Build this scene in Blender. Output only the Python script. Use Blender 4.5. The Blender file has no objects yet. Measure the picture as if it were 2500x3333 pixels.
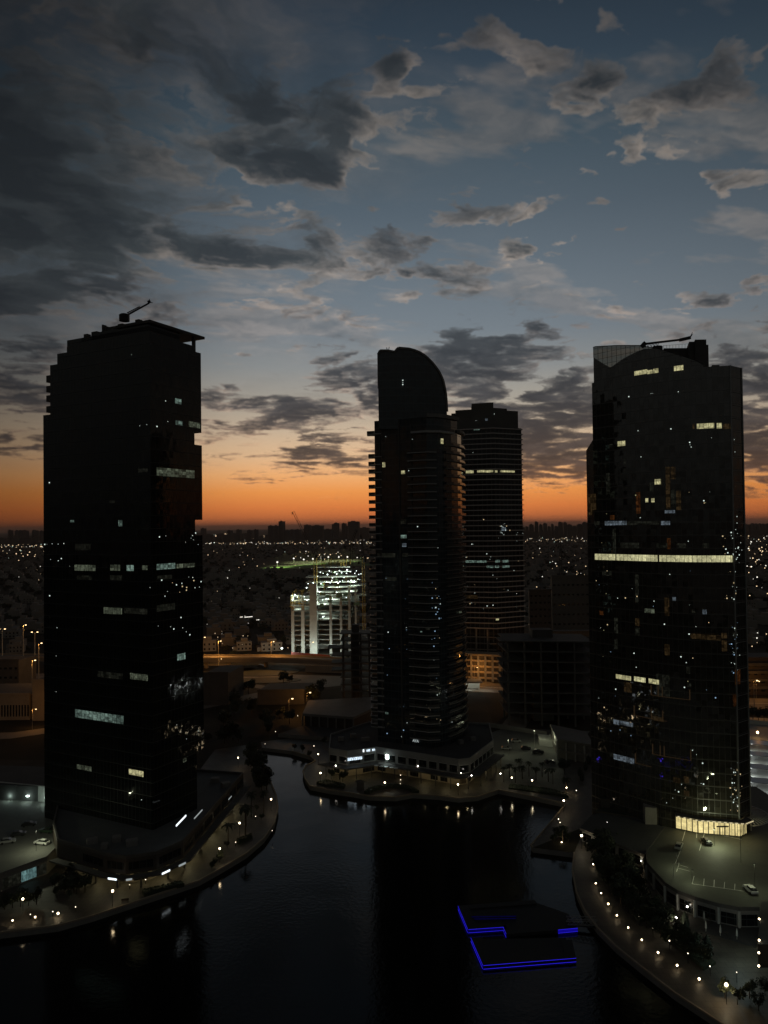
import bpy, bmesh, math, random
from mathutils import Vector, Matrix, Euler
from mathutils.geometry import tessellate_polygon
R = math.radians
FPX, CXP, CYP, CAMH = 2504.0, 1250.0, 1666.5, 100.0
PITCH, ROLL = math.atan(46.5/2504), 0.0117
FW = Vector((0, math.cos(PITCH), math.sin(PITCH)))
_U = Vector((0, -math.sin(PITCH), math.cos(PITCH))); _R = Vector((1, 0, 0))
RT = _R*math.cos(ROLL) - _U*math.sin(ROLL)
UP = _U*math.cos(ROLL) + _R*math.sin(ROLL)
scene = bpy.context.scene
col = scene.collection

def ray(px, py): return FW + RT*((px-CXP)/FPX) + UP*((CYP-py)/FPX)
def G(px, py, z=1.5):                      # survey: where a sight line meets height z
    d = ray(px, py); t = (z-CAMH)/d.z
    return Vector((d.x*t, d.y*t, z))
def AT(px, py, Y):                         # sight line at distance Y
    d = ray(px, py); t = Y/d.y
    return Vector((d.x*t, Y, CAMH+d.z*t))

# ------------------------------------------------------------------ camera
cam = bpy.data.cameras.new('camera'); camo = bpy.data.objects.new('camera', cam); col.objects.link(camo)
cam.sensor_fit = 'VERTICAL'; cam.sensor_height = 36; cam.lens = 36*FPX/3333
cam.clip_start = 0.5; cam.clip_end = 60000
M3 = Matrix((RT, UP, -FW)).transposed()
camo.matrix_world = Matrix.Translation((0, 0, CAMH)) @ M3.to_4x4()
scene.camera = camo
scene.view_settings.view_transform = 'Standard'; scene.view_settings.look = 'None'
scene.view_settings.exposure = 0; scene.view_settings.gamma = 1
scene.render.resolution_x = 768; scene.render.resolution_y = 1024
scene.cycles.use_denoising = True
scene.cycles.max_bounces = 5; scene.cycles.glossy_bounces = 4; scene.cycles.diffuse_bounces = 2
scene.cycles.transmission_bounces = 4; scene.cycles.sample_clamp_indirect = 1.5; scene.cycles.sample_clamp_direct = 0

def s2l(c): return tuple((x/255/12.92 if x/255 <= .04045 else ((x/255+.055)/1.055)**2.4) for x in c) + (1,)

# ------------------------------------------------------------------ sky (an after-sunset sky with drifting cloud)
world = bpy.data.worlds.new('World'); scene.world = world; world.use_nodes = True
wt = world.node_tree; wt.nodes.clear()
class N:
    def __init__(s, t): s.t = t
    def n(s, typ, **k):
        nd = s.t.nodes.new(typ)
        for a, v in k.items():
            if a == 'ins':
                for i, x in v.items():
                    if isinstance(x, bpy.types.NodeSocket): s.t.links.new(x, nd.inputs[i])
                    else: nd.inputs[i].default_value = x
            else: setattr(nd, a, v)
        return nd
    def m(s, op, *a, clamp=False):
        nd = s.t.nodes.new('ShaderNodeMath'); nd.operation = op; nd.use_clamp = clamp
        for i, x in enumerate(a):
            if isinstance(x, bpy.types.NodeSocket): s.t.links.new(x, nd.inputs[i])
            else: nd.inputs[i].default_value = x
        return nd.outputs[0]
    def v(s, op, *a):
        nd = s.t.nodes.new('ShaderNodeVectorMath'); nd.operation = op
        for i, x in enumerate(a):
            if isinstance(x, bpy.types.NodeSocket): s.t.links.new(x, nd.inputs[i])
            else: nd.inputs[i].default_value = x
        return nd.outputs[1 if op in ('LENGTH', 'DOT_PRODUCT', 'DISTANCE') else 0]
    def ramp(s, f, stops, interp='LINEAR'):
        nd = s.t.nodes.new('ShaderNodeValToRGB'); cr = nd.color_ramp; cr.interpolation = interp
        while len(cr.elements) < len(stops): cr.elements.new(.5)
        for e, (p, c) in zip(cr.elements, stops):
            e.position = p; e.color = c if len(c) == 4 else tuple(c)+(1,)
        s.t.links.new(f, nd.inputs[0]); return nd.outputs[0]
    def rng(s, x, a, b, c=0., d=1., smooth=False):
        nd = s.t.nodes.new('ShaderNodeMapRange'); nd.interpolation_type = 'SMOOTHSTEP' if smooth else 'LINEAR'
        s.t.links.new(x, nd.inputs[0])
        for i, q in zip((1, 2, 3, 4), (a, b, c, d)):
            if isinstance(q, bpy.types.NodeSocket): s.t.links.new(q, nd.inputs[i])
            else: nd.inputs[i].default_value = q
        return nd.outputs[0]
    def mix(s, f, a, b, bt='MIX'):
        nd = s.t.nodes.new('ShaderNodeMix'); nd.data_type = 'RGBA'; nd.blend_type = bt
        for i, x in zip((0, 6, 7), (f, a, b)):
            if isinstance(x, bpy.types.NodeSocket): s.t.links.new(x, nd.inputs[i])
            else: nd.inputs[i].default_value = x
        return nd.outputs[2]
    def noise(s, vec, scale, detail=4, rough=.5, lac=2., dist=0., ntype='FBM', color=False, dim='3D'):
        nd = s.t.nodes.new('ShaderNodeTexNoise'); nd.noise_dimensions = dim
        if vec is not None: s.t.links.new(vec, nd.inputs['Vector'])
        nd.inputs['Scale'].default_value = scale; nd.inputs['Detail'].default_value = detail
        nd.inputs['Roughness'].default_value = rough; nd.inputs['Lacunarity'].default_value = lac
        nd.inputs['Distortion'].default_value = dist
        return nd.outputs[1 if color else 0]

# cloud banks: bearing/height of each bank on the sky (u = east/north, v = up/north), size, tilt, weight
def BK(px, py, wx, wy, rot, w):
    d = ray(px, py); return (d.x/d.y, d.z/d.y, wx/FPX, wy/FPX, -R(rot)*-1, w)
BANKS = [BK(*b) for b in (
 # px, py, half-width, half-height, tilt(deg, + = rising to the right), weight
 (60, 640, 600, 330, -20, .34), (250, 230, 600, 330, -15, .28), (330, 700, 380, 130, -28, .42), (760, 450, 330, 170, -20, .40),
 (1180, 420, 200, 130, -20, .22), (1060, 540, 130, 90, 0, .35), (150, 950, 420, 120, -12, .45), (760, 830, 260, 66, -4, .52),
 (450, 1010, 260, 70, -12, .38), (950, 760, 200, 110, -20, .20), (1290, 790, 230, 80, 20, .50), (1690, 660, 210, 52, 12, .52), (1480, 900, 230, 66, 14, .42), (1250, 930, 60, 34, 0, .3), (1720, 810, 90, 26, 18, .36), (1330, 590, 90, 34, 0, .34), (1270, 640, 70, 30, 0, .3), (1200, 410, 110, 90, -10, .5), (1060, 540, 90, 60, 0, .5), (1290, 205, 60, 36, 0, .42), (1370, 285, 70, 24, 0, .3), (2060, 480, 130, 34, 16, .42), (1900, 800, 90, 30, 16, .4), (1990, 630, 50, 18, 0, .36),
 (1880, 800, 140, 45, 14, .25), (2300, 640, 260, 70, 20, .55), (2080, 745, 90, 40, 14, .45), (2060, 750, 130, 55, 10, .26), (1990, 320, 240, 55, -3, .55), (2330, 260, 230, 120, 24, .5), (1650, 160, 130, 80, -25, .42), (1520, 110, 120, 50, 25, .16), (1290, 210, 90, 50, 0, .14), (1830, 20, 160, 90, -10, .22), (2040, 480, 210, 55, 16, .24),
 (2250, 965, 120, 42, 3, .50), (2460, 905, 120, 40, 8, .45), (1930, 1035, 110, 30, 0, .22),
 (60, 1120, 190, 34, -5, .38), (1330, 560, 120, 60, 10, .16), (1340, 270, 100, 40, 0, .14),
 (1040, 700, 110, 70, 0, .18), (1250, 930, 110, 50, 0, .20), (960, 985, 160, 60, 0, .14),
 (800, 1155, 60, 20, 0, .30), (1120, 1215, 170, 48, 0, .66), (1130, 1150, 140, 30, 6, .42), (1560, 1190, 260, 110, 8, .62), (1720, 1110, 150, 42, 12, .45),
 (1480, 1130, 130, 40, 0, .32), (1760, 1300, 340, 110, -4, .60), (1880, 1230, 150, 50, 10, .40), (1830, 1440, 330, 120, 0, .66), (1600, 1330, 220, 90, 0, .34), (1700, 1510, 240, 55, 0, .40),
 (2470, 1060, 170, 60, 20, .50), (2470, 1330, 240, 180, 0, .70), (2490, 1500, 230, 110, 0, .62), (2250, 1060, 110, 26, 5, .28), (2350, 1200, 160, 70, 0, .30),
 (1240, 1290, 90, 70, -10, .52), (700, 1280, 120, 36, -3, .50), (860, 1310, 200, 34, -3, .40), (930, 1355, 290, 36, 2, .62), (1010, 1310, 130, 26, 0, .42), (1080, 1260, 120, 22, 0, .28),
 (700, 1430, 120, 22, 0, .34), (1000, 1410, 160, 20, 0, .28), (1060, 1490, 250, 44, 0, .60), (1180, 1450, 110, 44, 0, .48), (720, 1490, 110, 24, 0, .34), (890, 1545, 170, 13, 2, .34), (1050, 1450, 140, 18, 0, .30),
 (1130, 1545, 130, 18, 0, .34), (60, 1230, 210, 60, 0, .52), (60, 1315, 190, 40, 0, .46), (60, 1440, 170, 42, 3, .52), (60, 1385, 80, 14, 0, .26), (1800, 1585, 250, 14, 2, .34), (2450, 1620, 160, 14, 0, .30),
 (1090, 1375, 120, 16, 0, .25), (1830, 1480, 300, 90, 0, .75), (1780, 1380, 260, 110, 0, .55), (2480, 1450, 220, 150, 0, .7), (2480, 1230, 200, 90, 0, .5), (850, 1390, 220, 22, 0, .35), (700, 1330, 160, 20, 0, .35), (1120, 1500, 200, 30, 0, .4), (980, 1480, 160, 26, 0, .45), (70, 1270, 180, 60, 0, .5), (70, 1440, 150, 34, 0, .5), (100, 950, 300, 80, -8, .4), (60, 740, 300, 120, -20, .5), (520, 590, 260, 80, -28, .5), (780, 470, 190, 110, -10, .3), (100, 430, 260, 120, -30, .3), (980, 1120, 150, 12, 0, .1), (500, 800, 240, 50, -6, .35), (700, 860, 260, 46, -4, .4), (150, 1000, 300, 60, -8, .35), (1750, 1210, 160, 50, 0, .3), (1420, 720, 160, 70, 18, .2), (1150, 1060, 200, 30, 0, .1), (1700, 800, 90, 40, 10, .2), (2150, 500, 140, 40, 15, .2), (1980, 620, 70, 24, 10, .2), (1450, 590, 110, 40, 10, .25), (2000, 1120, 150, 40, 0, .3), (1100, 900, 120, 60, -10, .25), (800, 990, 120, 30, 0, .2), (1900, 250, 90, 60, 0, .2), (150, 1150, 260, 28, -6, .2))]


import numpy as np
_rng = np.random.RandomState(7)
_P = _rng.permutation(512).astype(np.int32)
_GA = _rng.rand(512)*2*np.pi
_GX, _GY = np.cos(_GA).astype(np.float32), np.sin(_GA).astype(np.float32)
def perlin(x, y, seed=0):
    xi = np.floor(x).astype(np.int64); yi = np.floor(y).astype(np.int64)
    xf = (x-xi).astype(np.float32); yf = (y-yi).astype(np.float32)
    def gr(a, b, dx, dy):
        h = _P[(_P[(a+seed*37) & 511]+b) & 511]
        return _GX[h]*dx+_GY[h]*dy
    u = xf*xf*xf*(xf*(xf*6-15)+10); v = yf*yf*yf*(yf*(yf*6-15)+10)
    n00 = gr(xi, yi, xf, yf); n10 = gr(xi+1, yi, xf-1, yf); n01 = gr(xi, yi+1, xf, yf-1); n11 = gr(xi+1, yi+1, xf-1, yf-1)
    a = n00+(n10-n00)*u; b2 = n01+(n11-n01)*u
    return (a+(b2-a)*v)*1.5
def fbm(x, y, octs=6, rough=.5, seed=0, billow=0.):
    s = 0; a = 1; t = 0
    for o in range(octs):
        n = perlin(x*2**o+o*13.7, y*2**o-o*7.3, seed+o)
        if billow: n = n*(1-billow)+(abs(n)*2-.45)*billow*-1
        s = s+n*a; t += a*.5; a *= rough
    return s/t
CW, CH, AZ0, AZ1, EL1 = 1700, 880, -42., 42., 44.
_el, _az = np.meshgrid(np.linspace(0, EL1, CH), np.linspace(AZ0, AZ1, CW), indexing='ij')
_el = np.radians(_el); _az = np.radians(_az)
dx, dy, dz = np.sin(_az)*np.cos(_el), np.cos(_az)*np.cos(_el), np.sin(_el)
cu, cv = dx/dy, dz/dy
zz = dz+.095
plx, ply = dx/zz, dy/zz
ca, sa = math.cos(R(-20)), math.sin(R(-20))
qx, qy = (plx*ca-ply*sa)*.95, (plx*sa+ply*ca)*1.15
wx = fbm(qx*2.0+5, qy*2.0, 6, .6, 3); wy = fbm(qx*2.0-9, qy*2.0+4, 6, .6, 11)
qx2, qy2 = qx+wx*.10, qy+wy*.10
n1 = fbm(qx2*3.7, qy2*3.7, 8, .56, 20, .45)
n2 = fbm(qx*1.2+3, qy*1.2+8, 3, .5, 40)
wq = np.clip(dz/.35, 0, 1)*.7+.3
uu, vv = cu+wx*.045*wq, cv+wy*.030*wq
acc = np.zeros_like(cu)
for (bu, bv, bw, bh, br, w) in BANKS:
    c_, s_ = math.cos(br), math.sin(br)
    ax, ay = uu-bu, vv-bv
    rr = np.sqrt(((ax*c_+ay*s_)/bw)**2+((-ax*s_+ay*c_)/bh)**2)
    t = np.clip((1.35-rr)/1.1, 0, 1); acc += (w+.13*(bw*bh < .012))*t*t*(3-2*t)
acc = acc/(1+acc*.95)
dens = n1*.78+n2*.12+acc*1.22-.235
dens = dens*np.clip((dz-.008)/.03, 0, 1)
den = np.clip(dens, 0, None)
cov = 1-np.exp(-den*6.2)
# a thin high veil, thickest towards the upper left
_u, _v = cu+.42+wx*.05, cv-.55+wy*.05
veil = np.exp(-((_u/.30)**2+(_v/.27)**2))*np.clip(.48+1.5*fbm(qx2*2.0+2, qy2*2.0, 7, .6, 77), 0, 1)
veil2 = np.clip(fbm(qx*1.1+9, qy*1.7+2, 6, .62, 90)*1.2-.08, 0, .34)*np.clip((dz-.12)/.1, 0, 1)
veil = np.clip(veil*1.2, 0, .93)
# light reaching each spot of cloud from the glow below the horizon
step = CH/EL1*.62
tau = np.zeros_like(den)
def shift(a, sx, sy):
    a = np.roll(a, (int(round(sy)), int(round(sx))), (0, 1)); return a
for i in range(1, 7):
    tau += shift(den, -step*.35*i, step*i*(.45+.12*i))*(1.15-.1*i)
lit = np.exp(-tau*1.35)*np.clip(1.3-den*2.6, .04, 1)*1.25
cov = 1-(1-cov)*(1-veil)*(1-veil2)
lit = np.clip(lit, 0, 1)
lit = lit*(1-.9*np.clip(veil*1.4, 0, 1))
fine = np.clip(.85+.5*fbm(qx2*9, qy2*9, 4, .6, 60), .5, 1.3)
lit = np.clip(lit*fine, 0, 1)
for _ in range(1):
    lit = (lit+shift(lit, 1, 0)+shift(lit, -1, 0)+shift(lit, 0, 1)+shift(lit, 0, -1))/5
ex = np.clip((41-abs(np.degrees(_az)))/4, 0, 1)*np.clip((43-np.degrees(_el))/5, 0, 1)
thick = np.clip(.5+1.1*fbm(qx2*2.4+7, qy2*2.4-3, 7, .58, 120)+.9*(.22-np.clip(den, 0, .45)), 0, 1)
px4 = np.stack([cov*ex+(1-ex)*.35, lit*ex+(1-ex)*.3, thick, np.ones_like(cov)], -1).astype(np.float32)
cimg = bpy.data.images.new('cloud_map', CW, CH, float_buffer=True, is_data=True)
cimg.pixels.foreach_set(px4.ravel()); cimg.update(); cimg.pack()

k = N(wt)
tc = k.n('ShaderNodeTexCoord').outputs['Generated']
dirn = k.v('NORMALIZE', tc)
sp = k.n('ShaderNodeSeparateXYZ', ins={0: dirn}); X, Y, Z = sp.outputs
zf = k.m('MULTIPLY', k.m('MAXIMUM', Z, 0.), 1/.64)
def zp(py): return max(0, math.sin(math.atan((1713-py)/2504))/.64)
SKY = [(1713, (140, 90, 70)), (1700, (176, 102, 68)), (1680, (216, 120, 68)), (1650, (234, 134, 70)), (1600, (246, 157, 82)), (1545, (246, 180, 118)),
       (1480, (230, 190, 148)), (1400, (203, 181, 155)), (1310, (172, 164, 151)), (1200, (142, 145, 145)), (1080, (120, 130, 138)), (900, (104, 116, 126)),
       (700, (86, 99, 110)), (450, (68, 83, 94)), (200, (52, 66, 79)), (0, (44, 56, 68)), (-1400, (22, 28, 38))]
sky = k.ramp(zf, [(zp(p), s2l(c)) for p, c in reversed(SKY[::-1])])
# brightness falls off away from the glow, warm colours fade first
az = k.m('ARCTAN2', X, Y)
azd = k.m('SUBTRACT', az, R(1.0))
fal = k.m('POWER', k.m('MAXIMUM', k.m('MULTIPLY_ADD', k.m('COSINE', azd), .5, .5), 0.), 6.0)
lowm = k.rng(Z, .25, .02)
lside = k.rng(az, R(-7), R(-28), 0., .58, True)
fal = k.m('MULTIPLY', fal, k.m('SUBTRACT', 1., lside))
fcol = k.n('ShaderNodeCombineXYZ', ins={0: fal, 1: fal, 2: fal}).outputs[0]
sky = k.mix(1., sky, fcol, 'MULTIPLY')
el = k.m('ARCSINE', Z)
cuv = k.n('ShaderNodeCombineXYZ', ins={0: k.rng(az, R(AZ0), R(AZ1)), 1: k.rng(el, 0., R(EL1)), 2: 0.}).outputs[0]
ci = k.n('ShaderNodeTexImage', image=cimg, interpolation='Cubic', extension='EXTEND', ins={0: cuv}).outputs[0]
csp = k.n('ShaderNodeSeparateColor', ins={0: ci})
cov, litv, thk = csp.outputs[0], csp.outputs[1], csp.outputs[2]
def zr(lst): return k.ramp(zf, [(zp(p), s2l(c)) for p, c in lst])
dark = zr([(1713, (96, 68, 58)), (1600, (92, 70, 62)), (1500, (72, 62, 60)), (1350, (62, 61, 65)), (1150, (60, 64, 69)), (900, (62, 68, 72)), (500, (52, 57, 61)), (0, (46, 50, 53)), (-1400, (24, 27, 32))])
lit = zr([(1713, (170, 96, 60)), (1600, (240, 160, 95)), (1500, (215, 170, 130)), (1350, (198, 172, 152)), (1150, (172, 158, 148)), (900, (152, 141, 132)), (500, (134, 124, 115)), (0, (108, 100, 94)), (-1400, (30, 32, 36))])
lf = litv
lside2 = k.rng(az, R(-8), R(-24), 1., .34, True)
cc = k.mix(k.m('MULTIPLY', lf, lside2), dark, lit)
cc = k.mix(1., cc, k.ramp(thk, [(0., (.76, .77, .80)), (1., (1.32, 1.30, 1.27))]), 'MULTIPLY')
fcl = k.m('MULTIPLY_ADD', fal, .7, .3)
fcol2 = k.n('ShaderNodeCombineXYZ', ins={0: fcl, 1: fcl, 2: fcl}).outputs[0]
cc = k.mix(1., cc, fcol2, 'MULTIPLY')
final = k.mix(k.m('MULTIPLY', cov, .96), sky, cc)
rear = k.rng(Y, .55, -.2, 0., 1., True)     # the dull eastern half of the sky
final = k.mix(rear, final, k.ramp(zf, [(0., (.014, .014, .013)), (.10, (.028, .028, .026)), (.4, (.052, .053, .050)), (1., (.034, .036, .039))]))
below = k.rng(Z, 0., -.01)
final = k.mix(below, final, (.012, .010, .009, 1))
bg = k.n('ShaderNodeBackground', ins={0: final, 1: 1.0})
wo = k.n('ShaderNodeOutputWorld', ins={0: bg.outputs[0]})

# ------------------------------------------------------------------ helpers
rnd = random.Random(11)
class MB:
    def __init__(s): s.v = []; s.f = []; s.u = []; s.mi = []
    def face(s, pts, uv=None, m=0):
        i = len(s.v); s.v += [tuple(p) for p in pts]; s.f.append(list(range(i, i+len(pts)))); s.mi.append(m)
        s.u += uv if uv else [(p[0], p[1]) for p in pts]
    def prism(s, poly, z0, z1, m=0, mt=None, bottom=True, top=True, u0=0.):
        mt = m if mt is None else mt
        a = sum(poly[i][0]*poly[(i+1) % len(poly)][1]-poly[(i+1) % len(poly)][0]*poly[i][1] for i in range(len(poly)))
        if a < 0: poly = poly[::-1]
        u = u0; n = len(poly)
        for i in range(n):
            p, q = poly[i], poly[(i+1) % n]; L = math.hypot(q[0]-p[0], q[1]-p[1])
            s.face([(p[0], p[1], z0), (q[0], q[1], z0), (q[0], q[1], z1), (p[0], p[1], z1)], [(u, z0), (u+L, z0), (u+L, z1), (u, z1)], m)
            u += L
        if len(poly) > 4:
            tris = tessellate_polygon([[Vector((p[0], p[1], 0)) for p in poly]])
            for t in tris:
                P = [poly[j] for j in t]
                ar = (P[1][0]-P[0][0])*(P[2][1]-P[0][1])-(P[2][0]-P[0][0])*(P[1][1]-P[0][1])
                if ar < 0: P = P[::-1]
                if top: s.face([(x[0], x[1], z1) for x in P], None, mt)
                if bottom: s.face([(x[0], x[1], z0) for x in P[::-1]], None, mt)
        else:
            if top: s.face([(x[0], x[1], z1) for x in poly], None, mt)
            if bottom: s.face([(x[0], x[1], z0) for x in poly[::-1]], None, mt)
        return s
    def box(s, c, sz, rot=0, m=0):
        hx, hy = sz[0]/2, sz[1]/2; cs, sn = math.cos(rot), math.sin(rot)
        poly = [(c[0]+x*cs-y*sn, c[1]+x*sn+y*cs) for x, y in ((-hx, -hy), (hx, -hy), (hx, hy), (-hx, hy))]
        return s.prism(poly, c[2]-sz[2]/2, c[2]+sz[2]/2, m)
    def bar(s, a, b, r, m=0, n=4, r2=None):
        a, b = Vector(a), Vector(b); d = (b-a).normalized(); r2 = r if r2 is None else r2
        x = d.orthogonal().normalized() if abs(d.z) > .99 else d.cross(Vector((0, 0, 1))).normalized()
        y = d.cross(x); o = math.pi/n
        ra = [a+(x*math.cos(o+2*math.pi*i/n)+y*math.sin(o+2*math.pi*i/n))*r for i in range(n)]
        rb = [b+(x*math.cos(o+2*math.pi*i/n)+y*math.sin(o+2*math.pi*i/n))*r2 for i in range(n)]
        for i in range(n):
            j = (i+1) % n; s.face([ra[j], ra[i], rb[i], rb[j]], None, m)
        s.face(ra, None, m); s.face(rb[::-1], None, m); return s
    def ball(s, c, r, m=0, sub=0, sq=(1, 1, 1)):
        if sub == 0:
            P = [Vector(p) for p in ((1, 0, 0), (-1, 0, 0), (0, 1, 0), (0, -1, 0), (0, 0, 1), (0, 0, -1))]
            F = [(0, 2, 4), (2, 1, 4), (1, 3, 4), (3, 0, 4), (2, 0, 5), (1, 2, 5), (3, 1, 5), (0, 3, 5)]
            for f in F: s.face([(c[0]+P[i].x*r*sq[0], c[1]+P[i].y*r*sq[1], c[2]+P[i].z*r*sq[2]) for i in f], None, m)
        else:
            nu, nv = 8, 5
            def pt(i, j):
                th = math.pi*j/nv; ph = 2*math.pi*i/nu
                return (c[0]+r*sq[0]*math.sin(th)*math.cos(ph), c[1]+r*sq[1]*math.sin(th)*math.sin(ph), c[2]+r*sq[2]*math.cos(th))
            for j in range(nv):
                for i in range(nu):
                    q = [pt(i, j), pt(i, j+1), pt(i+1, j+1), pt(i+1, j)]
                    if j == 0: q = [q[0], q[1], q[2]]
                    elif j == nv-1: q = [q[0], q[1], q[3]]
                    s.face(q, None, m)
        return s
    def lathe(s, c, prof, n=10, m=0):
        for (r0, z0), (r1, z1) in zip(prof, prof[1:]):
            for i in range(n):
                a, b = 2*math.pi*i/n, 2*math.pi*(i+1)/n
                s.face([(c[0]+r0*math.cos(a), c[1]+r0*math.sin(a), c[2]+z0), (c[0]+r0*math.cos(b), c[1]+r0*math.sin(b), c[2]+z0),
                        (c[0]+r1*math.cos(b), c[1]+r1*math.sin(b), c[2]+z1), (c[0]+r1*math.cos(a), c[1]+r1*math.sin(a), c[2]+z1)], None, m)
        return s
    def mesh(s, name, mats):
        me = bpy.data.meshes.new(name); me.from_pydata(s.v, [], s.f)
        uv = me.uv_layers.new(name='UVMap'); uv.data.foreach_set('uv', [c for p in s.u for c in p])
        for mt in (mats if isinstance(mats, (list, tuple)) else [mats]): me.materials.append(mt)
        me.polygons.foreach_set('material_index', s.mi); me.update(); return me
    def obj(s, name, mats, parent=None, loc=None):
        o = bpy.data.objects.new(name, s.mesh(name, mats)); col.objects.link(o)
        if parent is not None: link_parent(o, parent)
        if loc is not None: o.location = loc
        return o
def link_parent(o, p):
    o.parent = p
    o.matrix_parent_inverse = Matrix.Translation(-p.location) if p.parent is None and p.type == 'EMPTY' else Matrix()
def tag(o, label=None, cat=None, group=None, kind=None):
    for a, b in (('label', label), ('category', cat), ('group', group), ('kind', kind)):
        if b: o[a] = b
    return o
def thing(name, label, cat, loc=(0, 0, 0), group=None):
    o = bpy.data.objects.new(name, None); col.objects.link(o); o.location = loc; o.empty_display_size = 1
    return tag(o, label, cat, group)
def struct(o): o['kind'] = 'structure'; return o
def copy_tree(src, parent=None):
    c = src.copy(); col.objects.link(c)
    if parent is not None: c.parent = parent
    for ch in list(src.children): copy_tree(ch, c)
    return c
ORD = ['first', 'second', 'third', 'fourth', 'fifth', 'sixth', 'seventh', 'eighth', 'ninth', 'tenth', 'eleventh', 'twelfth', 'thirteenth', 'fourteenth', 'fifteenth', 'sixteenth',
       'seventeenth', 'eighteenth', 'nineteenth', 'twentieth', 'twenty-first', 'twenty-second', 'twenty-third', 'twenty-fourth', 'twenty-fifth', 'twenty-sixth', 'twenty-seventh', 'twenty-eighth', 'twenty-ninth', 'thirtieth']

# ------------------------------------------------------------------ materials
def newmat(name):
    m = bpy.data.materials.new(name); m.use_nodes = True; m.node_tree.nodes.clear(); return m, N(m.node_tree)
def finish(m, k, surf): k.t.links.new(surf, k.n('ShaderNodeOutputMaterial').inputs[0]); return m
def solid(name, c, rough=.7, var=.25, scale=.3, metal=0., spec=.5, bump=0.):
    m, k = newmat(name)
    g = k.n('ShaderNodeNewGeometry')
    n = k.noise(g.outputs['Position'], scale, 5, .6)
    n2 = k.noise(g.outputs['Position'], scale*9, 3, .6)
    f = k.m('MULTIPLY_ADD', n, .7, k.m('MULTIPLY', n2, .3))
    cc = k.ramp(f, [(.3, tuple(x*(1-var) for x in c)), (.7, tuple(min(1, x*(1+var)) for x in c))])
    b = k.n('ShaderNodeBsdfPrincipled', ins={'Base Color': cc, 'Roughness': rough, 'Metallic': metal, 'Specular IOR Level': spec})
    if bump:
        bn = k.n('ShaderNodeBump', ins={'Strength': .5, 'Distance': bump, 'Height': n2}); k.t.links.new(bn.outputs[0], b.inputs['Normal'])
    return finish(m, k, b.outputs[0])
def emit(name, c, s, sample=False):
    m, k = newmat(name)
    e = k.n('ShaderNodeEmission', ins={0: tuple(c)+(1,), 1: s})
    m.cycles.emission_sampling = 'AUTO' if sample else 'NONE'
    return finish(m, k, e.outputs[0])
def glass_facade(name, base, pane=1.5, floor=4., tilt=.012, rough=.06, ior=1.75, frame=(.03, .03, .028), fw=.05, band=.22, wav=.02):
    """curtain wall: panes a hair out of plane with each other, mullions, a spandrel band per floor"""
    m, k = newmat(name)
    uv = k.n('ShaderNodeUVMap').outputs[0]
    s = k.n('ShaderNodeSeparateXYZ', ins={0: uv}); U_, V_ = s.outputs[0], s.outputs[1]
    pu, pv = k.m('DIVIDE', U_, pane), k.m('DIVIDE', V_, floor)
    fu, fv = k.m('FRACT', pu), k.m('FRACT', pv)
    cell = k.n('ShaderNodeCombineXYZ', ins={0: k.m('FLOOR', pu), 1: k.m('FLOOR', k.m('MULTIPLY', pv, 2.)), 2: 0.}).outputs[0]
    wn = k.n('ShaderNodeTexWhiteNoise', noise_dimensions='3D', ins={0: cell})
    mull = k.m('MAXIMUM', k.m('LESS_THAN', fu, fw/pane*1.0), k.m('LESS_THAN', fv, .05))
    sp_ = k.m('LESS_THAN', fv, band)
    tint = k.m('MULTIPLY_ADD', wn.outputs[0], .7, .65)
    cb = k.v('MULTIPLY', tuple(base), k.n('ShaderNodeCombineXYZ', ins={0: tint, 1: tint, 2: tint}).outputs[0])
    c1 = k.mix(sp_, cb, tuple(x*1.7 for x in base)+(1,))
    c2 = k.mix(mull, c1, tuple(frame)+(1,))
    g = k.n('ShaderNodeNewGeometry')
    low = k.noise(g.outputs['Position'], .55, 3, .5, color=True)
    tl = k.v('ADD', k.v('MULTIPLY', k.v('SUBTRACT', wn.outputs[1], (.5, .5, .5)), (tilt*2, tilt*2, tilt*2)), k.v('MULTIPLY', k.v('SUBTRACT', low, (.5, .5, .5)), (wav*2, wav*2, wav*2)))
    nn = k.v('NORMALIZE', k.v('ADD', g.outputs['Normal'], tl))
    rg = k.m('MAXIMUM', k.m('MULTIPLY', mull, .5), rough)
    b = k.n('ShaderNodeBsdfPrincipled', ins={'Base Color': c2, 'Roughness': rg, 'IOR': ior, 'Normal': nn})
    return finish(m, k, b.outputs[0])
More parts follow.
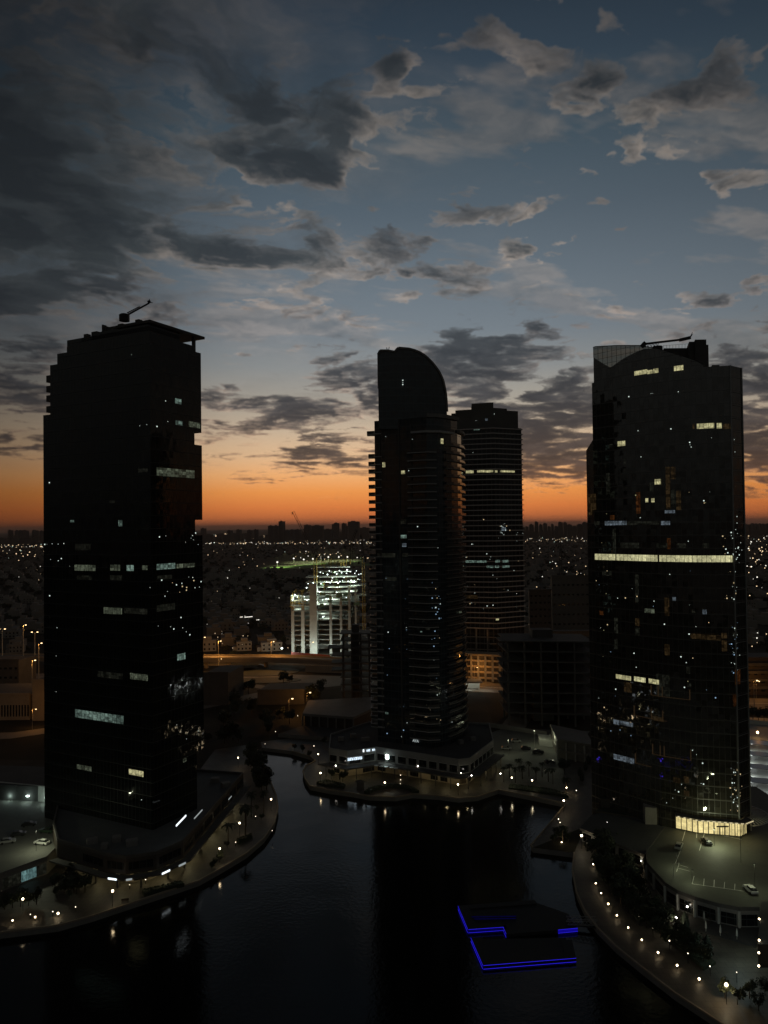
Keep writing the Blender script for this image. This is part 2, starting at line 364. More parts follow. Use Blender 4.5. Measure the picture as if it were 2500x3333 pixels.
def lit_glass(name, c, s, pane=1.3, vari=.8, dark=.25, blind=.5):
    """an inhabited window seen at night: panes of differing brightness, blinds, dim furniture, ceiling lights"""
    m, k = newmat(name)
    uv = k.n('ShaderNodeUVMap').outputs[0]
    sx = k.n('ShaderNodeSeparateXYZ', ins={0: uv}); U_, V_ = sx.outputs[0], sx.outputs[1]
    pu = k.m('DIVIDE', U_, pane); fu = k.m('FRACT', pu)
    cell = k.n('ShaderNodeCombineXYZ', ins={0: k.m('FLOOR', pu), 1: k.m('FLOOR', V_), 2: 0.}).outputs[0]
    r1 = k.n('ShaderNodeTexWhiteNoise', ins={0: cell}).outputs[0]
    cell2 = k.n('ShaderNodeCombineXYZ', ins={0: k.m('FLOOR', k.m('MULTIPLY', pu, 3.)), 1: k.m('FLOOR', k.m('MULTIPLY', V_, 1.6)), 2: 3.}).outputs[0]
    r2 = k.n('ShaderNodeTexWhiteNoise', ins={0: cell2}).outputs[0]
    nz = k.noise(uv, 1.6, 4, .7)
    mull = k.m('GREATER_THAN', fu, .07)
    a = k.rng(r1, 0., 1., 1-vari, 1.)
    b_ = k.rng(r2, 0., 1., 1-blind, 1.)
    c_ = k.rng(nz, .35, .62, dark, 1.)
    cell3 = k.n('ShaderNodeCombineXYZ', ins={0: k.m('FLOOR', k.m('DIVIDE', pu, 4.)), 1: 7., 2: 1.}).outputs[0]      # whole rooms differ too
    r3 = k.n('ShaderNodeTexWhiteNoise', ins={0: cell3}).outputs[0]
    st = k.m('MULTIPLY', k.m('MULTIPLY', a, b_), k.m('MULTIPLY', c_, mull)); st = k.m('MULTIPLY', st, k.rng(r3, 0., 1., .45, 1.25))
    e = k.n('ShaderNodeEmission', ins={0: tuple(c)+(1,), 1: k.m('MULTIPLY', st, s)})
    g = k.n('ShaderNodeBsdfPrincipled', ins={'Base Color': (.01, .01, .01, 1), 'Roughness': .08})
    ad = k.n('ShaderNodeAddShader'); k.t.links.new(e.outputs[0], ad.inputs[0]); k.t.links.new(g.outputs[0], ad.inputs[1])
    m.cycles.emission_sampling = 'NONE'
    return finish(m, k, ad.outputs[0])

M = dict(
    concrete=solid('concrete', (.20, .19, .17), .85, .2, .25),
    dark_concrete=solid('dark_concrete', (.085, .08, .072), .85, .3, .3),
    white_wall=solid('white_wall', (.42, .42, .38), .8, .15, .2),
    cream=solid('cream_render', (.30, .25, .18), .85, .2, .15),
    roofing=solid('roofing', (.055, .056, .055), .9, .25, .12),
    pale_roof=solid('pale_roof', (.10, .105, .10), .9, .2, .15),
    asphalt=solid('asphalt', (.050, .050, .047), .85, .3, .12),
    lot=solid('parking_surface', (.12, .12, .105), .8, .25, .09),
    road=solid('road_surface', (.16, .145, .125), .8, .2, .08),
    metal=solid('dark_metal', (.03, .03, .03), .45, .2, 1, .6),
    steel=solid('galvanised_steel', (.32, .32, .30), .5, .2, 1, .4),
    yellow=solid('yellow_paint', (.45, .30, .05), .6, .2, 1),
    bark=solid('bark', (.06, .045, .03), .9, .3, 2),
    leaf=solid('foliage', (.030, .042, .020), .75, .5, 1.2),
    leaf2=solid('dark_foliage', (.018, .026, .014), .8, .5, 1.2),
    hedge=solid('hedge', (.022, .032, .014), .8, .5, 1.5),
    white_paint=solid('white_paint', (.62, .62, .58), .5, .1, 1),
    canvas=solid('canvas', (.55, .53, .48), .8, .1, 2),
    red_board=solid('hoarding_red', (.16, .03, .02), .7, .2, .5),
    brown=solid('brown_cladding', (.05, .04, .03), .6, .3, .3),
    sea_glass=glass_facade('curtain_wall_green', (.009, .011, .010), 1.5, 4., .010, .05, 1.5, (.022, .024, .022), .07, .25, .02),
    blue_glass=glass_facade('curtain_wall_blue', (.024, .036, .042), 1.6, 3.2, .008, .06, 1.6, (.055, .06, .06), .09, .18, .015),
    bronze_glass=glass_facade('curtain_wall_bronze', (.036, .034, .026), 1.6, 4., .018, .04, 2.0, (.05, .048, .04), .07, .12, .03),
    plain_glass=glass_facade('shop_glazing', (.01, .012, .012), 1.8, 3.5, .006, .08, 1.5, (.04, .04, .038), .1, .08, .005),
    apt_wall=solid('apartment_wall', (.10, .10, .09), .8, .2, .2),
)
# ground: dusty plots and scrub
def ground_mat():
    m, k = newmat('ground_soil'); g = k.n('ShaderNodeNewGeometry'); p = g.outputs['Position']
    a = k.noise(p, .004, 6, .6); b = k.noise(p, .05, 5, .65); v = k.n('ShaderNodeTexVoronoi', ins={0: p, 'Scale': .018}).outputs['Color']
    vs = k.n('ShaderNodeSeparateColor', ins={0: v}).outputs[0]
    f = k.m('ADD', k.m('MULTIPLY', a, .45), k.m('MULTIPLY_ADD', b, .4, k.m('MULTIPLY', vs, .15)))
    c = k.ramp(f, [(.34, (.013, .015, .009)), (.48, (.026, .024, .017)), (.58, (.045, .040, .030)), (.72, (.075, .068, .054))])
    bs = k.n('ShaderNodeBsdfPrincipled', ins={'Base Color': c, 'Roughness': .95, 'Specular IOR Level': .15})
    return finish(m, k, bs.outputs[0])
def paving_mat():
    m, k = newmat('paving'); g = k.n('ShaderNodeNewGeometry'); p = g.outputs['Position']
    br = k.n('ShaderNodeTexBrick', ins={0: p, 'Color1': (.080, .070, .055, 1), 'Color2': (.105, .092, .072, 1), 'Mortar': (.05, .045, .035, 1), 'Scale': .5, 'Mortar Size': .03, 'Brick Width': 1., 'Row Height': 1.}).outputs[0]
    n = k.noise(p, .16, 5, .6)
    c = k.mix(1., br, k.ramp(n, [(.3, (.6, .6, .6)), (.7, (1.2, 1.2, 1.2))]), 'MULTIPLY')
    bs = k.n('ShaderNodeBsdfPrincipled', ins={'Base Color': c, 'Roughness': .6})
    return finish(m, k, bs.outputs[0])
def water_mat():
    m, k = newmat('lake_water'); g = k.n('ShaderNodeNewGeometry'); p = g.outputs['Position']
    n1 = k.noise(p, .9, 3, .5); n2 = k.noise(p, 3.2, 2, .5); n3 = k.noise(p, .06, 3, .5)
    h = k.m('ADD', k.m('MULTIPLY', n1, .12), k.m('MULTIPLY', n2, .022))
    h = k.m('MULTIPLY', h, k.rng(n3, .35, .7, .25, 1.1))
    bn = k.n('ShaderNodeBump', ins={'Strength': 1., 'Distance': .42, 'Height': h})
    bs = k.n('ShaderNodeBsdfPrincipled', ins={'Base Color': (.002, .003, .003, 1), 'Roughness': .10, 'IOR': 1.333, 'Specular IOR Level': .36, 'Normal': bn.outputs[0]})
    return finish(m, k, bs.outputs[0])
M['ground'], M['paving'], M['water'] = ground_mat(), paving_mat(), water_mat()
# lamps and windows
L_WARM, L_COOL, L_WHITE, L_SOD = (1., .74, .42), (.72, .95, .85), (1., .93, .80), (1., .42, .09)
M['bulb_warm'] = emit('bulb_warm', (1., .78, .48), 14)
M['bulb_white'] = emit('bulb_white', (1., .95, .84), 14)
M['bulb_cool'] = emit('bulb_cool', (.82, 1., .95), 12)
M['bulb_sodium'] = emit('bulb_sodium', (1., .62, .25), 12)
M['led_blue'] = emit('led_blue', (.03, .02, 1.), 1.0)
M['bulb_small'] = emit('bulb_small', (1., .85, .62), 4.5)
M['led_dim'] = emit('led_dim', (.02, .015, 1.), .05)
M['strip_warm'] = emit('strip_warm', (1., .62, .32), .022)
M['dot_white'] = emit('dot_white', (.85, 1., .92), .9)
M['dot_warm'] = emit('dot_warm', (1., .75, .42), .7)
M['dot_blue'] = emit('dot_blue', (.45, .7, 1.), .6)

M['dot_violet'] = emit('dot_violet', (.10, .05, 1.), .35)
M['far_warm'] = emit('far_warm', (1., .72, .42), 1.5)
M['far_white'] = emit('far_white', (1., .95, .82), 1.6)
M['far_cool'] = emit('far_cool', (.75, 1., .85), 1.5)
M['sign_white'] = emit('sign_white', (.85, .95, 1.), 1.5)
M['w_teal'] = lit_glass('window_teal', (.45, .66, .56), .55, 1.7, .8, .35, .55)
M['w_green'] = lit_glass('window_greenish', (.50, .58, .40), .28, 1.7, .85, .35, .55)
M['w_dim'] = lit_glass('window_and_reflection_dim', (.42, .44, .32), .05, 1.1)  # windows, and painted reflections on the tower glass
M['w_warm'] = lit_glass('window_warm', (.82, .76, .40), .95, 1.35, .55, .45, .35)
M['w_band'] = lit_glass('window_band', (.80, .76, .42), 1.05, 1.35, .45, .5, .3)
M['w_blue'] = lit_glass('window_cool', (.55, .68, .80), .34, 1.2)
M['w_amber'] = lit_glass('window_and_reflection_amber', (.55, .34, .14), .085, 1.4)  # windows, and painted reflections on the right tower
M['refl_orange'] = lit_glass('reflection_orange', (.80, .27, .07), .09, 1.4)  # dim glow painted for orange reflections in the right tower
M['w_lobby'] = lit_glass('lobby_glow', (1., .82, .36), 1.15, 1.6, .3, .75, .2)
M['w_shop'] = lit_glass('shop_teal', (.45, .85, .85), .34, .9, .6, .5, .5)
def lamp_light(name, loc, power, color, parent, radius=.15, spot=None):
    l = bpy.data.lights.new(name, 'SPOT' if spot else 'POINT'); l.energy = power; l.color = color; l.shadow_soft_size = radius
    if spot: l.spot_size = R(spot); l.spot_blend = .6
    o = bpy.data.objects.new(name, l); col.objects.link(o); o.location = loc
    if parent is not None: link_parent(o, parent)
    return o

# facade surveying: where the sight line through a pixel meets a wall standing on the plan line A-B
def hit(A, B, px, py):
    d = ray(px, py); ex, ey = B[0]-A[0], B[1]-A[1]
    det = d.x*(-ey)+ex*d.y
    t = (A[0]*(-ey)+ex*A[1])/det; s = (d.x*A[1]-d.y*A[0])/det
    return s, CAMH+d.z*t      # fraction along, height
def wall_rect(mb, A, B, s0, s1, z0, z1, off=.05, th=.12, m=0):
    ex, ey = B[0]-A[0], B[1]-A[1]; L = math.hypot(ex, ey); ex /= L; ey /= L
    nx, ny = ey, -ex                           # outward normal on the camera's side
    if nx*(-A[0])+ny*(-A[1]) < 0: nx, ny = -nx, -ny
    a = (A[0]+ex*L*s0, A[1]+ey*L*s0); b = (A[0]+ex*L*s1, A[1]+ey*L*s1)
    p = [(a[0]+nx*off, a[1]+ny*off), (b[0]+nx*off, b[1]+ny*off), (b[0]-nx*(th-off), b[1]-ny*(th-off)), (a[0]-nx*(th-off), a[1]-ny*(th-off))]
    mb.prism(p, z0, z1, m, u0=L*s0)
def window(parent, A, B, x0, x1, y0, y1, mat, name='lit_window', off=.06):
    s0, zt = hit(A, B, x0, y0); s1, _ = hit(A, B, x1, y0); _, zb = hit(A, B, x0, y1)
    mb = MB(); wall_rect(mb, A, B, s0, s1, zb, zt, off)
    return mb.obj(name, mat, parent)
# ------------------------------------------------------------------ ground, lake, promenades
lake_px = [(-400, 3080), (0, 3036), (189, 3013), (303, 2981), (458, 2930), (573, 2892), (647, 2867), (716, 2829), (802, 2778), (859, 2729), (893, 2681), (905, 2629), (899, 2589), (885, 2555), (868, 2510), (850, 2470), (838, 2441),
           (853, 2433), (950, 2445), (1010, 2462), (1028, 2476), (997, 2492), (986, 2511), (993, 2535), (1010, 2559), (1070, 2571), (1149, 2582), (1203, 2592), (1287, 2595), (1342, 2585), (1426, 2590), (1492, 2599), (1553, 2594), (1622, 2571),
           (1720, 2590), (1830, 2613), (1838, 2622), (1790, 2680), (1728, 2752), (1735, 2759), (1869, 2776), (1863, 2834), (1877, 2907), (1904, 2966), (1944, 3020), (2003, 3079), (2090, 3150), (2200, 3235), (2330, 3320), (2450, 3400)]
lake = [G(*p) for p in lake_px]
lake = [(p.x, p.y) for p in lake] + [(105, 60), (60, 20), (-70, 20), (-125, 90)]
RX = 15000
outer = [(-RX, -300), (RX, -300), (RX, 42000), (-RX, 42000)]
def sheet_with_hole(outer, hole, z):
    P = [[Vector((x, y, 0)) for x, y in outer], [Vector((x, y, 0)) for x, y in hole]]
    allp = outer+hole; mb = MB()
    for t in tessellate_polygon(P):
        q = [allp[i] for i in t]
        if (q[1][0]-q[0][0])*(q[2][1]-q[0][1])-(q[2][0]-q[0][0])*(q[1][1]-q[0][1]) < 0: q = q[::-1]
        mb.face([(x, y, z) for x, y in q])
    return mb
struct(sheet_with_hole(outer, lake, 1.5).obj('ground', M['ground']))
mb = MB()
for i in range(len(lake)):
    p, q = lake[i], lake[(i+1) % len(lake)]
    mb.face([(p[0], p[1], -2), (q[0], q[1], -2), (q[0], q[1], 1.5), (p[0], p[1], 1.5)])
struct(mb.obj('quay_wall', M['concrete']))
mb = MB(); mb.face([(-400, 0, 0), (250, 0, 0), (250, 420, 0), (-400, 420, 0)]); struct(mb.obj('lake_water', M['water']))
def sheet(name, poly, z, mat, kerb=None):
    mb = MB()
    pts = [(p[0], p[1]) for p in poly]
    for t in tessellate_polygon([[Vector((x, y, 0)) for x, y in pts]]):
        q = [pts[i] for i in t]
        if (q[1][0]-q[0][0])*(q[2][1]-q[0][1])-(q[2][0]-q[0][0])*(q[1][1]-q[0][1]) < 0: q = q[::-1]
        mb.face([(x, y, z) for x, y in q])
    return struct(mb.obj(name, mat))
def gp(l, z=1.5): return [(G(x, y, z).x, G(x, y, z).y) for x, y in l]
pl = gp(lake_px[:17]); sheet('promenade', pl+gp([(800, 2425), (700, 2440), (640, 2520), (420, 2640), (190, 2700), (-400, 2830)]), 1.52, M['paving'])
pc = gp(lake_px[17:40]); sheet('promenade', pc+gp([(1905, 2690), (1990, 2560), (1960, 2480), (1620, 2440), (1500, 2400), (1100, 2400), (1000, 2395), (850, 2415)]), 1.52, M['paving'])
pr = gp(lake_px[40:]); sheet('promenade', pr+[(125, 80)]+gp([(2650, 3330), (2560, 3000), (2420, 2985), (2250, 2950), (2120, 2860), (2080, 2760), (1960, 2700), (1905, 2690)], 1.5), 1.53, M['paving'])
# quay coping: a low stone kerb along the water
mb = MB()
for seg in (lake[:17], lake[18:40], lake[40:50]):
    for p, q in zip(seg, seg[1:]):
        mb.bar((p[0], p[1], 1.58), (q[0], q[1], 1.58), .3)
struct(mb.obj('quay_kerb', M['cream']))

# ------------------------------------------------------------------ tower A (left)
A0 = Vector((-70, 231)); ua = Vector((-.886, .464)); va = Vector((.464, .886))
def pa(s, t): p = A0+ua*s+va*t; return (p.x, p.y)
A_L, A_R = pa(47.4, 0), pa(0, 22)
def sa_(px, py): s, z = hit(A0, A_L, px, py); return s*47.4, z
def ta_(px, py): s, z = hit(A0, A_R, px, py); return s*22, z
twA = thing('office_tower', 'black stepped office tower on the left, flat roof slab held out over its right corner', 'skyscraper', (A0.x-20, A0.y+16, 1.5))
mbA = MB()
sE = sa_(139, 1800)[0]
def blk(s0, s1, t0, t1, z0, z1, m=0): mbA.prism([pa(s0, t0), pa(s1, t0), pa(s1, t1), pa(s0, t1)], z0, z1, m, 1, u0=0)
tN = ta_(634, 1430)[0]; tF = ta_(657, 1430)[0]; tG = ta_(660, 1900)[0]; t0R = ta_(641, 2500)[0]
s1_, z1_ = sa_(139, 1351)
# core body
zt_core = sa_(186, 1152)[1]
blk(0, sa_(163, 1189)[0], 0, t0R, 1.5, sa_(163, 1189)[1]); 
blk(sa_(163, 1189)[0]+.0, sE, .4, t0R, 1.5, z1_)
blk(-.02, sa_(186, 1152)[0], .02, t0R-.02, sa_(163, 1189)[1], sa_(186, 1152)[1])
blk(0, sa_(217.5, 1108)[0], 0, t0R, sa_(186, 1152)[1], sa_(217.5, 1130)[1])
zP = ta_(651, 1149)[1]
# right-hand bays stacked with open terraces between
tR = ta_(651.5, 1200)[0]
blk(0, 10, t0R, tR+.4, ta_(655, 1409)[1], zP)
blk(0, 10, t0R, tF, ta_(659, 1692)[1], ta_(657, 1450)[1])
blk(0, 10, t0R, tG, ta_(660, 2440)[1], ta_(660, 1742)[1])
bodyA = mbA.obj('facade', [M['sea_glass'], M['roofing']], twA)
# crown storey, its stepped left side and the roof slab on a corner post
mbC = MB()
def blkC(mb, s0, s1, t0, t1, z0, z1): mb.prism([pa(s0, t0), pa(s1, t0), pa(s1, t1), pa(s0, t1)], z0, z1, 0, 1)
zc = sa_(483, 1043)[1]
zb0 = sa_(217.5, 1130)[1]
tP = ta_(590, 1130)[0]
blkC(mbC, .6, sa_(217.5, 1108)[0], .1, tP, zb0, sa_(217.5, 1108)[1])
blkC(mbC, .6, sa_(264, 1085)[0], .1, tP, sa_(217.5, 1108)[1], zc-3)
blkC(mbC, .6, sa_(300, 1075)[0], .1, tP, zc-3, zc-.8)
mbC.obj('crown_storey', [M['sea_glass'], M['roofing']], twA)
mbS = MB(); tS = ta_(662, 1102)[0]
mbS.prism([pa(-.6, -.6), pa(sa_(380, 1050)[0], -.6), pa(sa_(380, 1050)[0], tS), pa(-.6, tS)], zc-.8, zc)
mbS.obj('roof_slab', M['dark_concrete'], twA)
mbS = MB(); cpt = ta_(634, 1120)[0]
mbS.prism([pa(0, cpt-.45), pa(.9, cpt-.45), pa(.9, cpt+.45), pa(0, cpt+.45)], zP, zc-.8); mbS.obj('corner_post', M['dark_concrete'], twA)
# parapets and balcony teeth on the left edge
for y0, y1 in ((1221, 1245), (1255, 1277), (1286, 1308), (1321, 1343)):
    sA_, zA = sa_(163, y0); sB, zB = sa_(150.5, y1); mb = MB()
    mb.prism([pa(sA_-.05, .0), pa(sB, .0), pa(sB, 5), pa(sA_-.05, 5)], zB, zA); mb.obj('balcony', M['dark_concrete'], twA)
for (x, y, w, h) in ((272, 1082, 1.6, .9), (300, 1074, 2.4, .9), (327, 1058, .5, 2.2), (338, 1060, .4, 1.6), (355, 1058, 3, .9), (385, 1048, 2, .8), (440, 1036, 1.6, 1.2), (455, 1040, 1.2, .9)):
    s_, z_ = sa_(x, y+6); p = pa(s_, 1.5); mb = MB(); mb.box((p[0], p[1], z_-.8), (w, 1.5, h+1.2), R(-27)); mb.obj('roof_plant', M['dark_concrete'], twA)
# lit windows
WA = [(570, 590, 1296, 1313, 'w_teal'), (572, 594, 1368, 1382, 'w_teal'), (615, 652, 1371, 1389, 'w_green'), (451, 481, 1526, 1538, 'w_dim'), (510, 632, 1521, 1548, 'w_green'),
      (386, 398, 1693, 1713, 'w_teal'), (357, 373, 1630, 1638, 'w_dim'), (229, 241, 1693, 1700, 'w_teal'), (245, 296, 1770, 1791, 'w_dim'), (243, 311, 1838, 1857, 'w_green'),
      (359, 391, 1838, 1857, 'w_green'), (412, 435, 1839, 1858, 'w_teal'), (463, 480, 1840, 1855, 'w_green'), (510, 570, 1836, 1855, 'w_teal'), (575, 634, 1836, 1850, 'w_green'),
      (250, 300, 1872, 1886, 'w_dim'), (359, 398, 1872, 1888, 'w_dim'), (512, 560, 1874, 1888, 'w_dim'), (338, 397, 1976, 1997, 'w_green'), (404, 480, 1978, 1996, 'w_dim'), (510, 570, 1970, 1992, 'w_dim'), (577, 603, 2130, 2151, 'w_teal'),
      (318, 400, 2184, 2203, 'w_dim'), (424, 481, 2190, 2210, 'w_green'), (245, 402, 2308, 2334, 'w_teal'), (251, 298, 2487, 2502, 'w_green'), (420, 467, 2502, 2520, 'w_warm'), (596, 607, 2470, 2482, 'w_green'), (540, 556, 1840, 1850, 'w_teal')]
for (x0, x1, y0, y1, k_) in WA:
    A_, B_ = (A0, A_L) if x1 <= 483 else (A0, A_R)
    window(twA, A_, B_, x0, x1, y0, y1, M[k_])
def dots(parent, faces, pts, r, mats, name='lamps_and_glints', off=.08):
    """small glowing dots on the glass: lamps, and painted reflections of city lights"""
    for mt in set(p[2] for p in pts):
        mb = MB(); c = 0
        for (x, y, m_) in pts:
            if m_ != mt: continue
            for (A_, B_, x0, x1) in faces:
                if x0 <= x < x1:
                    s_, z_ = hit(A_, B_, x, y); L = math.hypot(B_[0]-A_[0], B_[1]-A_[1]); h = r*rnd.choice((.35, .5, .7, 1.1))
                    wall_rect(mb, A_, B_, s_-h/L, s_+h/L, z_-h, z_+h, off, .1); c += 1
        if c: mb.obj(name, M[mt], parent)
FA = [(A0, A_L, 139, 482), (A0, A_R, 482, 660)]
P = [(455, 1386, 'dot_white'), (478, 1382, 'dot_white'), (511, 1388, 'dot_white'), (539, 1305, 'dot_white'), (546, 1372, 'dot_white'), (429, 1154, 'dot_white'), (227, 1843, 'dot_white'), (161, 1571, 'dot_white'),
     (162, 1939, 'dot_white'), (186, 2043, 'dot_white'), (183, 2135, 'dot_white'), (183, 2251, 'dot_white'), (575, 2359, 'dot_white'), (607, 2405, 'dot_white'), (645, 2379, 'dot_white'), (461, 2603, 'dot_white'), (165, 1821, 'dot_white'), (200, 1818, 'dot_white'), (190, 1825, 'dot_white'),
     (146, 1772, 'dot_white'), (170, 1770, 'dot_white'), (190, 1771, 'dot_white'), (208, 1769, 'dot_white'), (162, 2009, 'w_dim'), (162, 2037, 'w_dim')]
r_ = random.Random(3)
for i in range(18): P.append((r_.uniform(486, 655), r_.gauss(1905, 18), 'dot_white' if r_.random() < .7 else 'dot_warm'))  # scattered glowing dots stand in for city lights reflected in the glass
for i in range(8): P.append((r_.uniform(510, 650), r_.gauss(1752, 12), 'dot_white'))
for i in range(7): P.append((r_.uniform(510, 620), r_.gauss(2030, 20), 'dot_white'))
dots(twA, FA, [p for p in P if p[1] < 2060 or p[0] < 482 or True], .16, None)

# rooftop window-cleaning crane
s_, z_ = sa_(405, 1030)
def crane_bmu(name, label, base, tip, drum_h, mat):
    t = thing(name, label, 'rooftop crane', base); b = Vector(base); e = Vector(tip)
    mb = MB(); mb.lathe(b, [(0, 0), (1.6, 0), (1.6, drum_h), (1.1, drum_h+.3), (0, drum_h+.3)], 12); mb.obj('turntable', mat, t)
    mb = MB(); st = b+Vector((0, 0, drum_h*.7)); d = (e-st)
    upv = Vector((0, 0, .75))
    mb.bar(st+d*.12, st+d*.95, .28); mb.bar(st+d*.10+upv, st+d*.55+upv*.8, .16)
    for i in range(7):
        f = .12+i*.07; mb.bar(st+d*f, st+d*(f+.035)+upv*.9, .09); mb.bar(st+d*(f+.035)+upv*.9, st+d*(f+.07), .09)
    mb.obj('jib', mat, t)
    mb = MB(); mb.bar(st+d*.9+Vector((0, 0, .45)), st+d*1.0+Vector((0, 0, .35)), .5); mb.bar(st+d, st+d*1.08-Vector((0, 0, .5)), .12); mb.bar(st+d*.96, st+d*.96+Vector((0, 0, 1.2)), .1); mb.obj('jib_head', mat, t)
    return t
pb = AT(405, 1043, 236.); pt_ = AT(490, 984, 236.)
crane_bmu('rooftop_crane', 'raised window-cleaning crane on the roof of the left black tower', (pb.x, pb.y, pb.z-.2), tuple(pt_), 1.9, M['metal'])

# ------------------------------------------------------------------ podium of tower A
def roof_pt(px, py, z): g = G(px, py, z); return (g.x, g.y)
pod = [roof_pt(186, 2789, 6), roof_pt(263, 2812, 6), roof_pt(344, 2838, 6), roof_pt(409, 2847, 6), roof_pt(510, 2832, 6), roof_pt(597, 2792, 6), roof_pt(793, 2600, 1.5), roof_pt(641, 2503, 11), (-115, 275), (-102, 236)]
pA = thing('mall_podium', 'dark two storey podium wrapping the foot of the left black tower', 'podium', (-75, 225, 1.5))
def inset(poly, d):
    cx = sum(p[0] for p in poly)/len(poly); cy = sum(p[1] for p in poly)/len(poly); out = []
    for i in range(len(poly)):
        a, b, c = Vector(poly[i-1]), Vector(poly[i]), Vector(poly[(i+1) % len(poly)])
        n1_ = (b-a).normalized(); n2_ = (c-b).normalized(); m1 = Vector((-n1_.y, n1_.x)); m2 = Vector((-n2_.y, n2_.x))
        ar = sum(poly[j][0]*poly[(j+1) % len(poly)][1]-poly[(j+1) % len(poly)][0]*poly[j][1] for j in range(len(poly)))
        sg = 1 if ar > 0 else -1
        m_ = (m1+m2); m_ = m_.normalized()*sg*d/max(.35, math.sqrt(max(.01, (1+m1.dot(m2))/2)))
        out.append((b.x+m_.x, b.y+m_.y))
    return out
MB().prism(inset(pod, 5), 1.5, 6, 0, 1).obj('ground_floor', [M['cream'], M['roofing']], pA)
MB().prism(pod, 6, 10.2, 0, 1).obj('upper_floor', [M['brown'], M['pale_roof']], pA)
mb = MB(); q_ = inset(pod, .5)
for i in range(len(pod)):
    a, b = pod[i], pod[(i+1) % len(pod)]; c, d = q_[(i+1) % len(pod)], q_[i]; mb.prism([a, b, c, d], 10.2, 11.1)
mb.obj('parapet', M['dark_concrete'], pA)
# canopy on posts round the ground floor
cn = inset(pod, -2.2)
mb = MB(); mb.prism(cn[:7], 5.2, 5.6) if False else None
for i in range(1, 7):
    a, b = pod[i-1], pod[i]; mb.prism([inset(pod, .2)[i-1], inset(pod, .2)[i], cn[i], cn[i-1]], 5.3, 5.7)
mb.obj('canopy', M['dark_concrete'], pA)
inn = inset(pod, 1.)
for i in range(0, 6):
    a, b = Vector(inn[i]), Vector(inn[i+1]); n_ = max(1, int((b-a).length/6))
    for j in range(n_):
        p = a.lerp(b, (j+.5)/n_); mb = MB(); mb.box((p.x, p.y, 3.4), (.45, .45, 3.8)); mb.obj('column', M['dark_concrete'], pA)
ing = inset(pod, 4.9)
for i in (0, 1, 2, 3, 4, 5):
    a, b = ing[i], ing[i+1]; L = math.hypot(a[0]-b[0], a[1]-b[1]); n_ = max(1, int(L/7))
    for j in range(n_):
        mb = MB(); wall_rect(mb, a, b, (j+.12)/n_, (j+.88)/n_, 2.0, 4.8, .08); mb.obj('shop_window', M['plain_glass'], pA)
for i in (1, 2, 3, 4, 5):
    a, b = pod[i], pod[i+1]; L = math.hypot(a[0]-b[0], a[1]-b[1]); n_ = max(1, int(L/8))
    for j in range(n_):
        mb = MB(); wall_rect(mb, a, b, (j+.1)/n_, (j+.9)/n_, 6.9, 9.2, .06); mb.obj('upper_window', M['plain_glass'], pA)
def strip_on(parent, A_, B_, x0, y0, x1, y1, h, mat, name='neon_strip', off=.15, follow=True):
    s0, z0 = hit(A_, B_, x0, y0); s1, z1 = hit(A_, B_, x1, y1); mb = MB()
    z = (z0+z1)/2; wall_rect(mb, A_, B_, s0, s1, z-h/2, z+h/2, off, .2); return mb.obj(name, mat, parent)
e5 = (pod[5], pod[6])
strip_on(pA, *e5, 573, 2679, 605, 2663, .45, M['sign_white'], 'sign')
M['sign_dim'] = emit('sign_dim', (.8, .9, .9), .35)
strip_on(pA, *e5, 632, 2656, 658, 2644, .3, M['sign_dim'], 'sign')
strip_on(pA, *e5, 743, 2600, 753, 2594, .25, M['sign_dim'], 'sign')
# under-canopy lamps seen from outside
for (x, y, x1, y1, mt) in ((352, 2843, 380, 2853, 'sign_white'), (527, 2831, 553, 2817, 'sign_white'), (410, 2826, 430, 2832, 'sign_dim'), (582, 2812, 604, 2800, 'sign_dim')):
    ci = 2 if x < 345 else (1 if x < 409 and x < 344 else (2 if x < 409 else (3 if x < 510 else 4)))
    a, b = cn[ci], cn[ci+1]; s0, z0 = hit(a, b, x, y); s1, z1 = hit(a, b, x1, y1); mb = MB(); wall_rect(mb, a, b, s0, s1, 5.25, 5.75, .12, .15); mb.obj('tube_light', M[mt], pA)
cc_ = Vector((sum(p[0] for p in pod[2:5])/3, sum(p[1] for p in pod[2:5])/3))
for i, w_ in ((0, 60), (1, 70), (2, 60), (3, 60), (4, 110)):
    a, b = Vector(inset(pod, 2.2)[i]), Vector(inset(pod, 2.2)[i+1]); m_ = (a+b)/2; lamp_light('canopy_light', (m_.x, m_.y, 4.9), w_*1.6, (1., .85, .45), pA, .3)
a, b = Vector(inset(pod, 1.6)[5]), Vector(inset(pod, 1.6)[6])
for f in (.12, .3, .5, .7, .88): m_ = a.lerp(b, f); lamp_light('canopy_light', (m_.x, m_.y, 4.9), 150, (1., .85, .45), pA, .3)

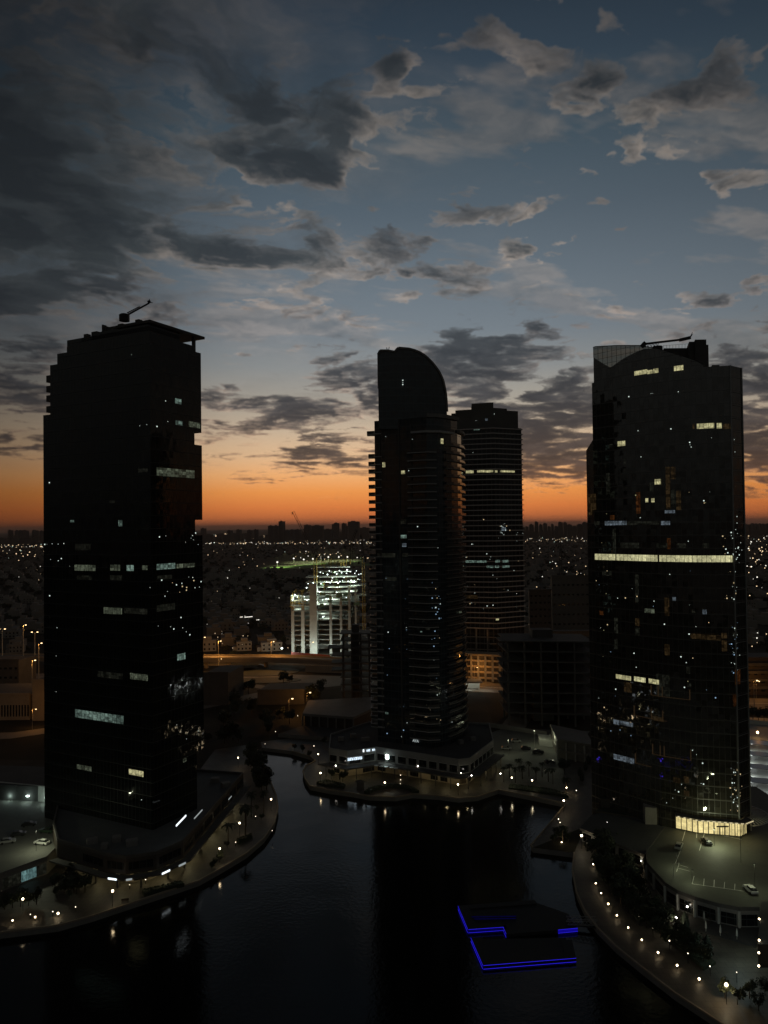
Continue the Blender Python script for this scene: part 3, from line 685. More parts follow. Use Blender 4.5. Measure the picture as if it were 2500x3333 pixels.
# left parking deck with shops under its edge
dkL = gp([(-300, 2960), (0, 2850), (152, 2795), (190, 2757), (196, 2700), (170, 2600), (-300, 2520)], 6)
dk = thing('parking_deck', 'raised car park deck left of the black tower with glazed shops below its edge', 'parking deck', (-110, 215, 1.5))
MB().prism(dkL, 1.5, 5.9).obj('deck', [M['concrete']], dk)
MB().prism(inset(dkL, .35), 5.9, 5.95, 0, bottom=False).obj('surface', M['lot'], dk)
mb = MB()
for i in range(0, 4):
    a, b = dkL[i], dkL[i+1]; c, d = inset(dkL, .25)[i+1], inset(dkL, .25)[i]; mb.prism([a, b, c, d], 5.9, 6.7)
mb.obj('parapet', M['concrete'], dk)
for j, (x0, x1, mt) in enumerate(((8, 66, 'w_dim'), (70, 118, 'w_shop'), (121, 151, 'w_dim'))):
    A_, B_ = dkL[1], dkL[2]; s0, _ = hit(A_, B_, x0, 2850); s1, _ = hit(A_, B_, x1, 2850); mb = MB(); wall_rect(mb, A_, B_, s0, s1, 2.0, 4.9, .08); mb.obj('shop_window', M[mt], dk)
# ramp wall with flood lamps behind the deck
wl = [G(-60, 2590, 6), G(165, 2612, 6)]
rw = thing('retaining_wall', 'pale retaining wall with three bright flood lamps at left edge', 'wall', wl[0])
MB().prism([(wl[0].x, wl[0].y), (wl[1].x, wl[1].y), (wl[1].x, wl[1].y+.6), (wl[0].x, wl[0].y+.6)], 5.9, 11.4).obj('wall', M['white_wall'], rw)
MB().prism([(wl[0].x-30, wl[0].y+.7), (wl[1].x, wl[1].y+.7), (wl[1].x-4, wl[1].y+22), (wl[0].x-30, wl[0].y+22)], 5.9, 11.2).obj('upper_deck', M['asphalt'], rw)
for (x, y) in ((34, 2587), (90, 2591), (150, 2596)):
    p = AT(x, y, wl[1].y-.9+(wl[0].y-wl[1].y)*max(0, (165-x)/225)**1.0-.3); mb = MB(); mb.box((p.x, p.y, p.z), (.9, .35, .4)); f_ = mb.obj('flood_lamp', M['bulb_cool'], rw); lamp_light('flood_light', (p.x, p.y-1.2, p.z-.2), 130, L_COOL, rw)
for i, (x, y) in enumerate(((98, 2574), (155, 2578), (214, 2582))):
    p = G(x, y, 7); o = thing('ceiling_lamp', '%s of three small white lamps above the ramp wall at left' % ORD[i], 'lamp', p, 'lamps over the left ramp wall')
    MB().box((p.x, p.y, p.z), (.9, .3, .3)).obj('tube', M['bulb_white'], o); MB().box((p.x, p.y, (p.z+1.5)/2-.1), (.15, .15, p.z-1.7)).obj('pole', M['metal'], o)
# lit side entrance of tower A
ent = thing('side_entrance', 'narrow lit glass entrance at the left foot of the black tower', 'entrance', G(225, 2670, 1.5))
p0, p1 = G(185, 2676, 6), G(252, 2668, 6)
MB().prism([(p0.x, p0.y), (p1.x, p1.y), (p1.x, p1.y+3), (p0.x, p0.y+3)], 1.5, 10).obj('glazed_lobby', M['brown'], ent)
A_, B_ = (p0.x, p0.y), (p1.x, p1.y)
for (x0, x1, y0, y1, mt) in ((246, 255, 2647, 2665, 'sign_dim'), (190, 232, 2655, 2674, 'w_amber'), (207, 212, 2618, 2652, 'w_dim'), (215, 219, 2618, 2652, 'w_dim')):
    window(ent, A_, B_, x0, x1, y0, y1, M[mt], 'glazing')
# ------------------------------------------------------------------ centre tower
def px_of(x, y, z):
    d = Vector((x, y, z-CAMH)); f = d.dot(FW); return (CXP+FPX*d.dot(RT)/f, CYP-FPX*d.dot(UP)/f)
LF, LM, VC, R1 = (-3.6, 321.), (12., 313.5), (17.5, 310.5), (22., 311.5)
curve = [R1, (24.8, 314.), (28.1, 317.8), (31.1, 322.5), (33.3, 328.5), (34.6, 335.5)]
plC = [LF, LM, VC]+curve+[(34, 346), (20, 352), (-3, 347)]
tc_ = thing('residential_tower', 'curved dark glass tower in the centre with a sail shaped crown and stacked balconies', 'skyscraper', (14, 322, 1.5))
zt = hit(LF, LM, 1212, 1371)[1]
fb_ = MB(); fb_.prism(plC, 1.5, zt-5, 0, 1); fb_.prism([LF, LM, VC]+curve[:4]+[(29, 345), (20, 352), (-3, 347)], zt-5.01, zt, 0, 1); fb_.obj('facade', [M['blue_glass'], M['roofing']], tc_)
# sail crown
prof = [(1230, 1154), (1237, 1141), (1262, 1141), (1285, 1145), (1290, 1138), (1297, 1132), (1331, 1135), (1350, 1140), (1367, 1147), (1384, 1158), (1396, 1169), (1408, 1181), (1418, 1194), (1428, 1208), (1436, 1223), (1443, 1241), (1447, 1259), (1451, 1280), (1453, 1302), (1455, 1340), (1456, 1380)]
def sail_y(x): return 316+ (3.0*((x-8)/15)**2 if x > 8 else 1.0*((x-8)/12)**2)
pts = []
for (x, y) in prof:
    Y = 316.
    for _ in range(4): p = AT(x, y, Y); Y = sail_y(p.x)
    pts.append(Vector((p.x, Y, p.z)))
mb = MB(); u = 0; zb = zt-4; back = 334
for a, b in zip(pts, pts[1:]):
    L = (Vector((b.x, b.y))-Vector((a.x, a.y))).length
    if b.x-a.x < .02: b = Vector((a.x+.02, b.y, b.z))
    mb.face([(a.x, a.y, zb), (b.x, b.y, zb), (b.x, b.y, b.z), (a.x, a.y, a.z)], [(u, zb), (u+L, zb), (u+L, b.z), (u, a.z)], 0)
    mb.face([(a.x, a.y, a.z), (b.x, b.y, b.z), (b.x-.3, back, b.z), (a.x+.6, back, a.z)], None, 1)
    mb.face([(b.x-.3, back, zb), (a.x+.6, back, zb), (a.x+.6, back, a.z), (b.x-.3, back, b.z)], [(0, zb), (L, zb), (L, a.z), (0, b.z)], 0)
    u += L
a = pts[0]; mb.face([(a.x+.6, back, zb), (a.x, a.y, zb), (a.x, a.y, a.z), (a.x+.6, back, a.z)], [(0, zb), (15, zb), (15, a.z), (0, a.z)], 0)
mb.obj('sail_crown', [M['blue_glass'], M['concrete']], tc_)
mb = MB()
for a, b in zip(pts, pts[1:-1]): mb.bar(a+Vector((0, -.15, .0)), b+Vector((0, -.15, .0)), .55)
mb.bar(pts[0]+Vector((0, 0, -14)), pts[0], .25)
mb.obj('crown_rim', M['concrete'], tc_)
mb = MB()
for x, y0, y1, lean in ((1262, 1141, 1131, -4), (1265, 1141, 1129, 2), (1284, 1146, 1141, 1)):
    a = AT(x, y0, 320); b = AT(x+lean, y1, 320); mb.bar(a, b, .18)
mb.obj('antenna', M['metal'], tc_)
# dark vertical fins dividing the facade
mb = MB()
for (x, y0, y1) in ((1236, 1420, 2380), (1296, 1180, 2420), (1338, 1380, 2430)):
    A_, B_ = LF, LM
    s_, z1 = hit(A_, B_, x, y0); L = 17.5; zl = hit(A_, B_, x, y1)[1]; wall_rect(mb, A_, B_, s_-.018, s_+.018, zl, min(z1, zt), .35, .5)
mb.obj('fin', M['dark_concrete'], tc_)
# right shoulder: curved parapets
def ring(parent, line, depth, z0, z1, name, mat, rail=None):
    mb = MB(); n = len(line); off = []
    for i, p in enumerate(line):
        a = Vector(line[max(0, i-1)]); b = Vector(line[min(n-1, i+1)]); t = (b-a).normalized(); nr = Vector((t.y, -t.x)); off.append((p[0]+nr.x*depth, p[1]+nr.y*depth))
    for i in range(n-1):
        mb.prism([line[i], line[i+1], off[i+1], off[i]], z0, z1)
        if rail:
            a, b = Vector(off[i]), Vector(off[i+1]); t = (b-a).normalized(); nr = Vector((-t.y, t.x))*.08
            mb.prism([off[i], off[i+1], (b.x+nr.x, b.y+nr.y), (a.x+nr.x, a.y+nr.y)], z1, z1+rail, 1)
    if rail:
        for e in (0, n-1):
            a, b = Vector(line[e]), Vector(off[e]); mb.bar((a.x, a.y, z1+rail*.5), (b.x, b.y, z1+rail*.5), .06, 1)
    return mb.obj(name, mat, parent)
cl = [VC]+curve
M['bal'] = solid('balcony_concrete', (.40, .39, .37), .8, .15, .3)
M['rail_glass'] = solid('rail_glass', (.05, .055, .055), .2, .1, 1)
ring(tc_, cl[:5], 1.2, zt-.2, zt+1.3, 'parapet', [M['concrete']]); ring(tc_, cl[4:], 1.2, zt-5.2, zt-3.9, 'parapet', [M['concrete']])
ring(tc_, [LM, VC]+curve[:3], 1.8, zt-6.4, zt-5.6, 'balcony', [M['bal'], M['rail_glass']], 1.0)
fl = 3.2; z = zt-11; k_i = 0
while z > 14:
    if z < zt-12: ring(tc_, [(10.5, 314.3), VC, (21., 311.2)], 2.0 if z > 60 else 2.4, z-.35, z, 'balcony', [M['bal'], M['rail_glass']], 1.05)
    ring(tc_, curve[1:], 1.1, z-.3, z, 'balcony', [M['concrete'], M['rail_glass']], .9)
    z -= fl
z = zt-5.3; first = True
while z > 16:
    if first or z < zt-13:
        mb = MB(); e = 1.2 if not first else 1.9; x0 = LF[0]-2.7-(.5 if first else 0); y0 = LF[1]-.3
        mb.prism([(x0, y0+.3), (LF[0]+2.8, y0-2.0), (LF[0]+2.8, y0+1.2), (LF[0], y0+6), (x0, y0+6)], z-.4, z)
        mb.prism([(x0, y0+.3), (LF[0], y0-1.1), (LF[0], y0-1.0), (x0+.1, y0+.4)], z, z+1.05, 1)
        mb.prism([(x0, y0+.3), (x0+.08, y0+.3), (x0+.08, y0+6), (x0, y0+6)], z, z+1.05, 1)
        mb.obj('balcony', [M['bal'], M['rail_glass']], tc_)
    z -= fl; first = False
# windows on the centre tower
def front(x):      # which wall a pixel column falls on
    return (LF, LM) if x < 1345 else ((LM, VC) if x < 1392 else ((VC, R1) if x < 1424 else (curve[1], curve[2])))
for (x0, x1, y0, y1, k_) in ((1435, 1443, 1427, 1444, 'w_warm'), (1306, 1318, 1532, 1543, 'w_warm'), (1245, 1254, 1505, 1521, 'w_warm'), (1303, 1323, 1741, 1752, 'w_teal'), (1309, 1323, 1768, 1780, 'w_blue'),
                             (1229, 1289, 1800, 1814, 'w_dim'), (1309, 1330, 1800, 1812, 'w_dim'), (1252, 1290, 1878, 1890, 'w_dim'), (1254, 1264, 2317, 2324, 'w_teal'), (1368, 1374, 2054, 2062, 'w_teal'), (1386, 1400, 2040, 2050, 'w_dim'), (1494, 1502, 1990, 1998, 'w_green'), (1300, 1322, 1690, 1706, 'w_dim')):
    window(tc_, *front(x0), x0, x1, y0, y1, M[k_])
r_ = random.Random(5); P = []
for i in range(26): P.append((r_.gauss(1418, 9), r_.gauss(2000, 60), r_.choice(['dot_blue', 'dot_blue', 'dot_white'])))  # bluish glints on the glass, put in as small glowing dots
for i in range(16): P.append((r_.gauss(1424, 8), r_.uniform(1840, 2350), r_.choice(['dot_blue', 'dot_white', 'dot_warm'])))
for i in range(12): P.append((r_.choice([r_.uniform(1255, 1275), r_.uniform(1308, 1332)]), r_.uniform(1850, 2400), r_.choice(['dot_white', 'dot_blue'])))
P += [(1312, 1238, 'dot_white'), (1312, 1246, 'dot_white'), (1312, 1252, 'dot_white'), (1278, 1312, 'dot_white'), (1331, 1502, 'dot_white'), (1331, 1532, 'dot_white'), (1343, 1430, 'dot_white'), (1256, 1421, 'dot_white'), (1424, 1783, 'dot_white'), (1470, 2350, 'dot_white'),
      (1326, 2352, 'dot_white'), (1309, 2397, 'dot_white'), (1360, 1714, 'dot_white'), (1241, 2315, 'dot_white')]
dots(tc_, [(*front(1250), 1200, 1345), (*front(1380), 1345, 1392), (*front(1400), 1392, 1424), (curve[1], curve[2], 1424, 1480)], [p for p in P if 1205 < p[0] < 1478], .17, None, off=.3)
def sign_text(parent, txt, A_, B_, px, py, size, mat, off=.4):
    s_, z_ = hit(A_, B_, px, py); x = A_[0]+(B_[0]-A_[0])*s_; y = A_[1]+(B_[1]-A_[1])*s_
    cu_ = bpy.data.curves.new('lettering', 'FONT'); cu_.body = txt; cu_.size = size; cu_.align_x = 'CENTER'; cu_.align_y = 'CENTER'; cu_.extrude = .08
    cu_.offset = .03
    tmp = bpy.data.objects.new('tmp', cu_); me = bpy.data.meshes.new_from_object(tmp); bpy.data.objects.remove(tmp)
    o = bpy.data.objects.new('lettering', me); col.objects.link(o); me.materials.clear(); me.materials.append(mat)
    ang = math.atan2(B_[1]-A_[1], B_[0]-A_[0]); nx, ny = math.sin(ang), -math.cos(ang)
    mw = Matrix.Translation((x+nx*off, y+ny*off, z_)) @ Matrix.Rotation(ang, 4, 'Z') @ Matrix.Rotation(R(90), 4, 'X')
    me.transform(mw)
    if parent is not None: link_parent(o, parent)
    return o

# ------------------------------------------------------------------ centre podium
cp = [roof_pt(1070, 2441, 11), roof_pt(1131, 2451, 11), roof_pt(1179, 2445, 11), roof_pt(1224, 2437, 11), roof_pt(1360, 2457, 11), roof_pt(1492, 2478, 11), roof_pt(1530, 2474, 11), roof_pt(1607, 2415, 11), (46, 345), (-6, 352), (-24, 330)]
pB = thing('mall_podium', 'pale two storey mall at the foot of the central tower facing the lake', 'podium', (10, 305, 1.5))
M['mall_wall'] = solid('mall_wall', (.27, .27, .25), .8, .15, .2)
MB().prism(inset(cp, 1.5), 1.5, 6.2, 0, 1).obj('ground_floor', [M['cream'], M['roofing']], pB)
MB().prism(cp, 6.2, 11, 0, 1).obj('upper_floor', [M['mall_wall'], M['roofing']], pB)
mb = MB(); q_ = inset(cp, .4)
for i in range(len(cp)): mb.prism([cp[i], cp[(i+1) % len(cp)], q_[(i+1) % len(cp)], q_[i]], 11, 11.8)
mb.obj('parapet', M['mall_wall'], pB)
oc = inset(cp, -4.2); ic = inset(cp, .05)
mb = MB()
for i in range(0, 7): mb.prism([ic[i], ic[i+1], oc[i+1], oc[i]], 5.7, 6.15)
mb.obj('canopy', M['dark_concrete'], pB)
oc2 = inset(cp, -3.7)
for i in range(0, 7):
    a, b = Vector(oc2[i]), Vector(oc2[i+1]); n_ = max(1, round((b-a).length/6))
    for j in range(n_):
        p = a.lerp(b, (j+.5)/n_); mb = MB(); mb.box((p.x, p.y, 3.6), (.35, .35, 4.2)); mb.obj('column', M['dark_concrete'], pB)
for i in range(0, 7):
    a, b = cp[i], cp[i+1]; L = math.hypot(a[0]-b[0], a[1]-b[1]); n_ = max(1, round(L/4.6)); g_ = inset(cp, 1.45); ga, gb = g_[i], g_[i+1]
    for j in range(n_):
        mb = MB(); wall_rect(mb, a, b, (j+.14)/n_, (j+.86)/n_, 6.7, 9.3, .06); w_ = mb.obj('upper_window', M['plain_glass'], pB)
        mb = MB(); wall_rect(mb, a, b, (j+.12)/n_, (j+.88)/n_, 9.3, 9.5, .16, .2); mb.obj('frame', M['white_wall'], w_)
        if (i*7+j) % 3 != 1: mb = MB(); wall_rect(mb, ga, gb, (j+.14)/n_, (j+.86)/n_, 2.0, 5.0, .06); mb.obj('shop_window', M['w_amber'] if (i*5+j*3) % 4 == 1 else M['plain_glass'], pB)
for i, w_ in ((0, 45), (1, 45), (2, 30), (4, 55), (5, 50), (6, 40)):
    a, b = Vector(oc2[i]), Vector(oc2[i+1]); n_ = 2 if (b-a).length > 12 else 1
    for j in range(n_): m_ = a.lerp(b, (j+.5)/n_); lamp_light('canopy_light', (m_.x, m_.y+1.0, 5.3), w_*1.9, (1., .82, .42), pB, .3)
# lit shop sign, small signs, flood lamp, upper terrace tables
M['sign_shop'] = lit_glass('sign_shop', (.72, .88, 1.), 2.4, .8, .35, .5, .6)
strip_on(pB, cp[1], cp[2], 1131, 2472, 1178, 2466, 1.1, M['sign_shop'], 'shop_sign', .2)
strip_on(pB, cp[2], cp[3], 1181, 2444, 1185, 2443, 1.0, M['sign_white'], 'shop_sign', .2)
strip_on(pB, cp[2], cp[3], 1193, 2443, 1204, 2442, .8, M['sign_shop'], 'shop_sign', .2)
strip_on(pB, cp[2], cp[3], 1211, 2441, 1220, 2440, .8, M['sign_shop'], 'shop_sign', .2)
fp = AT(1261, 2462, G(1261, 2500, 6).y-1.5)
s_, z_ = hit(cp[3], cp[4], 1261, 2463)
mb = MB(); wall_rect(mb, cp[3], cp[4], s_-.035, s_+.035, z_-.8, z_+.8, .35, .3); mb.obj('flood_lamp', M['bulb_cool'], pB)
fx, fy = cp[3][0]+(cp[4][0]-cp[3][0])*s_, cp[3][1]+(cp[4][1]-cp[3][1])*s_
lamp_light('flood_light', (fx, fy-2.2, z_+.4), 45, (.8, .95, 1.), pB, .3)
lamp_light('sign_light', (cp[1][0]+3, cp[1][1]-2.5, 8.2), 14, (.7, .85, 1.), pB, .3)
sign_text(tc_, 'AYA', LF, LM, 1308.5, 2435.5, 1.9, M['sign_white'], .6)
sign_text(tc_, 'AYA', LM, VC, 1355, 2410.5, 1.4, M['sign_dim'], .6)
for i, (x, y) in enumerate(((1360, 2494), (1394, 2499), (1466, 2511), (1500, 2515), (1535, 2524), (1093, 2492), (1629, 2518), (1306, 2452), (1085, 2430))):
    p = G(x, y, 6.6); o = thing('terrace_lamp', '%s small white lamp from the left along the central mall canopy' % ORD[[1, 4, 5, 6, 7, 1, 8, 3, 0][i] if i != 0 else 2], 'lamp', p, 'small lamps along the mall canopy')
    if i == 5: o['label'] = 'small white lamp at the left corner of the central mall canopy'
    MB().ball(p, .2, 0, 1).obj('globe', M['bulb_white'], o); MB().bar((p.x, p.y, p.z-.2), (p.x, p.y, p.z-1.0), .05).obj('stem', M['metal'], o)
# terrace tables and parasols on the canopy roof
for i, x in enumerate((1225, 1241, 1256, 1275, 1289)):
    p = G(x, 2498+i*2.2, 6.2); o = thing('cafe_table', '%s pale cafe table from the left on the mall terrace' % ORD[i], 'table', p, 'cafe tables on the mall terrace')
    MB().lathe(p, [(0, .72), (.9, .72), (.9, .78), (0, .78)], 8).obj('tabletop', M['white_paint'], o); MB().bar(p, (p.x, p.y, p.z+.72), .08).obj('leg', M['metal'], o)

# ------------------------------------------------------------------ tower B (behind)
tB = thing('residential_tower', 'banded dark tower behind the central one with a thin slab at every floor', 'skyscraper', (68, 505, 1.5))
BL, BC, BR = (43.5, 503.), (71., 494.), (90.8, 504.)
pB_ = [BL, BC, BR, (88, 528), (50, 532)]
zB = hit(BC, BR, 1690, 1394)[1]
MB().prism(pB_, 1.5, zB, 0, 1).obj('facade', [glass_facade('tower_glass_grey', (.016, .016, .016), 3., 3.3, .01, .12, 1.5, (.05, .05, .048), .5, .35), M['roofing']], tB)
mb = MB()
for (x0, x1, y) in ((1469, 1482, 1346), (1482, 1535, 1336), (1535, 1606, 1314), (1606, 1650, 1327), (1650, 1686, 1336)):
    A_, B_ = (BL, BC) if x1 <= 1607 else (BC, BR)
    s0, z_ = hit(A_, B_, x0, y); s1, _ = hit(A_, B_, x1, y); a = Vector(A_).lerp(Vector(B_), s0); b = Vector(A_).lerp(Vector(B_), s1)
    mb.prism([tuple(a), tuple(b), (b.x+2, b.y+20), (a.x+2, a.y+20)], zB, z_)
mb.obj('roof_storey', M['apt_wall'], tB)
M['slab'] = solid('slab_edge', (.52, .50, .47), .8, .15, .2)
z = zB-.5; i = 0
while z > 32:
    mb = MB(); o_ = inset(pB_, -(.75 if i % 1 == 0 else .5)); mb.prism(o_, z-.55, z); mb.obj('balcony', M['slab'], tB); z -= 3.3; i += 1
mb = MB()
for f in (.06, .3, .55, .8): 
    p = Vector(BL).lerp(Vector(BC), f); mb.box((p.x, p.y-.5, 22), (.9, .9, 22), 0)
for z in (12, 16, 20, 24, 28): wall_rect(mb, BL, BC, 0, 1, z-.3, z+.3, .6, .6)
mb.obj('grid_frame', M['concrete'], tB)
for (x0, x1, y0, y1, k_) in ((1517, 1542, 1532, 1541, 'w_warm'), (1554, 1579, 1531, 1538, 'w_warm'), (1581, 1606, 1531, 1538, 'w_warm'), (1609, 1617, 1531, 1538, 'w_warm'), (1627, 1673, 1531, 1537, 'w_warm'), (1580, 1588, 1363, 1370, 'w_blue'),
                             (1543, 1562, 1398, 1401, 'w_teal'), (1500, 1506, 1453, 1461, 'w_warm'), (1516, 1584, 1824, 1831, 'w_teal'), (1610, 1625, 1823, 1831, 'w_teal'), (1634, 1652, 1823, 1831, 'w_teal'),
                             (1585, 1606, 1841, 1848, 'w_teal'), (1609, 1622, 1841, 1848, 'w_teal'), (1633, 1656, 1841, 1848, 'w_teal'), (1612, 1622, 2013, 2019, 'w_warm'), (1512, 1556, 1936, 1948, 'w_amber'), (1630, 1645, 1716, 1728, 'w_blue')):
    A_, B_ = (BL, BC) if x0 < 1607 else (BC, BR)
    window(tB, A_, B_, x0, x1, y0, y1, M[k_], off=.8)
r_ = random.Random(9); P = [(1607, 1348, 'dot_white'), (1550, 1370, 'dot_white'), (1504, 1425, 'dot_white'), (1540, 1473, 'dot_white'), (1575, 1691, 'dot_warm')]
for i in range(34): P.append((r_.uniform(1510, 1700), r_.uniform(1700, 2000), r_.choice(['dot_white', 'dot_warm', 'dot_white'])))
for i in range(12): P.append((r_.uniform(1627, 1648), r_.uniform(1704, 1742), 'dot_white'))
dots(tB, [(BL, BC, 1465, 1607), (BC, BR, 1607, 1700)], P, .22, None, off=.85)
# parking podium by tower B, lit by the street
pk = thing('parking_building', 'sodium lit open parking storeys seen between the central towers', 'car park', (70, 470, 1.5))
a, b = G(1500, 2215, 1.5), G(1640, 2222, 1.5)
for i in range(5):
    mb = MB(); mb.prism([(a.x, a.y), (b.x, b.y), (b.x, b.y+18), (a.x, a.y+18)], 3.2+i*3.6, 4.3+i*3.6); mb.obj('floor_slab', M['cream'], pk)
mb = MB(); mb.prism([(a.x, a.y+1), (b.x, b.y+1), (b.x, b.y+17), (a.x, a.y+17)], 1.5, 18.6); mb.obj('inner_wall', M['brown'], pk)
for i in range(6):
    p = a.lerp(b, (i+.5)/6); mb = MB(); mb.box((p.x, p.y+.3, 10), (1.3, 1.0, 17)); mb.obj('pier', M['concrete'], pk)

# ------------------------------------------------------------------ tower C (right)
C0, C1, C2, C3, C4, C5 = (70.7, 259.), (76., 252.6), (85.6, 241.5), (94., 235.4), (105.4, 232.4), (110.7, 236.4)
FC = [(C0, C1, 1900, 2003), (C1, C2, 2003, 2146), (C2, C3, 2146, 2252), (C3, C4, 2252, 2384), (C4, C5, 2384, 2440)]
def cface(px):
    for (A_, B_, x0, x1) in FC:
        if x0 <= px < x1: return A_, B_
    return (C4, C5)
tC = thing('office_tower', 'dark glass tower on the right with one fully lit yellow floor', 'skyscraper', (95, 250, 1.5))
zR = hit(C4, C5, 2388, 1192)[1]; zM = hit(C3, C4, 2300, 1200)[1]
back_ = [(119, 262), (84, 292), (78, 285)]
MB().prism([C0, C1, C2, C3, C4, C5]+back_, 1.5, zR, 0, 1).obj('facade', [M['bronze_glass'], M['roofing']], tC)
# main slab rises higher behind a falling glass screen on the left
top = [(C0, hit(C0, C1, 1935, 1128)[1]), (C1, hit(C1, C2, 2003, 1124)[1]), (C2, hit(C2, C3, 2146, 1133)[1]), (C3, hit(C3, C4, 2252, 1168)[1]), ((97.2, 234.6), hit(C3, C4, 2290, 1186)[1])]
def screen_mat():
    m, k = newmat('open_glass_screen'); g = k.n('ShaderNodeBsdfPrincipled', ins={'Base Color': (.03, .035, .03, 1), 'Roughness': .1})
    tr = k.n('ShaderNodeBsdfTransparent', ins={0: (.24, .25, .23, 1)}); mx = k.n('ShaderNodeMixShader', ins={0: .62})
    k.t.links.new(g.outputs[0], mx.inputs[1]); k.t.links.new(tr.outputs[0], mx.inputs[2]); return finish(m, k, mx.outputs[0])
M['screen'] = screen_mat()
# open glass screen over a wall whose top dips and sweeps up again
crv = [(1931, 1163), (1960, 1182), (1986, 1197), (2001, 1186), (2030, 1166), (2065, 1148), (2095, 1136), (2140, 1134), (2200, 1152), (2262, 1172), (2290, 1187)]
def interp(l, x):
    for (x0, y0), (x1, y1) in zip(l, l[1:]):
        if x0 <= x <= x1: return y0+(y1-y0)*(x-x0)/(x1-x0)
    return l[0][1] if x < l[0][0] else l[-1][1]
topl = [(1931, 1130), (1936, 1128), (2007, 1124), (2085, 1124), (2100, 1127), (2140, 1134), (2200, 1152), (2262, 1172), (2290, 1187)]
sm = MB(); wm = MB(); fm_ = MB(); u = 0; prev = None
for i in range(49):
    x = 1931+(2290-1931)*i/48; A_, B_ = cface(x); s_, zt_ = hit(A_, B_, x, interp(topl, x)); _, zc_ = hit(A_, B_, x, interp(crv, x)); p = Vector(A_).lerp(Vector(B_), s_)
    zt_ = max(zt_, zR+.1); zc_ = min(max(zc_, zR+.05), zt_); cur = (p, zt_, zc_)
    if prev:
        q, qt, qc = prev; L = (p-q).length
        wm.face([(q.x, q.y, zR), (p.x, p.y, zR), (p.x, p.y, zc_), (q.x, q.y, qc)], [(u, zR), (u+L, zR), (u+L, zc_), (u, qc)])
        wm.face([(q.x, q.y, qc), (p.x, p.y, zc_), (p.x+1, p.y+2.2, zc_), (q.x+1, q.y+2.2, qc)], None, 1)
        wm.face([(p.x+1, p.y+2.2, zR), (q.x+1, q.y+2.2, zR), (q.x+1, q.y+2.2, qc), (p.x+1, p.y+2.2, zc_)], None, 1)
        if zt_-zc_ > .1 or qt-qc > .1: sm.face([(q.x, q.y, qc), (p.x, p.y, zc_), (p.x, p.y, zt_), (q.x, q.y, qt)], [(u, qc), (u+L, zc_), (u+L, zt_), (u, qt)])
        fm_.bar((q.x, q.y, qt), (p.x, p.y, zt_), .14)
        for qz in range(1, 7):
            zz_ = zR+qz*1.9
            if zz_ < min(zt_, qt) and zz_ > max(zc_, qc)-1.: fm_.bar((q.x, q.y-.05, zz_), (p.x, p.y-.05, zz_), .05)
        u += L
    if i % 2 == 0 and zt_-zc_ > .3: fm_.bar((p.x, p.y-.05, zc_), (p.x, p.y-.05, zt_), .06)
    prev = cur
sm.obj('glass_screen', M['screen'], tC); wm.obj('crown_wall', [M['bronze_glass'], M['roofing']], tC); fm_.obj('screen_frame', M['metal'], tC)
def cbox(x0, x1, ytop, Y, depth, zbase, name, mat):
    a, b = AT(x0, ytop, Y), AT(x1, ytop, Y); mb = MB(); mb.prism([(a.x, Y), (b.x, Y), (b.x+depth*.3, Y+depth), (a.x+depth*.3, Y+depth)], zbase, (a.z+b.z)/2); return mb.obj(name, mat, tC)
cbox(2160, 2243, 1133, 252, 10, zR-.5, 'roof_plant', M['dark_concrete'])
cbox(2243, 2262, 1112, 248, 8, zR-.5, 'lift_core', M['dark_concrete'])
cbox(2262, 2299, 1105, 247, 9, zR-.5, 'lift_core', M['dark_concrete'])
cbox(2299.5, 2306, 1122, 247, 9, zR-.5, 'lift_core', M['dark_concrete'])
cbox(2318, 2342, 1188, 243, 5, zR-.5, 'roof_plant', M['dark_concrete'])
mb = MB()
for i in range(9):
    x = 2160+i*10; p = AT(x, 1133, 251); q = AT(x, 1124-i*.6, 251); mb.bar(p, q, .05)
a, b = AT(2160, 1125, 251), AT(2242, 1119, 251); mb.bar(a, b, .05)
mb.obj('handrail', M['metal'], tC)
# side fin on the left edge with a chamfered top
zf = hit(C0, C1, 1908, 1466)[1]
fx = [G(1909, 1800, 1.5)] if False else None
pL = AT(1908, 1466, 262.); pK = AT(1924.5, 1452, 261.)
mb = MB(); mb.prism([(pL.x, 262.), (C0[0]+.2, C0[1]+.1), (C0[0]+4, 268), (pL.x+3, 270)], 1.5, pL.z, 0, 1)
mb.face([(pL.x, 262., pL.z), (C0[0]+.2, C0[1]+.1, pL.z), (C0[0]+.2, C0[1]+.1, pL.z+3.5), (pK.x-.1, 261.8, pL.z+1.5)])
mb.obj('side_wing', [M['bronze_glass'], M['roofing']], tC)
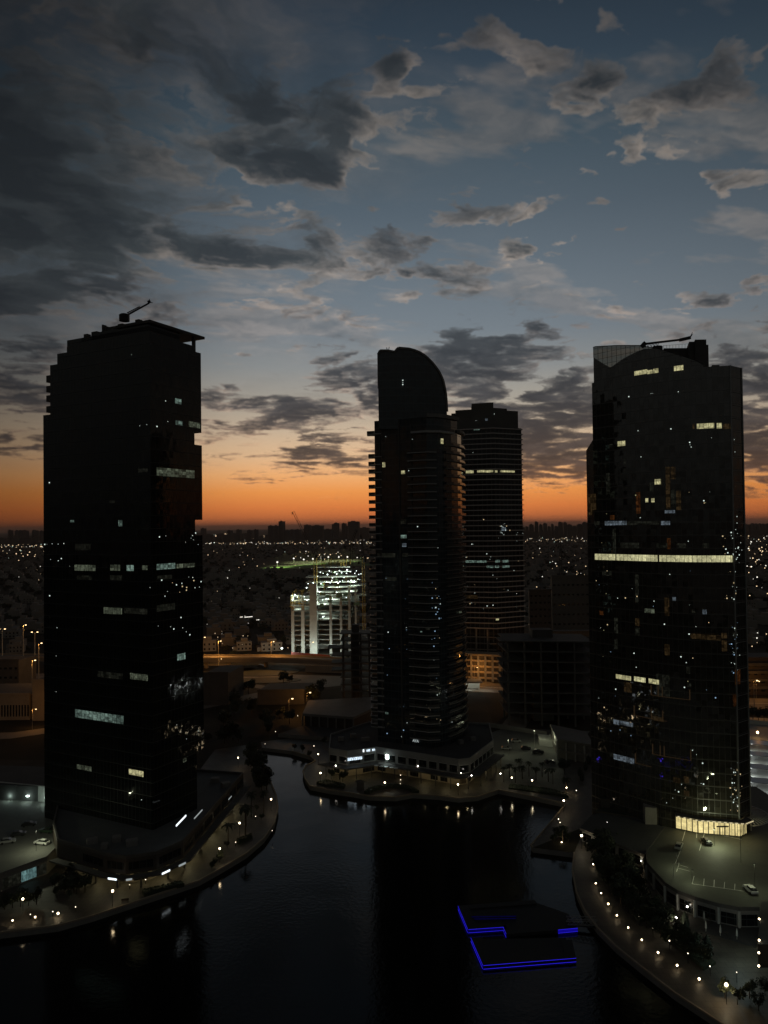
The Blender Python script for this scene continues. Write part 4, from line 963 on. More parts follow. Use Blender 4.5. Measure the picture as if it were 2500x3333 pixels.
# projecting corner mullion lines on the right facet
mb = MB()
for f in (.0, 1.0):
    p = Vector(C4).lerp(Vector(C5), f); mb.box((p.x, p.y-.15, (zR+6)/2), (.35, .35, zR-6))
mb.obj('corner_mullion', M['steel'], tC)
zz_ = zR-8
while zz_ > 14: mb = MB(); wall_rect(mb, C4, C5, 0, 1, zz_, zz_+.12, .2, .2); mb.obj('facade_rail', M['steel'], tC); zz_ -= 4
WC = [(2065, 2107, 1209, 1223, 'w_warm'), (2107.5, 2124, 1206, 1218, 'w_warm'), (2127, 2143, 1201, 1215, 'w_warm'), (2194, 2224, 1192, 1208, 'w_warm'), (2254, 2262, 1380, 1396, 'w_amber'), (2268, 2324, 1379, 1396, 'w_warm'), (2333, 2349, 1377, 1395, 'w_warm'), (2353, 2383, 1380, 1397, 'w_amber'),
      (2010, 2036, 1437, 1453, 'w_warm'), (1982, 1995, 1446, 1456, 'w_dim'), (2083, 2100, 1439, 1447, 'w_dim'), (2131, 2150, 1560, 1577, 'w_warm'), (2101, 2110, 1622, 1635, 'w_warm'), (2120, 2130, 1622, 1635, 'w_warm'), (2163, 2197, 1661, 1671, 'w_blue'),
      (1935, 1952, 1697, 1709, 'w_dim'), (1969, 2002, 1696, 1710, 'w_blue'), (2003, 2040, 1696, 1709, 'w_blue'), (2048, 2085, 1696, 1709, 'w_dim'), (2086, 2145, 1697, 1708, 'w_dim'), (2152, 2181, 1696, 1709, 'w_blue'),
      (2020, 2080, 1766, 1784, 'w_dim'), (2136, 2172, 1768, 1783, 'w_dim'), (2205, 2233, 1768, 1784, 'w_dim'), (2287, 2307, 1768, 1784, 'w_dim'),
      (1961, 1991, 1857, 1873, 'w_dim'), (2099, 2130, 1980, 1994, 'w_green'), (2189, 2200, 1943, 1955, 'w_blue'), (2286, 2300, 1984, 1999, 'w_blue'), (2252, 2262, 1984, 1994, 'w_dim'),
      (2248, 2347, 2062, 2078, 'w_amber'), (2348, 2366, 2060, 2078, 'w_amber'), (2386, 2400, 2060, 2074, 'w_dim'),
      (2005, 2054, 2194, 2208, 'w_warm'), (2064, 2101, 2201, 2216, 'w_band'), (2111, 2145, 2208, 2223, 'w_warm'), (2122, 2160, 2329, 2343, 'w_amber'), (1997, 2016, 2341, 2356, 'w_blue'), (2018, 2060, 2345, 2358, 'w_blue'), (1981, 1996, 2339, 2346, 'w_dim'),
      (1997, 2063, 2453, 2470, 'w_blue'), (1985, 1996, 2448, 2462, 'w_dim'), (2033, 2050, 1696, 1709, 'w_dim')]
for (x0, x1, y0, y1, k_) in WC: window(tC, *cface(x0), x0, x1, y0, y1, M[k_])
# the fully lit floor
zl0, zl1 = None, None
for (A_, B_, x0, x1) in FC:
    xa, xb = max(1934, x0), min(2396 if x0 > 2380 else x1, x1)
    if xb <= xa: continue
    s0, z1 = hit(A_, B_, max(xa, x0), 1806); s1, _ = hit(A_, B_, xb, 1806)
    if zl0 is None: zl1 = z1; zl0 = hit(A_, B_, xa, 1829)[1]
    if zl1 is not None:
        mb = MB(); wall_rect(mb, A_, B_, max(0, s0), min(1, s1), 87.95, 89.95, .08); mb.obj('lit_floor', M['w_band'] if x0 < 2380 else M['w_dim'], tC)
# painted reflections of lit blocks: tall dim glowing strips on the glass
for (x0, x1, y0, y1, k_) in ((2166, 2181, 1520, 1655, 'w_amber'), (2183, 2198, 1520, 1560, 'w_amber'), (2183, 2198, 1595, 1650, 'w_dim'), (2201, 2216, 1598, 1660, 'w_amber'), (2070, 2084, 1602, 1672, 'refl_orange'), (2171, 2183, 1752, 1787, 'refl_orange'), (1915, 1926, 1608, 1677, 'w_amber'),
                             (1928, 1940, 1606, 1660, 'w_amber'), (1986, 2000, 1677, 1692, 'refl_orange'), (1973, 1984, 1540, 1600, 'w_dim'), (2068, 2081, 2012, 2036, 'w_amber'), (2068, 2081, 2042, 2068, 'w_dim'), (2163, 2178, 1945, 2004, 'w_amber'), (2163, 2179, 2096, 2132, 'w_amber'), (1951, 1964, 1988, 2001, 'refl_orange'),
                             (2031, 2055, 2219, 2251, 'w_amber'), (2349, 2366, 2083, 2120, 'w_amber'), (1999, 2011, 2010, 2060, 'w_dim'), (2000, 2010, 2080, 2112, 'w_dim'), (2192, 2215, 2528, 2546, 'w_amber'), (2226, 2243, 2526, 2548, 'w_amber'), (2244, 2262, 2534, 2552, 'w_dim'), (2227, 2243, 2572, 2590, 'w_amber'), (2135, 2178, 2192, 2262, 'w_dim'), (2258, 2273, 2496, 2530, 'w_dim'),
                             (2233, 2246, 2170, 2192, 'w_dim'), (2236, 2250, 2222, 2236, 'w_dim'), (2393, 2409, 2180, 2230, 'refl_orange'), (2388, 2396, 2262, 2300, 'refl_orange'), (2030, 2038, 1490, 1510, 'w_dim'), (2115, 2127, 1570, 1600, 'w_dim'), (2066, 2078, 1870, 1960, 'w_dim'), (1994, 2004, 1720, 1800, 'w_dim')):
    window(tC, *cface(x0), x0, x1, y0, y1, M[k_], 'painted_reflection', .05)
# terraces with warm edge strips
def edge_strip(x0, y0, x1, y1, ups, h=30):
    zc_ = hit(*cface((x0+x1)/2), (x0+x1)/2, (y0+y1)/2)[1]
    mb = MB()
    for (A_, B_, fa, fb) in FC:
        xa, xb = max(x0, fa), min(x1, fb)
        if xb <= xa: continue
        s0, _ = hit(A_, B_, xa, y0); s1, _ = hit(A_, B_, xb, y1); wall_rect(mb, A_, B_, s0, s1, zc_, zc_+.12, .35, .2)
    for x in ups:
        A_, B_ = cface(x); s_, _ = hit(A_, B_, x, y0); L = math.hypot(B_[0]-A_[0], B_[1]-A_[1]); wall_rect(mb, A_, B_, s_-.12/L, s_+.12/L, zc_, zc_+3.2, .35, .2)
    mb.obj('terrace_strip', M['strip_warm'], tC)
edge_strip(2120, 2266, 2247, 2276, (2121, 2144, 2157, 2246)); edge_strip(2063, 2331, 2172, 2346, (2066, 2122, 2158)); edge_strip(2124, 2458, 2250, 2473, (2126, 2150, 2163, 2249)); edge_strip(2068, 2484, 2122, 2496, (2070,))
P = []; r_ = random.Random(21)
for i in range(26): P.append((r_.uniform(1940, 2330), r_.uniform(1850, 2420), r_.choice(['dot_white', 'dot_warm', 'dot_white', 'dot_blue'])))  # dots stand in for specks of lamplight mirrored in the facade
for i in range(30): P.append((r_.gauss(2394, 8), r_.gauss(1800, 60), 'dot_white'))
for i in range(26): P.append((r_.gauss(2394, 8), r_.gauss(2100, 45), r_.choice(['dot_white', 'dot_blue'])))
for i in range(18): P.append((r_.uniform(2350, 2412), r_.uniform(1700, 1960), r_.choice(['dot_white', 'dot_warm'])))
for i in range(16): P.append((r_.gauss(1925, 6), r_.uniform(1570, 1620), r_.choice(['dot_violet', 'dot_white'])))
for (x, y) in ((2047, 1291), (2208, 1275), (2184, 1396), (2077, 1402), (2119, 1281), (2125, 1281), (2316, 1425), (2390, 1431), (2392, 1471), (2245, 1440), (2246, 1448), (2250, 1455)): P.append((x, y, 'dot_white'))
for i in range(26): P.append((r_.choice([r_.gauss(2230, 12), r_.gauss(1968, 10), r_.gauss(2072, 8), r_.gauss(2296, 8)]), r_.uniform(1480, 2240), r_.choice(['dot_white', 'w_warm', 'dot_warm'])))
for i in range(12): P.append((r_.gauss(2150, 6), r_.choice([r_.gauss(2472, 6), r_.gauss(2518, 6)]), 'dot_violet'))
for i in range(7): P.append((r_.gauss(1949, 6), r_.gauss(2469, 5), 'dot_violet'))
for (x, y) in ((2219, 2553), (2198, 2571), (2209, 2577), (2190, 2598), (2170, 2613), (2254, 2442), (2267, 2456), (2287, 2484), (2282, 2550), (2290, 2552)): P.append((x, y, 'dot_white'))
for i in range(26): P.append((r_.gauss(2396, 9), r_.uniform(2480, 2640), r_.choice(['dot_white', 'dot_warm'])))
dots(tC, FC, [p for p in P if 1936 < p[0] < 2418], .15, None)
# lobby: lit glass wall under a curved canopy
zg = 6.0
lob = MB(); u = 0
lobx = [Vector(C2).lerp(Vector(C3), hit(C2, C3, 2197, 2680)[0]), Vector(C3), Vector(C3).lerp(Vector(C4), .5), Vector(C4), Vector(C4).lerp(Vector(C5), .55)]
lobx = [Vector((p.x, p.y-.5)) for p in lobx]
s_, zt_l = hit(C3, C4, 2290, 2664)
for a, b in zip(lobx, lobx[1:]):
    L = (b-a).length; lob.face([(a.x, a.y, zg+.1), (b.x, b.y, zg+.1), (b.x, b.y, 10.4), (a.x, a.y, 10.4)], [(u, zg), (u+L, zg), (u+L, 10.4), (u, 10.4)]); u += L
lob.obj('lobby_glass', M['w_lobby'], tC)
mb = MB()
for a, b in zip(lobx, lobx[1:]):
    for f in (0, .25, .5, .75): p = a.lerp(b, f); mb.box((p.x, p.y-.15, 8.2), (.18, .18, 4.4))
p = lobx[2].lerp(lobx[3], .15)
for dx in (-1.6, -.8, 0, .8, 1.6): mb.box((p.x+dx, p.y-.4, 7.3), (.1, .1, 2.6))
mb.box((p.x, p.y-.45, 8.7), (3.6, .3, .35)); mb.obj('entrance_door', M['metal'], tC)
mb = MB(); can = [Vector((a.x-.3+(i-1.5)*.4, a.y-2.6)) for i, a in enumerate(lobx)]
for i in range(4): mb.prism([tuple(lobx[i]), tuple(lobx[i+1]), tuple(can[i+1]), tuple(can[i])], 10.5, 10.9)
mb.obj('entrance_canopy', M['dark_concrete'], tC)
M['canopy_panel'] = emit('canopy_panel', (1., .85, .5), .6)
for i in range(4):
    for f in (.15, .4, .65, .9):
        p = can[i].lerp(can[i+1], f); q = lobx[i].lerp(lobx[i+1], f); m_ = (p+q)/2; mb = MB(); mb.box((p.x, p.y-.03, 10.7), (1.0, .12, .28)); mb.obj('canopy_lamp', M['canopy_panel'], tC)

for i in range(4):
    m_ = (can[i]+can[i+1])/2; lamp_light('lobby_light', (m_.x, m_.y-1.6, 9.6), 170 if i < 2 else 120, (1., .80, .36), tC, .5)
# spiral glass canopy at the right corner
mb = MB(); n_ = 16; cxp, cyp = G(2395, 2668, 10).x, G(2395, 2640, 10).y
cxp, cyp = C5[0]-1.5, C5[1]+1
prev = None
for i in range(n_+1):
    a_ = R(-95+i*10); ro, ri = 6.3+.12*i, 2.4; zc_ = 9.4+i*.09
    o_ = (cxp+ro*math.cos(a_), cyp+ro*math.sin(a_), zc_); i_ = (cxp+ri*math.cos(a_), cyp+ri*math.sin(a_), zc_+1)
    mb.bar(o_, i_, .12)
    if prev: mb.bar(prev[0], o_, .16); mb.bar(prev[1], i_, .1)
    prev = (o_, i_)
mb.obj('rib_canopy', M['steel'], tC)
# rooftop crane, long and almost level
pb = AT(2140, 1134, 243.); tp = AT(2238, 1103, 243.); tl = AT(2094, 1120, 243.)
t = thing('rooftop_crane', 'long level window-cleaning crane on the roof of the right tower', 'rooftop crane', (pb.x, pb.y, pb.z-2))
mb = MB(); mb.lathe((pb.x, pb.y, pb.z-2.2), [(0, 0), (1.6, 0), (1.6, 2.8), (0, 3.0)], 12); mb.obj('turntable', M['metal'], t)
mb = MB(); c_ = AT(2140, 1111, 243.); mb.bar(tl, tp, .42); 
for i in range(5): f = i/5*.35; mb.bar(tl.lerp(tp, f), tl.lerp(tp, f+.04)+Vector((0, 0, -1.2)), .1); mb.bar(tl.lerp(tp, f+.04)+Vector((0, 0, -1.2)), tl.lerp(tp, f+.07), .1)
mb.bar(AT(2089, 1128, 243.), AT(2100, 1116, 243.), .9); mb.obj('jib', M['metal'], t)
mb = MB(); mb.bar(AT(2212, 1107, 243.), AT(2247, 1099, 243.), .65); mb.bar(AT(2246, 1100, 243.), AT(2254, 1081, 243.), .25, n=4, r2=.08); mb.bar(AT(2248, 1096, 243.), AT(2256, 1086, 243.), .2, n=4, r2=.06); mb.obj('jib_head', M['metal'], t)
# ------------------------------------------------------------------ trees
def leaf_cloud(mb, c, rx, rz, n, sz, r_, m=0):
    lobes = [(r_.uniform(-.55, .55)*rx, r_.uniform(-.55, .55)*rx, r_.uniform(-.5, .6)*rz, r_.uniform(.35, .62)) for _ in range(9)]
    for i in range(n):
        lx, ly, lz, lr = lobes[i % 9]
        d = Vector((r_.gauss(0, 1), r_.gauss(0, 1), r_.gauss(0, 1))).normalized()*(r_.random()**.4)
        p = Vector((c[0]+lx+d.x*rx*lr, c[1]+ly+d.y*rx*lr, c[2]+lz+d.z*rz*lr))
        a = Vector((r_.gauss(0, 1), r_.gauss(0, 1), r_.gauss(0, .6))).normalized(); b = a.orthogonal().normalized(); s = sz*r_.uniform(.6, 1.4)
        mb.face([p-a*s, p-b*s*.6, p+a*s, p+b*s*.6], None, m)
TREE = {}
def tree_mesh(key, h, rx, n, sz, seed):
    r_ = random.Random(seed); mb = MB(); leaf_cloud(mb, (0, 0, h-rx*.75), rx, rx*.85, n, sz, r_); crown = mb.mesh('crown', M['leaf'])
    mb = MB(); mb.bar((0, 0, 0), (0, 0, h*.55), .06*h*.5, n=6, r2=.03*h*.5)
    for i in range(4): a = r_.uniform(0, 6.28); mb.bar((0, 0, h*.4), (math.cos(a)*rx*.5, math.sin(a)*rx*.5, h*.72), .02*h*.6, n=4, r2=.02)
    TREE[key] = (crown, mb.mesh('trunk', M['bark']))
for i in range(3): tree_mesh('big%d' % i, 7.5+i*.7, 3.6, 900, .42, 30+i)
tree_mesh('small', 3.6, 1.5, 420, .26, 40)
tree_mesh('far', 7, 4.2, 90, 1.25, 42); tree_mesh('far1', 6, 5.0, 90, 1.3, 43)
r_ = random.Random(50)
for kk, ph in (('palm0', 8.5), ('palm1', 5.5)):
    mb = MB()
    for i in range(22):
        a = i*2.4; el0 = r_.uniform(-.1, 1.1); L = 2.9; p = Vector((0, 0, ph)); d = Vector((math.cos(a), math.sin(a), 0))
        for j in range(5):
            e_ = el0-j*.42; q = p+(d*math.cos(e_)+Vector((0, 0, 1))*math.sin(e_))*L/5; w_ = .42*(1-j/6); sd = Vector((-d.y, d.x, 0))
            mb.face([p-sd*w_-Vector((0, 0, .12)), p, q, q-sd*w_*.8-Vector((0, 0, .12))]); mb.face([p, p+sd*w_-Vector((0, 0, .12)), q+sd*w_*.8-Vector((0, 0, .12)), q]); p = q
    cr = mb.mesh('crown', M['leaf']); mb = MB(); mb.bar((0, 0, 0), (0, 0, ph), .24, n=7, r2=.16); TREE[kk] = (cr, mb.mesh('trunk', M['bark']))
mb = MB(); mb.lathe((0, 0, 0), [(0, .3), (.7, .6), (1.0, 1.6), (.75, 2.8), (.35, 3.8), (0, 4.4)], 9)
rr_ = random.Random(4); leaf_cloud(mb, (0, 0, 2.1), 1.05, 1.9, 300, .2, rr_)
cr = mb.mesh('crown', M['leaf2']); mb = MB(); mb.bar((0, 0, 0), (0, 0, .6), .12, n=5); TREE['cypress'] = (cr, mb.mesh('trunk', M['bark']))
def plant(key, p, label, group=None, s=1., rot=0., cat='tree', name='tree'):
    o = bpy.data.objects.new(name, None); col.objects.link(o); o.location = p; o.scale = (s, s, s); o.rotation_euler = (0, 0, rot); tag(o, label, cat, group)
    for nm, me in (('crown', TREE[key][0]), ('trunk', TREE[key][1])):
        c = bpy.data.objects.new(nm, me); col.objects.link(c); c.parent = o
    return o

# ------------------------------------------------------------------ the lit building site
Yc = 600.
site = thing('construction_building', 'floodlit concrete building under construction with stepped upper floors and white work lights', 'construction site', (-28, 600, 1.5))
def XZ(px, py, Y=Yc): p = AT(px, py, Y); return p.x, p.z
xs = [XZ(x, 1900)[0] for x in (946, 984, 1007, 1031, 1060, 1100, 1140, 1165, 1190)]
M['site_concrete'] = solid('site_concrete', (.33, .34, .31), .8, .25, .4)
def slab(x0, x1, y0, y1, z, th=.5, wave=0., name='floor_slab'):
    n = 10; fr = [(x0+(x1-x0)*i/n, y0+wave*math.sin(i*.9+z*.1)) for i in range(n+1)]
    mb = MB(); mb.prism(fr+[(x1, y1), (x0, y1)], z-th, z); return mb.obj(name, M['site_concrete'], site)
zz = 8.; lv = []
while zz < 48: lv.append(zz); zz += 3.9
for z in lv: slab(xs[0], xs[2], Yc+(4.5 if z < 34 else 0), Yc+24, z, .5, .8)
for z in lv: slab(xs[3], xs[6]-(4 if z < 20 else 0), Yc+(5.5 if z < 34 else 1), Yc+26, z, .5, 1.2)
for z in (49, 53, 57, 61): slab(xs[2]-3, xs[7]-1, Yc+3, Yc+27, z, .5, 1.4)
for z in (65, 68.5): slab(xs[3], xs[7]-6, Yc+6, Yc+26, z, .45, 1.)
for z in (14, 22, 30, 38, 46, 54): slab(xs[6], xs[8], Yc+6, Yc+24, z, .5, .6)
mb = MB(); mb.prism([(xs[2], Yc-1.2), (xs[3], Yc-1.2), (xs[3], Yc+10), (xs[2], Yc+10)], 1.5, 56); mb.obj('lift_core', M['site_concrete'], site)
for x, zt_, w_ in ((xs[0]+1.2, 46, 1.1), (xs[1], 46, 1.3), (xs[5]-6, 46, 1.0), (xs[5]+2, 46, .9), (xs[6]-1, 54, 1.0), (xs[7]-2, 54, .7)):
    mb = MB(); mb.prism([(x-w_, Yc+.8), (x+w_, Yc+.8), (x+w_, Yc+3), (x-w_, Yc+3)], 1.5, zt_); mb.obj('pillar', M['site_concrete'], site)
mb = MB(); mb.prism([(xs[0], Yc+23.5), (xs[7], Yc+25.5), (xs[7], Yc+26), (xs[0], Yc+24)], 1.5, 46); mb.obj('back_wall', M['site_concrete'], site)
r_ = random.Random(8)
for z in lv[6:]+[49, 53, 57]:
    mb = MB()
    for i in range(10): x = xs[0]+1+r_.random()*(xs[7]-xs[0]-3); mb.box((x, Yc+4+r_.random()*3, z+1.9), (.25, .25, 3.6))
    pass
mb = MB()
for i in range(70):
    x = xs[3]+r_.random()*(xs[7]-xs[3]-5); mb.box((x, Yc+6+r_.random()*18, 70+r_.random()*2.2), (.18, .18, 4+r_.random()*2.5))
mb.obj('starter_bars', M['yellow'], site)['kind'] = 'stuff'
mb = MB()
for i in range(40):
    x = xs[0]+r_.random()*(xs[2]-xs[0]); mb.box((x, Yc+1+r_.random()*18, 48+r_.random()), (.2, .2, 3))
mb.obj('starter_bars', M['yellow'], site)['kind'] = 'stuff'
mb = MB()          # scaffold tubes and ragged netting on the upper storeys
for i in range(60):
    x = xs[0]+r_.random()*(xs[7]-xs[0]); zb_ = r_.uniform(36, 44) if x < xs[2] else r_.uniform(40, 60); h_ = r_.uniform(3, 9); mb.box((x, Yc-.9+r_.random()*.8, zb_+h_/2), (.16, .16, h_))
    if i % 2: mb.box((x+1, Yc-.9, zb_+h_*r_.random()), (r_.uniform(2, 6), .14, .14))
mb.obj('scaffold', M['yellow'], site)['kind'] = 'stuff'
mb = MB()
for i in range(26):
    x = xs[3]+r_.random()*(xs[7]-xs[3]-3); z = r_.uniform(36, 66); w_, h_ = r_.uniform(1.5, 5), r_.uniform(1, 3.2); mb.face([(x, Yc-.5, z), (x+w_, Yc-.5+r_.random(), z+r_.uniform(-.5, .5)), (x+w_, Yc-.5, z+h_), (x, Yc-.2, z+h_)])
M['netting'] = solid('netting', (.10, .16, .10), .9, .3, .5); mb.obj('netting', M['netting'], site)['kind'] = 'stuff'
LIGHTS = []
def site_lamp(px, py, size=.5, Y=None, pw=0):
    p = AT(px, py, Y or (Yc-.6)); LIGHTS.append(p); MB().ball(p, size).obj('work_light', M['site_bulb'], site)
    if pw: lamp_light('flood_light', (p.x, p.y-1.5, p.z+.3), pw, (.80, 1., .90), site, .4)
M['site_bulb'] = emit('site_bulb', (.85, 1., .94), 5)
spots = [(1063, 1893), (1080, 1890), (1100, 1896), (1106, 1893), (1115, 1890), (1133, 1892), (1143, 1889), (1153, 1886), (1165, 1885), (1075, 1897), (1020, 1897), (1003, 1900), (998, 1913), (1012, 1902), (1035, 1903), (1045, 1900), (1090, 1903),
         (1034, 1877), (1052, 1866), (1066, 1870), (1081, 1862), (1096, 1868), (1112, 1864), (1128, 1866), (1141, 1860), (1155, 1866), (1168, 1870), (1175, 1868), (1052, 1878), (1082, 1881), (1120, 1880), (1150, 1876), (1171, 1887), (1043, 1863), (1072, 1858), (1105, 1857),
         (1130, 1855), (1160, 1858), (951, 1938), (960, 1936), (968, 1943), (990, 1942), (1062, 1950), (1068, 1949), (1051, 2008), (1055, 2006), (1096, 1928), (952, 1952), (1050, 1953), (1127, 1945)]
for i, (x, y) in enumerate(spots): site_lamp(x, y, r_.uniform(.28, .62), Yc+r_.uniform(-1, 3) if y > 1890 else Yc+r_.uniform(5, 15))
for (x, y, Y, w_) in ((960, 1946, 598, 900), (1000, 1950, 606, 1200), (1050, 1960, 610, 2200), (1080, 1940, 604, 2400), (1110, 1935, 606, 2400), (1140, 1920, 610, 1800), (1060, 1905, 600, 2000), (1100, 1900, 600, 2600), (1150, 1893, 604, 2200), (1020, 1905, 600, 1300), (1065, 2000, 612, 600),
                    (970, 1975, 610, 400), (1090, 1862, 600, 1500), (1130, 1862, 602, 1500), (1050, 1990, 612, 500), (1040, 1925, 610, 1400)):
    p = AT(x, y, Y); lamp_light('flood_light', p, w_*2.3, (.84, 1., .86), site, .4)
for (x, y) in ((918, 2110), (935, 2118), (1010, 2122), (1045, 2128), (1080, 2118), (975, 2122)):
    p = AT(x, y, 590); lamp_light('yard_light', (p.x, p.y, max(p.z, 4)), 2600, (.85, 1., .92), site, .4)
site_lamp(917.6, 2110, .9, 590)
# hoarding round the site
hd = thing('hoarding', 'dark red hoarding in front of the floodlit building site', 'fence', AT(1000, 2135, 588))
a, b = G(948, 2135, 1.5), G(1075, 2146, 1.5)
MB().prism([(a.x, a.y), (b.x, b.y), (b.x, b.y+.3), (a.x, a.y+.3)], 1.5, 4.6).obj('panel', M['red_board'], hd)

# ------------------------------------------------------------------ tower cranes
def tower_crane(name, label, base, H, yaw, jib_len, jib_el, mat, w=1.1):
    t = thing(name, label, 'tower crane', base); b = Vector(base); mb = MB()
    for sx, sy in ((-1, -1), (1, -1), (1, 1), (-1, 1)): mb.bar((b.x+sx*w, b.y+sy*w, b.z), (b.x+sx*w, b.y+sy*w, b.z+H), .16)
    z = 0; k_ = 1
    while z < H-2.4:
        for (ax, ay, bx, by) in ((-w, -w, w, -w), (w, -w, w, w), (w, w, -w, w), (-w, w, -w, -w)):
            mb.bar((b.x+(ax if k_ > 0 else bx), b.y+(ay if k_ > 0 else by), b.z+z), (b.x+(bx if k_ > 0 else ax), b.y+(by if k_ > 0 else ay), b.z+z+2.4), .09)
        z += 2.4; k_ = -k_
    mb.obj('mast', mat, t)
    top = b+Vector((0, 0, H)); d = Vector((math.cos(yaw)*math.cos(jib_el), math.sin(yaw)*math.cos(jib_el), math.sin(jib_el))); dn = Vector((-math.cos(yaw)*math.sin(jib_el), -math.sin(yaw)*math.sin(jib_el), math.cos(jib_el)))
    mb = MB(); s_ = dn.cross(d)*.7
    for q in (dn*1.5, s_, -s_): mb.bar(top+q, top+q+d*jib_len, .14)
    n = int(jib_len/2.2)
    for i in range(n):
        p0, p1 = top+d*(i*jib_len/n), top+d*((i+1)*jib_len/n); mb.bar(p0+s_, p1+dn*1.5, .08); mb.bar(p0-s_, p1+dn*1.5, .08)
    mb.bar(top+d*jib_len, top+d*jib_len-Vector((0, 0, 2)), .3); mb.obj('jib', M['metal'], t)
    mb = MB(); bk = -Vector((math.cos(yaw), math.sin(yaw), 0)); mb.bar(top, top+bk*8, .5); mb.bar(top+bk*6, top+bk*6-Vector((0, 0, 2.5)), 1.1); mb.obj('counterweight', M['metal'], t)
    mb = MB(); ap = top+Vector((0, 0, 6))+bk*2.5; mb.bar(top, ap, .18); mb.bar(top+bk*7, ap, .1); mb.bar(ap, top+d*jib_len*.85, .07); mb.obj('stay', M['metal'], t)
    mb = MB(); mb.box((top.x+1.3, top.y-1, top.z+1), (1.8, 1.8, 2)); mb.obj('cab', M['metal'], t)
    return t
p = AT(1027, 1893, 601)
tower_crane('tower_crane', 'luffing tower crane with raised jib above the floodlit building site', (p.x, 601, 56), AT(1026, 1815, 601).z-56, R(180+8), 40, R(64), M['yellow'])
p = AT(1185, 2010, 596); tower_crane('tower_crane', 'yellow lattice tower crane at the right end of the floodlit building site', (p.x, 596, 20), AT(1185, 1818, 596).z-20, R(100), 22, R(55), M['yellow'], .9)
p = AT(1145, 1800, 640); tower_crane('tower_crane', 'dark tower crane standing behind the floodlit site, jib upright', (p.x, 640, 60), AT(1145, 1800, 640).z-60+6, R(20), 14, R(70), M['metal'], .9)
p = AT(1826, 1880, 700); tower_crane('tower_crane', 'dark far tower crane left of the right tower', (p.x, 700, 30), AT(1826, 1800, 700).z-30, R(120), 12, R(78), M['metal'], .9)
for (x, y) in ((1022, 1777), (1042, 1806)): pass

# ------------------------------------------------------------------ unlit concrete frames
def frame_building(label, px0, px1, Y, depth, z_lv, base, skew=0., mat='dark_concrete', ncol=5):
    t = thing('unfinished_building', label, 'building', ((AT(px0, 2000, Y).x+AT(px1, 2000, Y).x)/2, Y, base))
    x0, x1 = AT(px0, 2100, Y).x, AT(px1, 2100, Y).x
    for z in z_lv:
        MB().prism([(x0-.8, Y-.8), (x1+.8, Y-.8+skew), (x1+.8, Y+depth+skew), (x0-.8, Y+depth)], z-.45, z+.05).obj('floor_slab', M[mat], t)
    for i in range(ncol):
        for j in (0, 1):
            x = x0+.6+(x1-x0-1.2)*i/(ncol-1); y = Y+skew*i/(ncol-1)+j*depth*.6+.5
            MB().box((x, y, (base+z_lv[-1])/2-.25), (.8, .8, z_lv[-1]-base-.5)).obj('column', M[mat], t)
    MB().prism([(x0+(x1-x0)*.35, Y+depth*.3), (x0+(x1-x0)*.6, Y+depth*.3), (x0+(x1-x0)*.6, Y+depth*.6), (x0+(x1-x0)*.35, Y+depth*.6)], base, z_lv[-1]+4).obj('core', M[mat], t)
    return t
E_ = frame_building('unlit concrete frame under construction between the site lights and the central tower', 1112, 1205, 418, 14, [11+3.9*i for i in range(9)], 1.5, 0, 'dark_concrete', 4)
MB().prism([(AT(1066, 2100, 417).x, 417), (AT(1110, 2100, 417).x, 417), (AT(1110, 2100, 417).x, 428), (AT(1066, 2100, 417).x, 428)], 34, 34.6).obj('floor_slab', M['dark_concrete'], E_)
for z in (30, 26, 22): MB().prism([(AT(1078, 2100, 417).x, 417), (AT(1112, 2100, 417).x, 417), (AT(1112, 2100, 417).x, 428), (AT(1078, 2100, 417).x, 428)], z, z+.5).obj('floor_slab', M['dark_concrete'], E_)
pf = thing('podium_block', 'low unlit concrete podium left of the central tower base', 'podium', (-30, 385, 1.5))
a, b, c = G(985, 2330, 8), G(1150, 2342, 8), G(1215, 2312, 8)
MB().prism([(a.x, a.y), (b.x, b.y), (c.x, c.y), (c.x, c.y+25), (a.x, a.y+28)], 8, 9.2).obj('roof', M['concrete'], pf)
MB().prism([(a.x+1, a.y+1), (b.x, b.y+1), (c.x-1, c.y+1), (c.x-1, c.y+24), (a.x+1, a.y+26)], 1.5, 8).obj('wall', M['brown'], pf)
for i in range(7):
    p = a.lerp(b, i/6); MB().box((p.x, p.y+.4, 4.7), (.7, .7, 6.4)).obj('column', M['concrete'], pf)
MB().prism([(a.x-10, a.y-14), (b.x, b.y-16), (c.x, c.y-10), (c.x, c.y), (b.x, b.y), (a.x, a.y)], 1.55, 3.2, 0, 1).obj('terrace', [M['concrete'], M['asphalt']], pf)
F_ = frame_building('wide unlit concrete frame building left of the right tower', 1650, 1918, 380, 26, [8+5*i for i in range(8)], 1.5, -6, 'dark_concrete', 6)
for (x0, x1, z) in ((1626, 1650, 43), (1626, 1650, 33), (1626, 1650, 23)):
    MB().prism([(AT(x0, 2100, 380).x, 380), (AT(x1, 2100, 380).x, 380), (AT(x1, 2100, 380).x, 392), (AT(x0, 2100, 380).x, 392)], z-.5, z).obj('floor_slab', M['dark_concrete'], F_)
MB().prism([(AT(1650, 2100, 402).x, 402), (AT(1915, 2100, 398).x, 396), (AT(1915, 2100, 398).x, 397), (AT(1650, 2100, 402).x, 403)], 1.5, 42).obj('back_wall', M['dark_concrete'], F_)
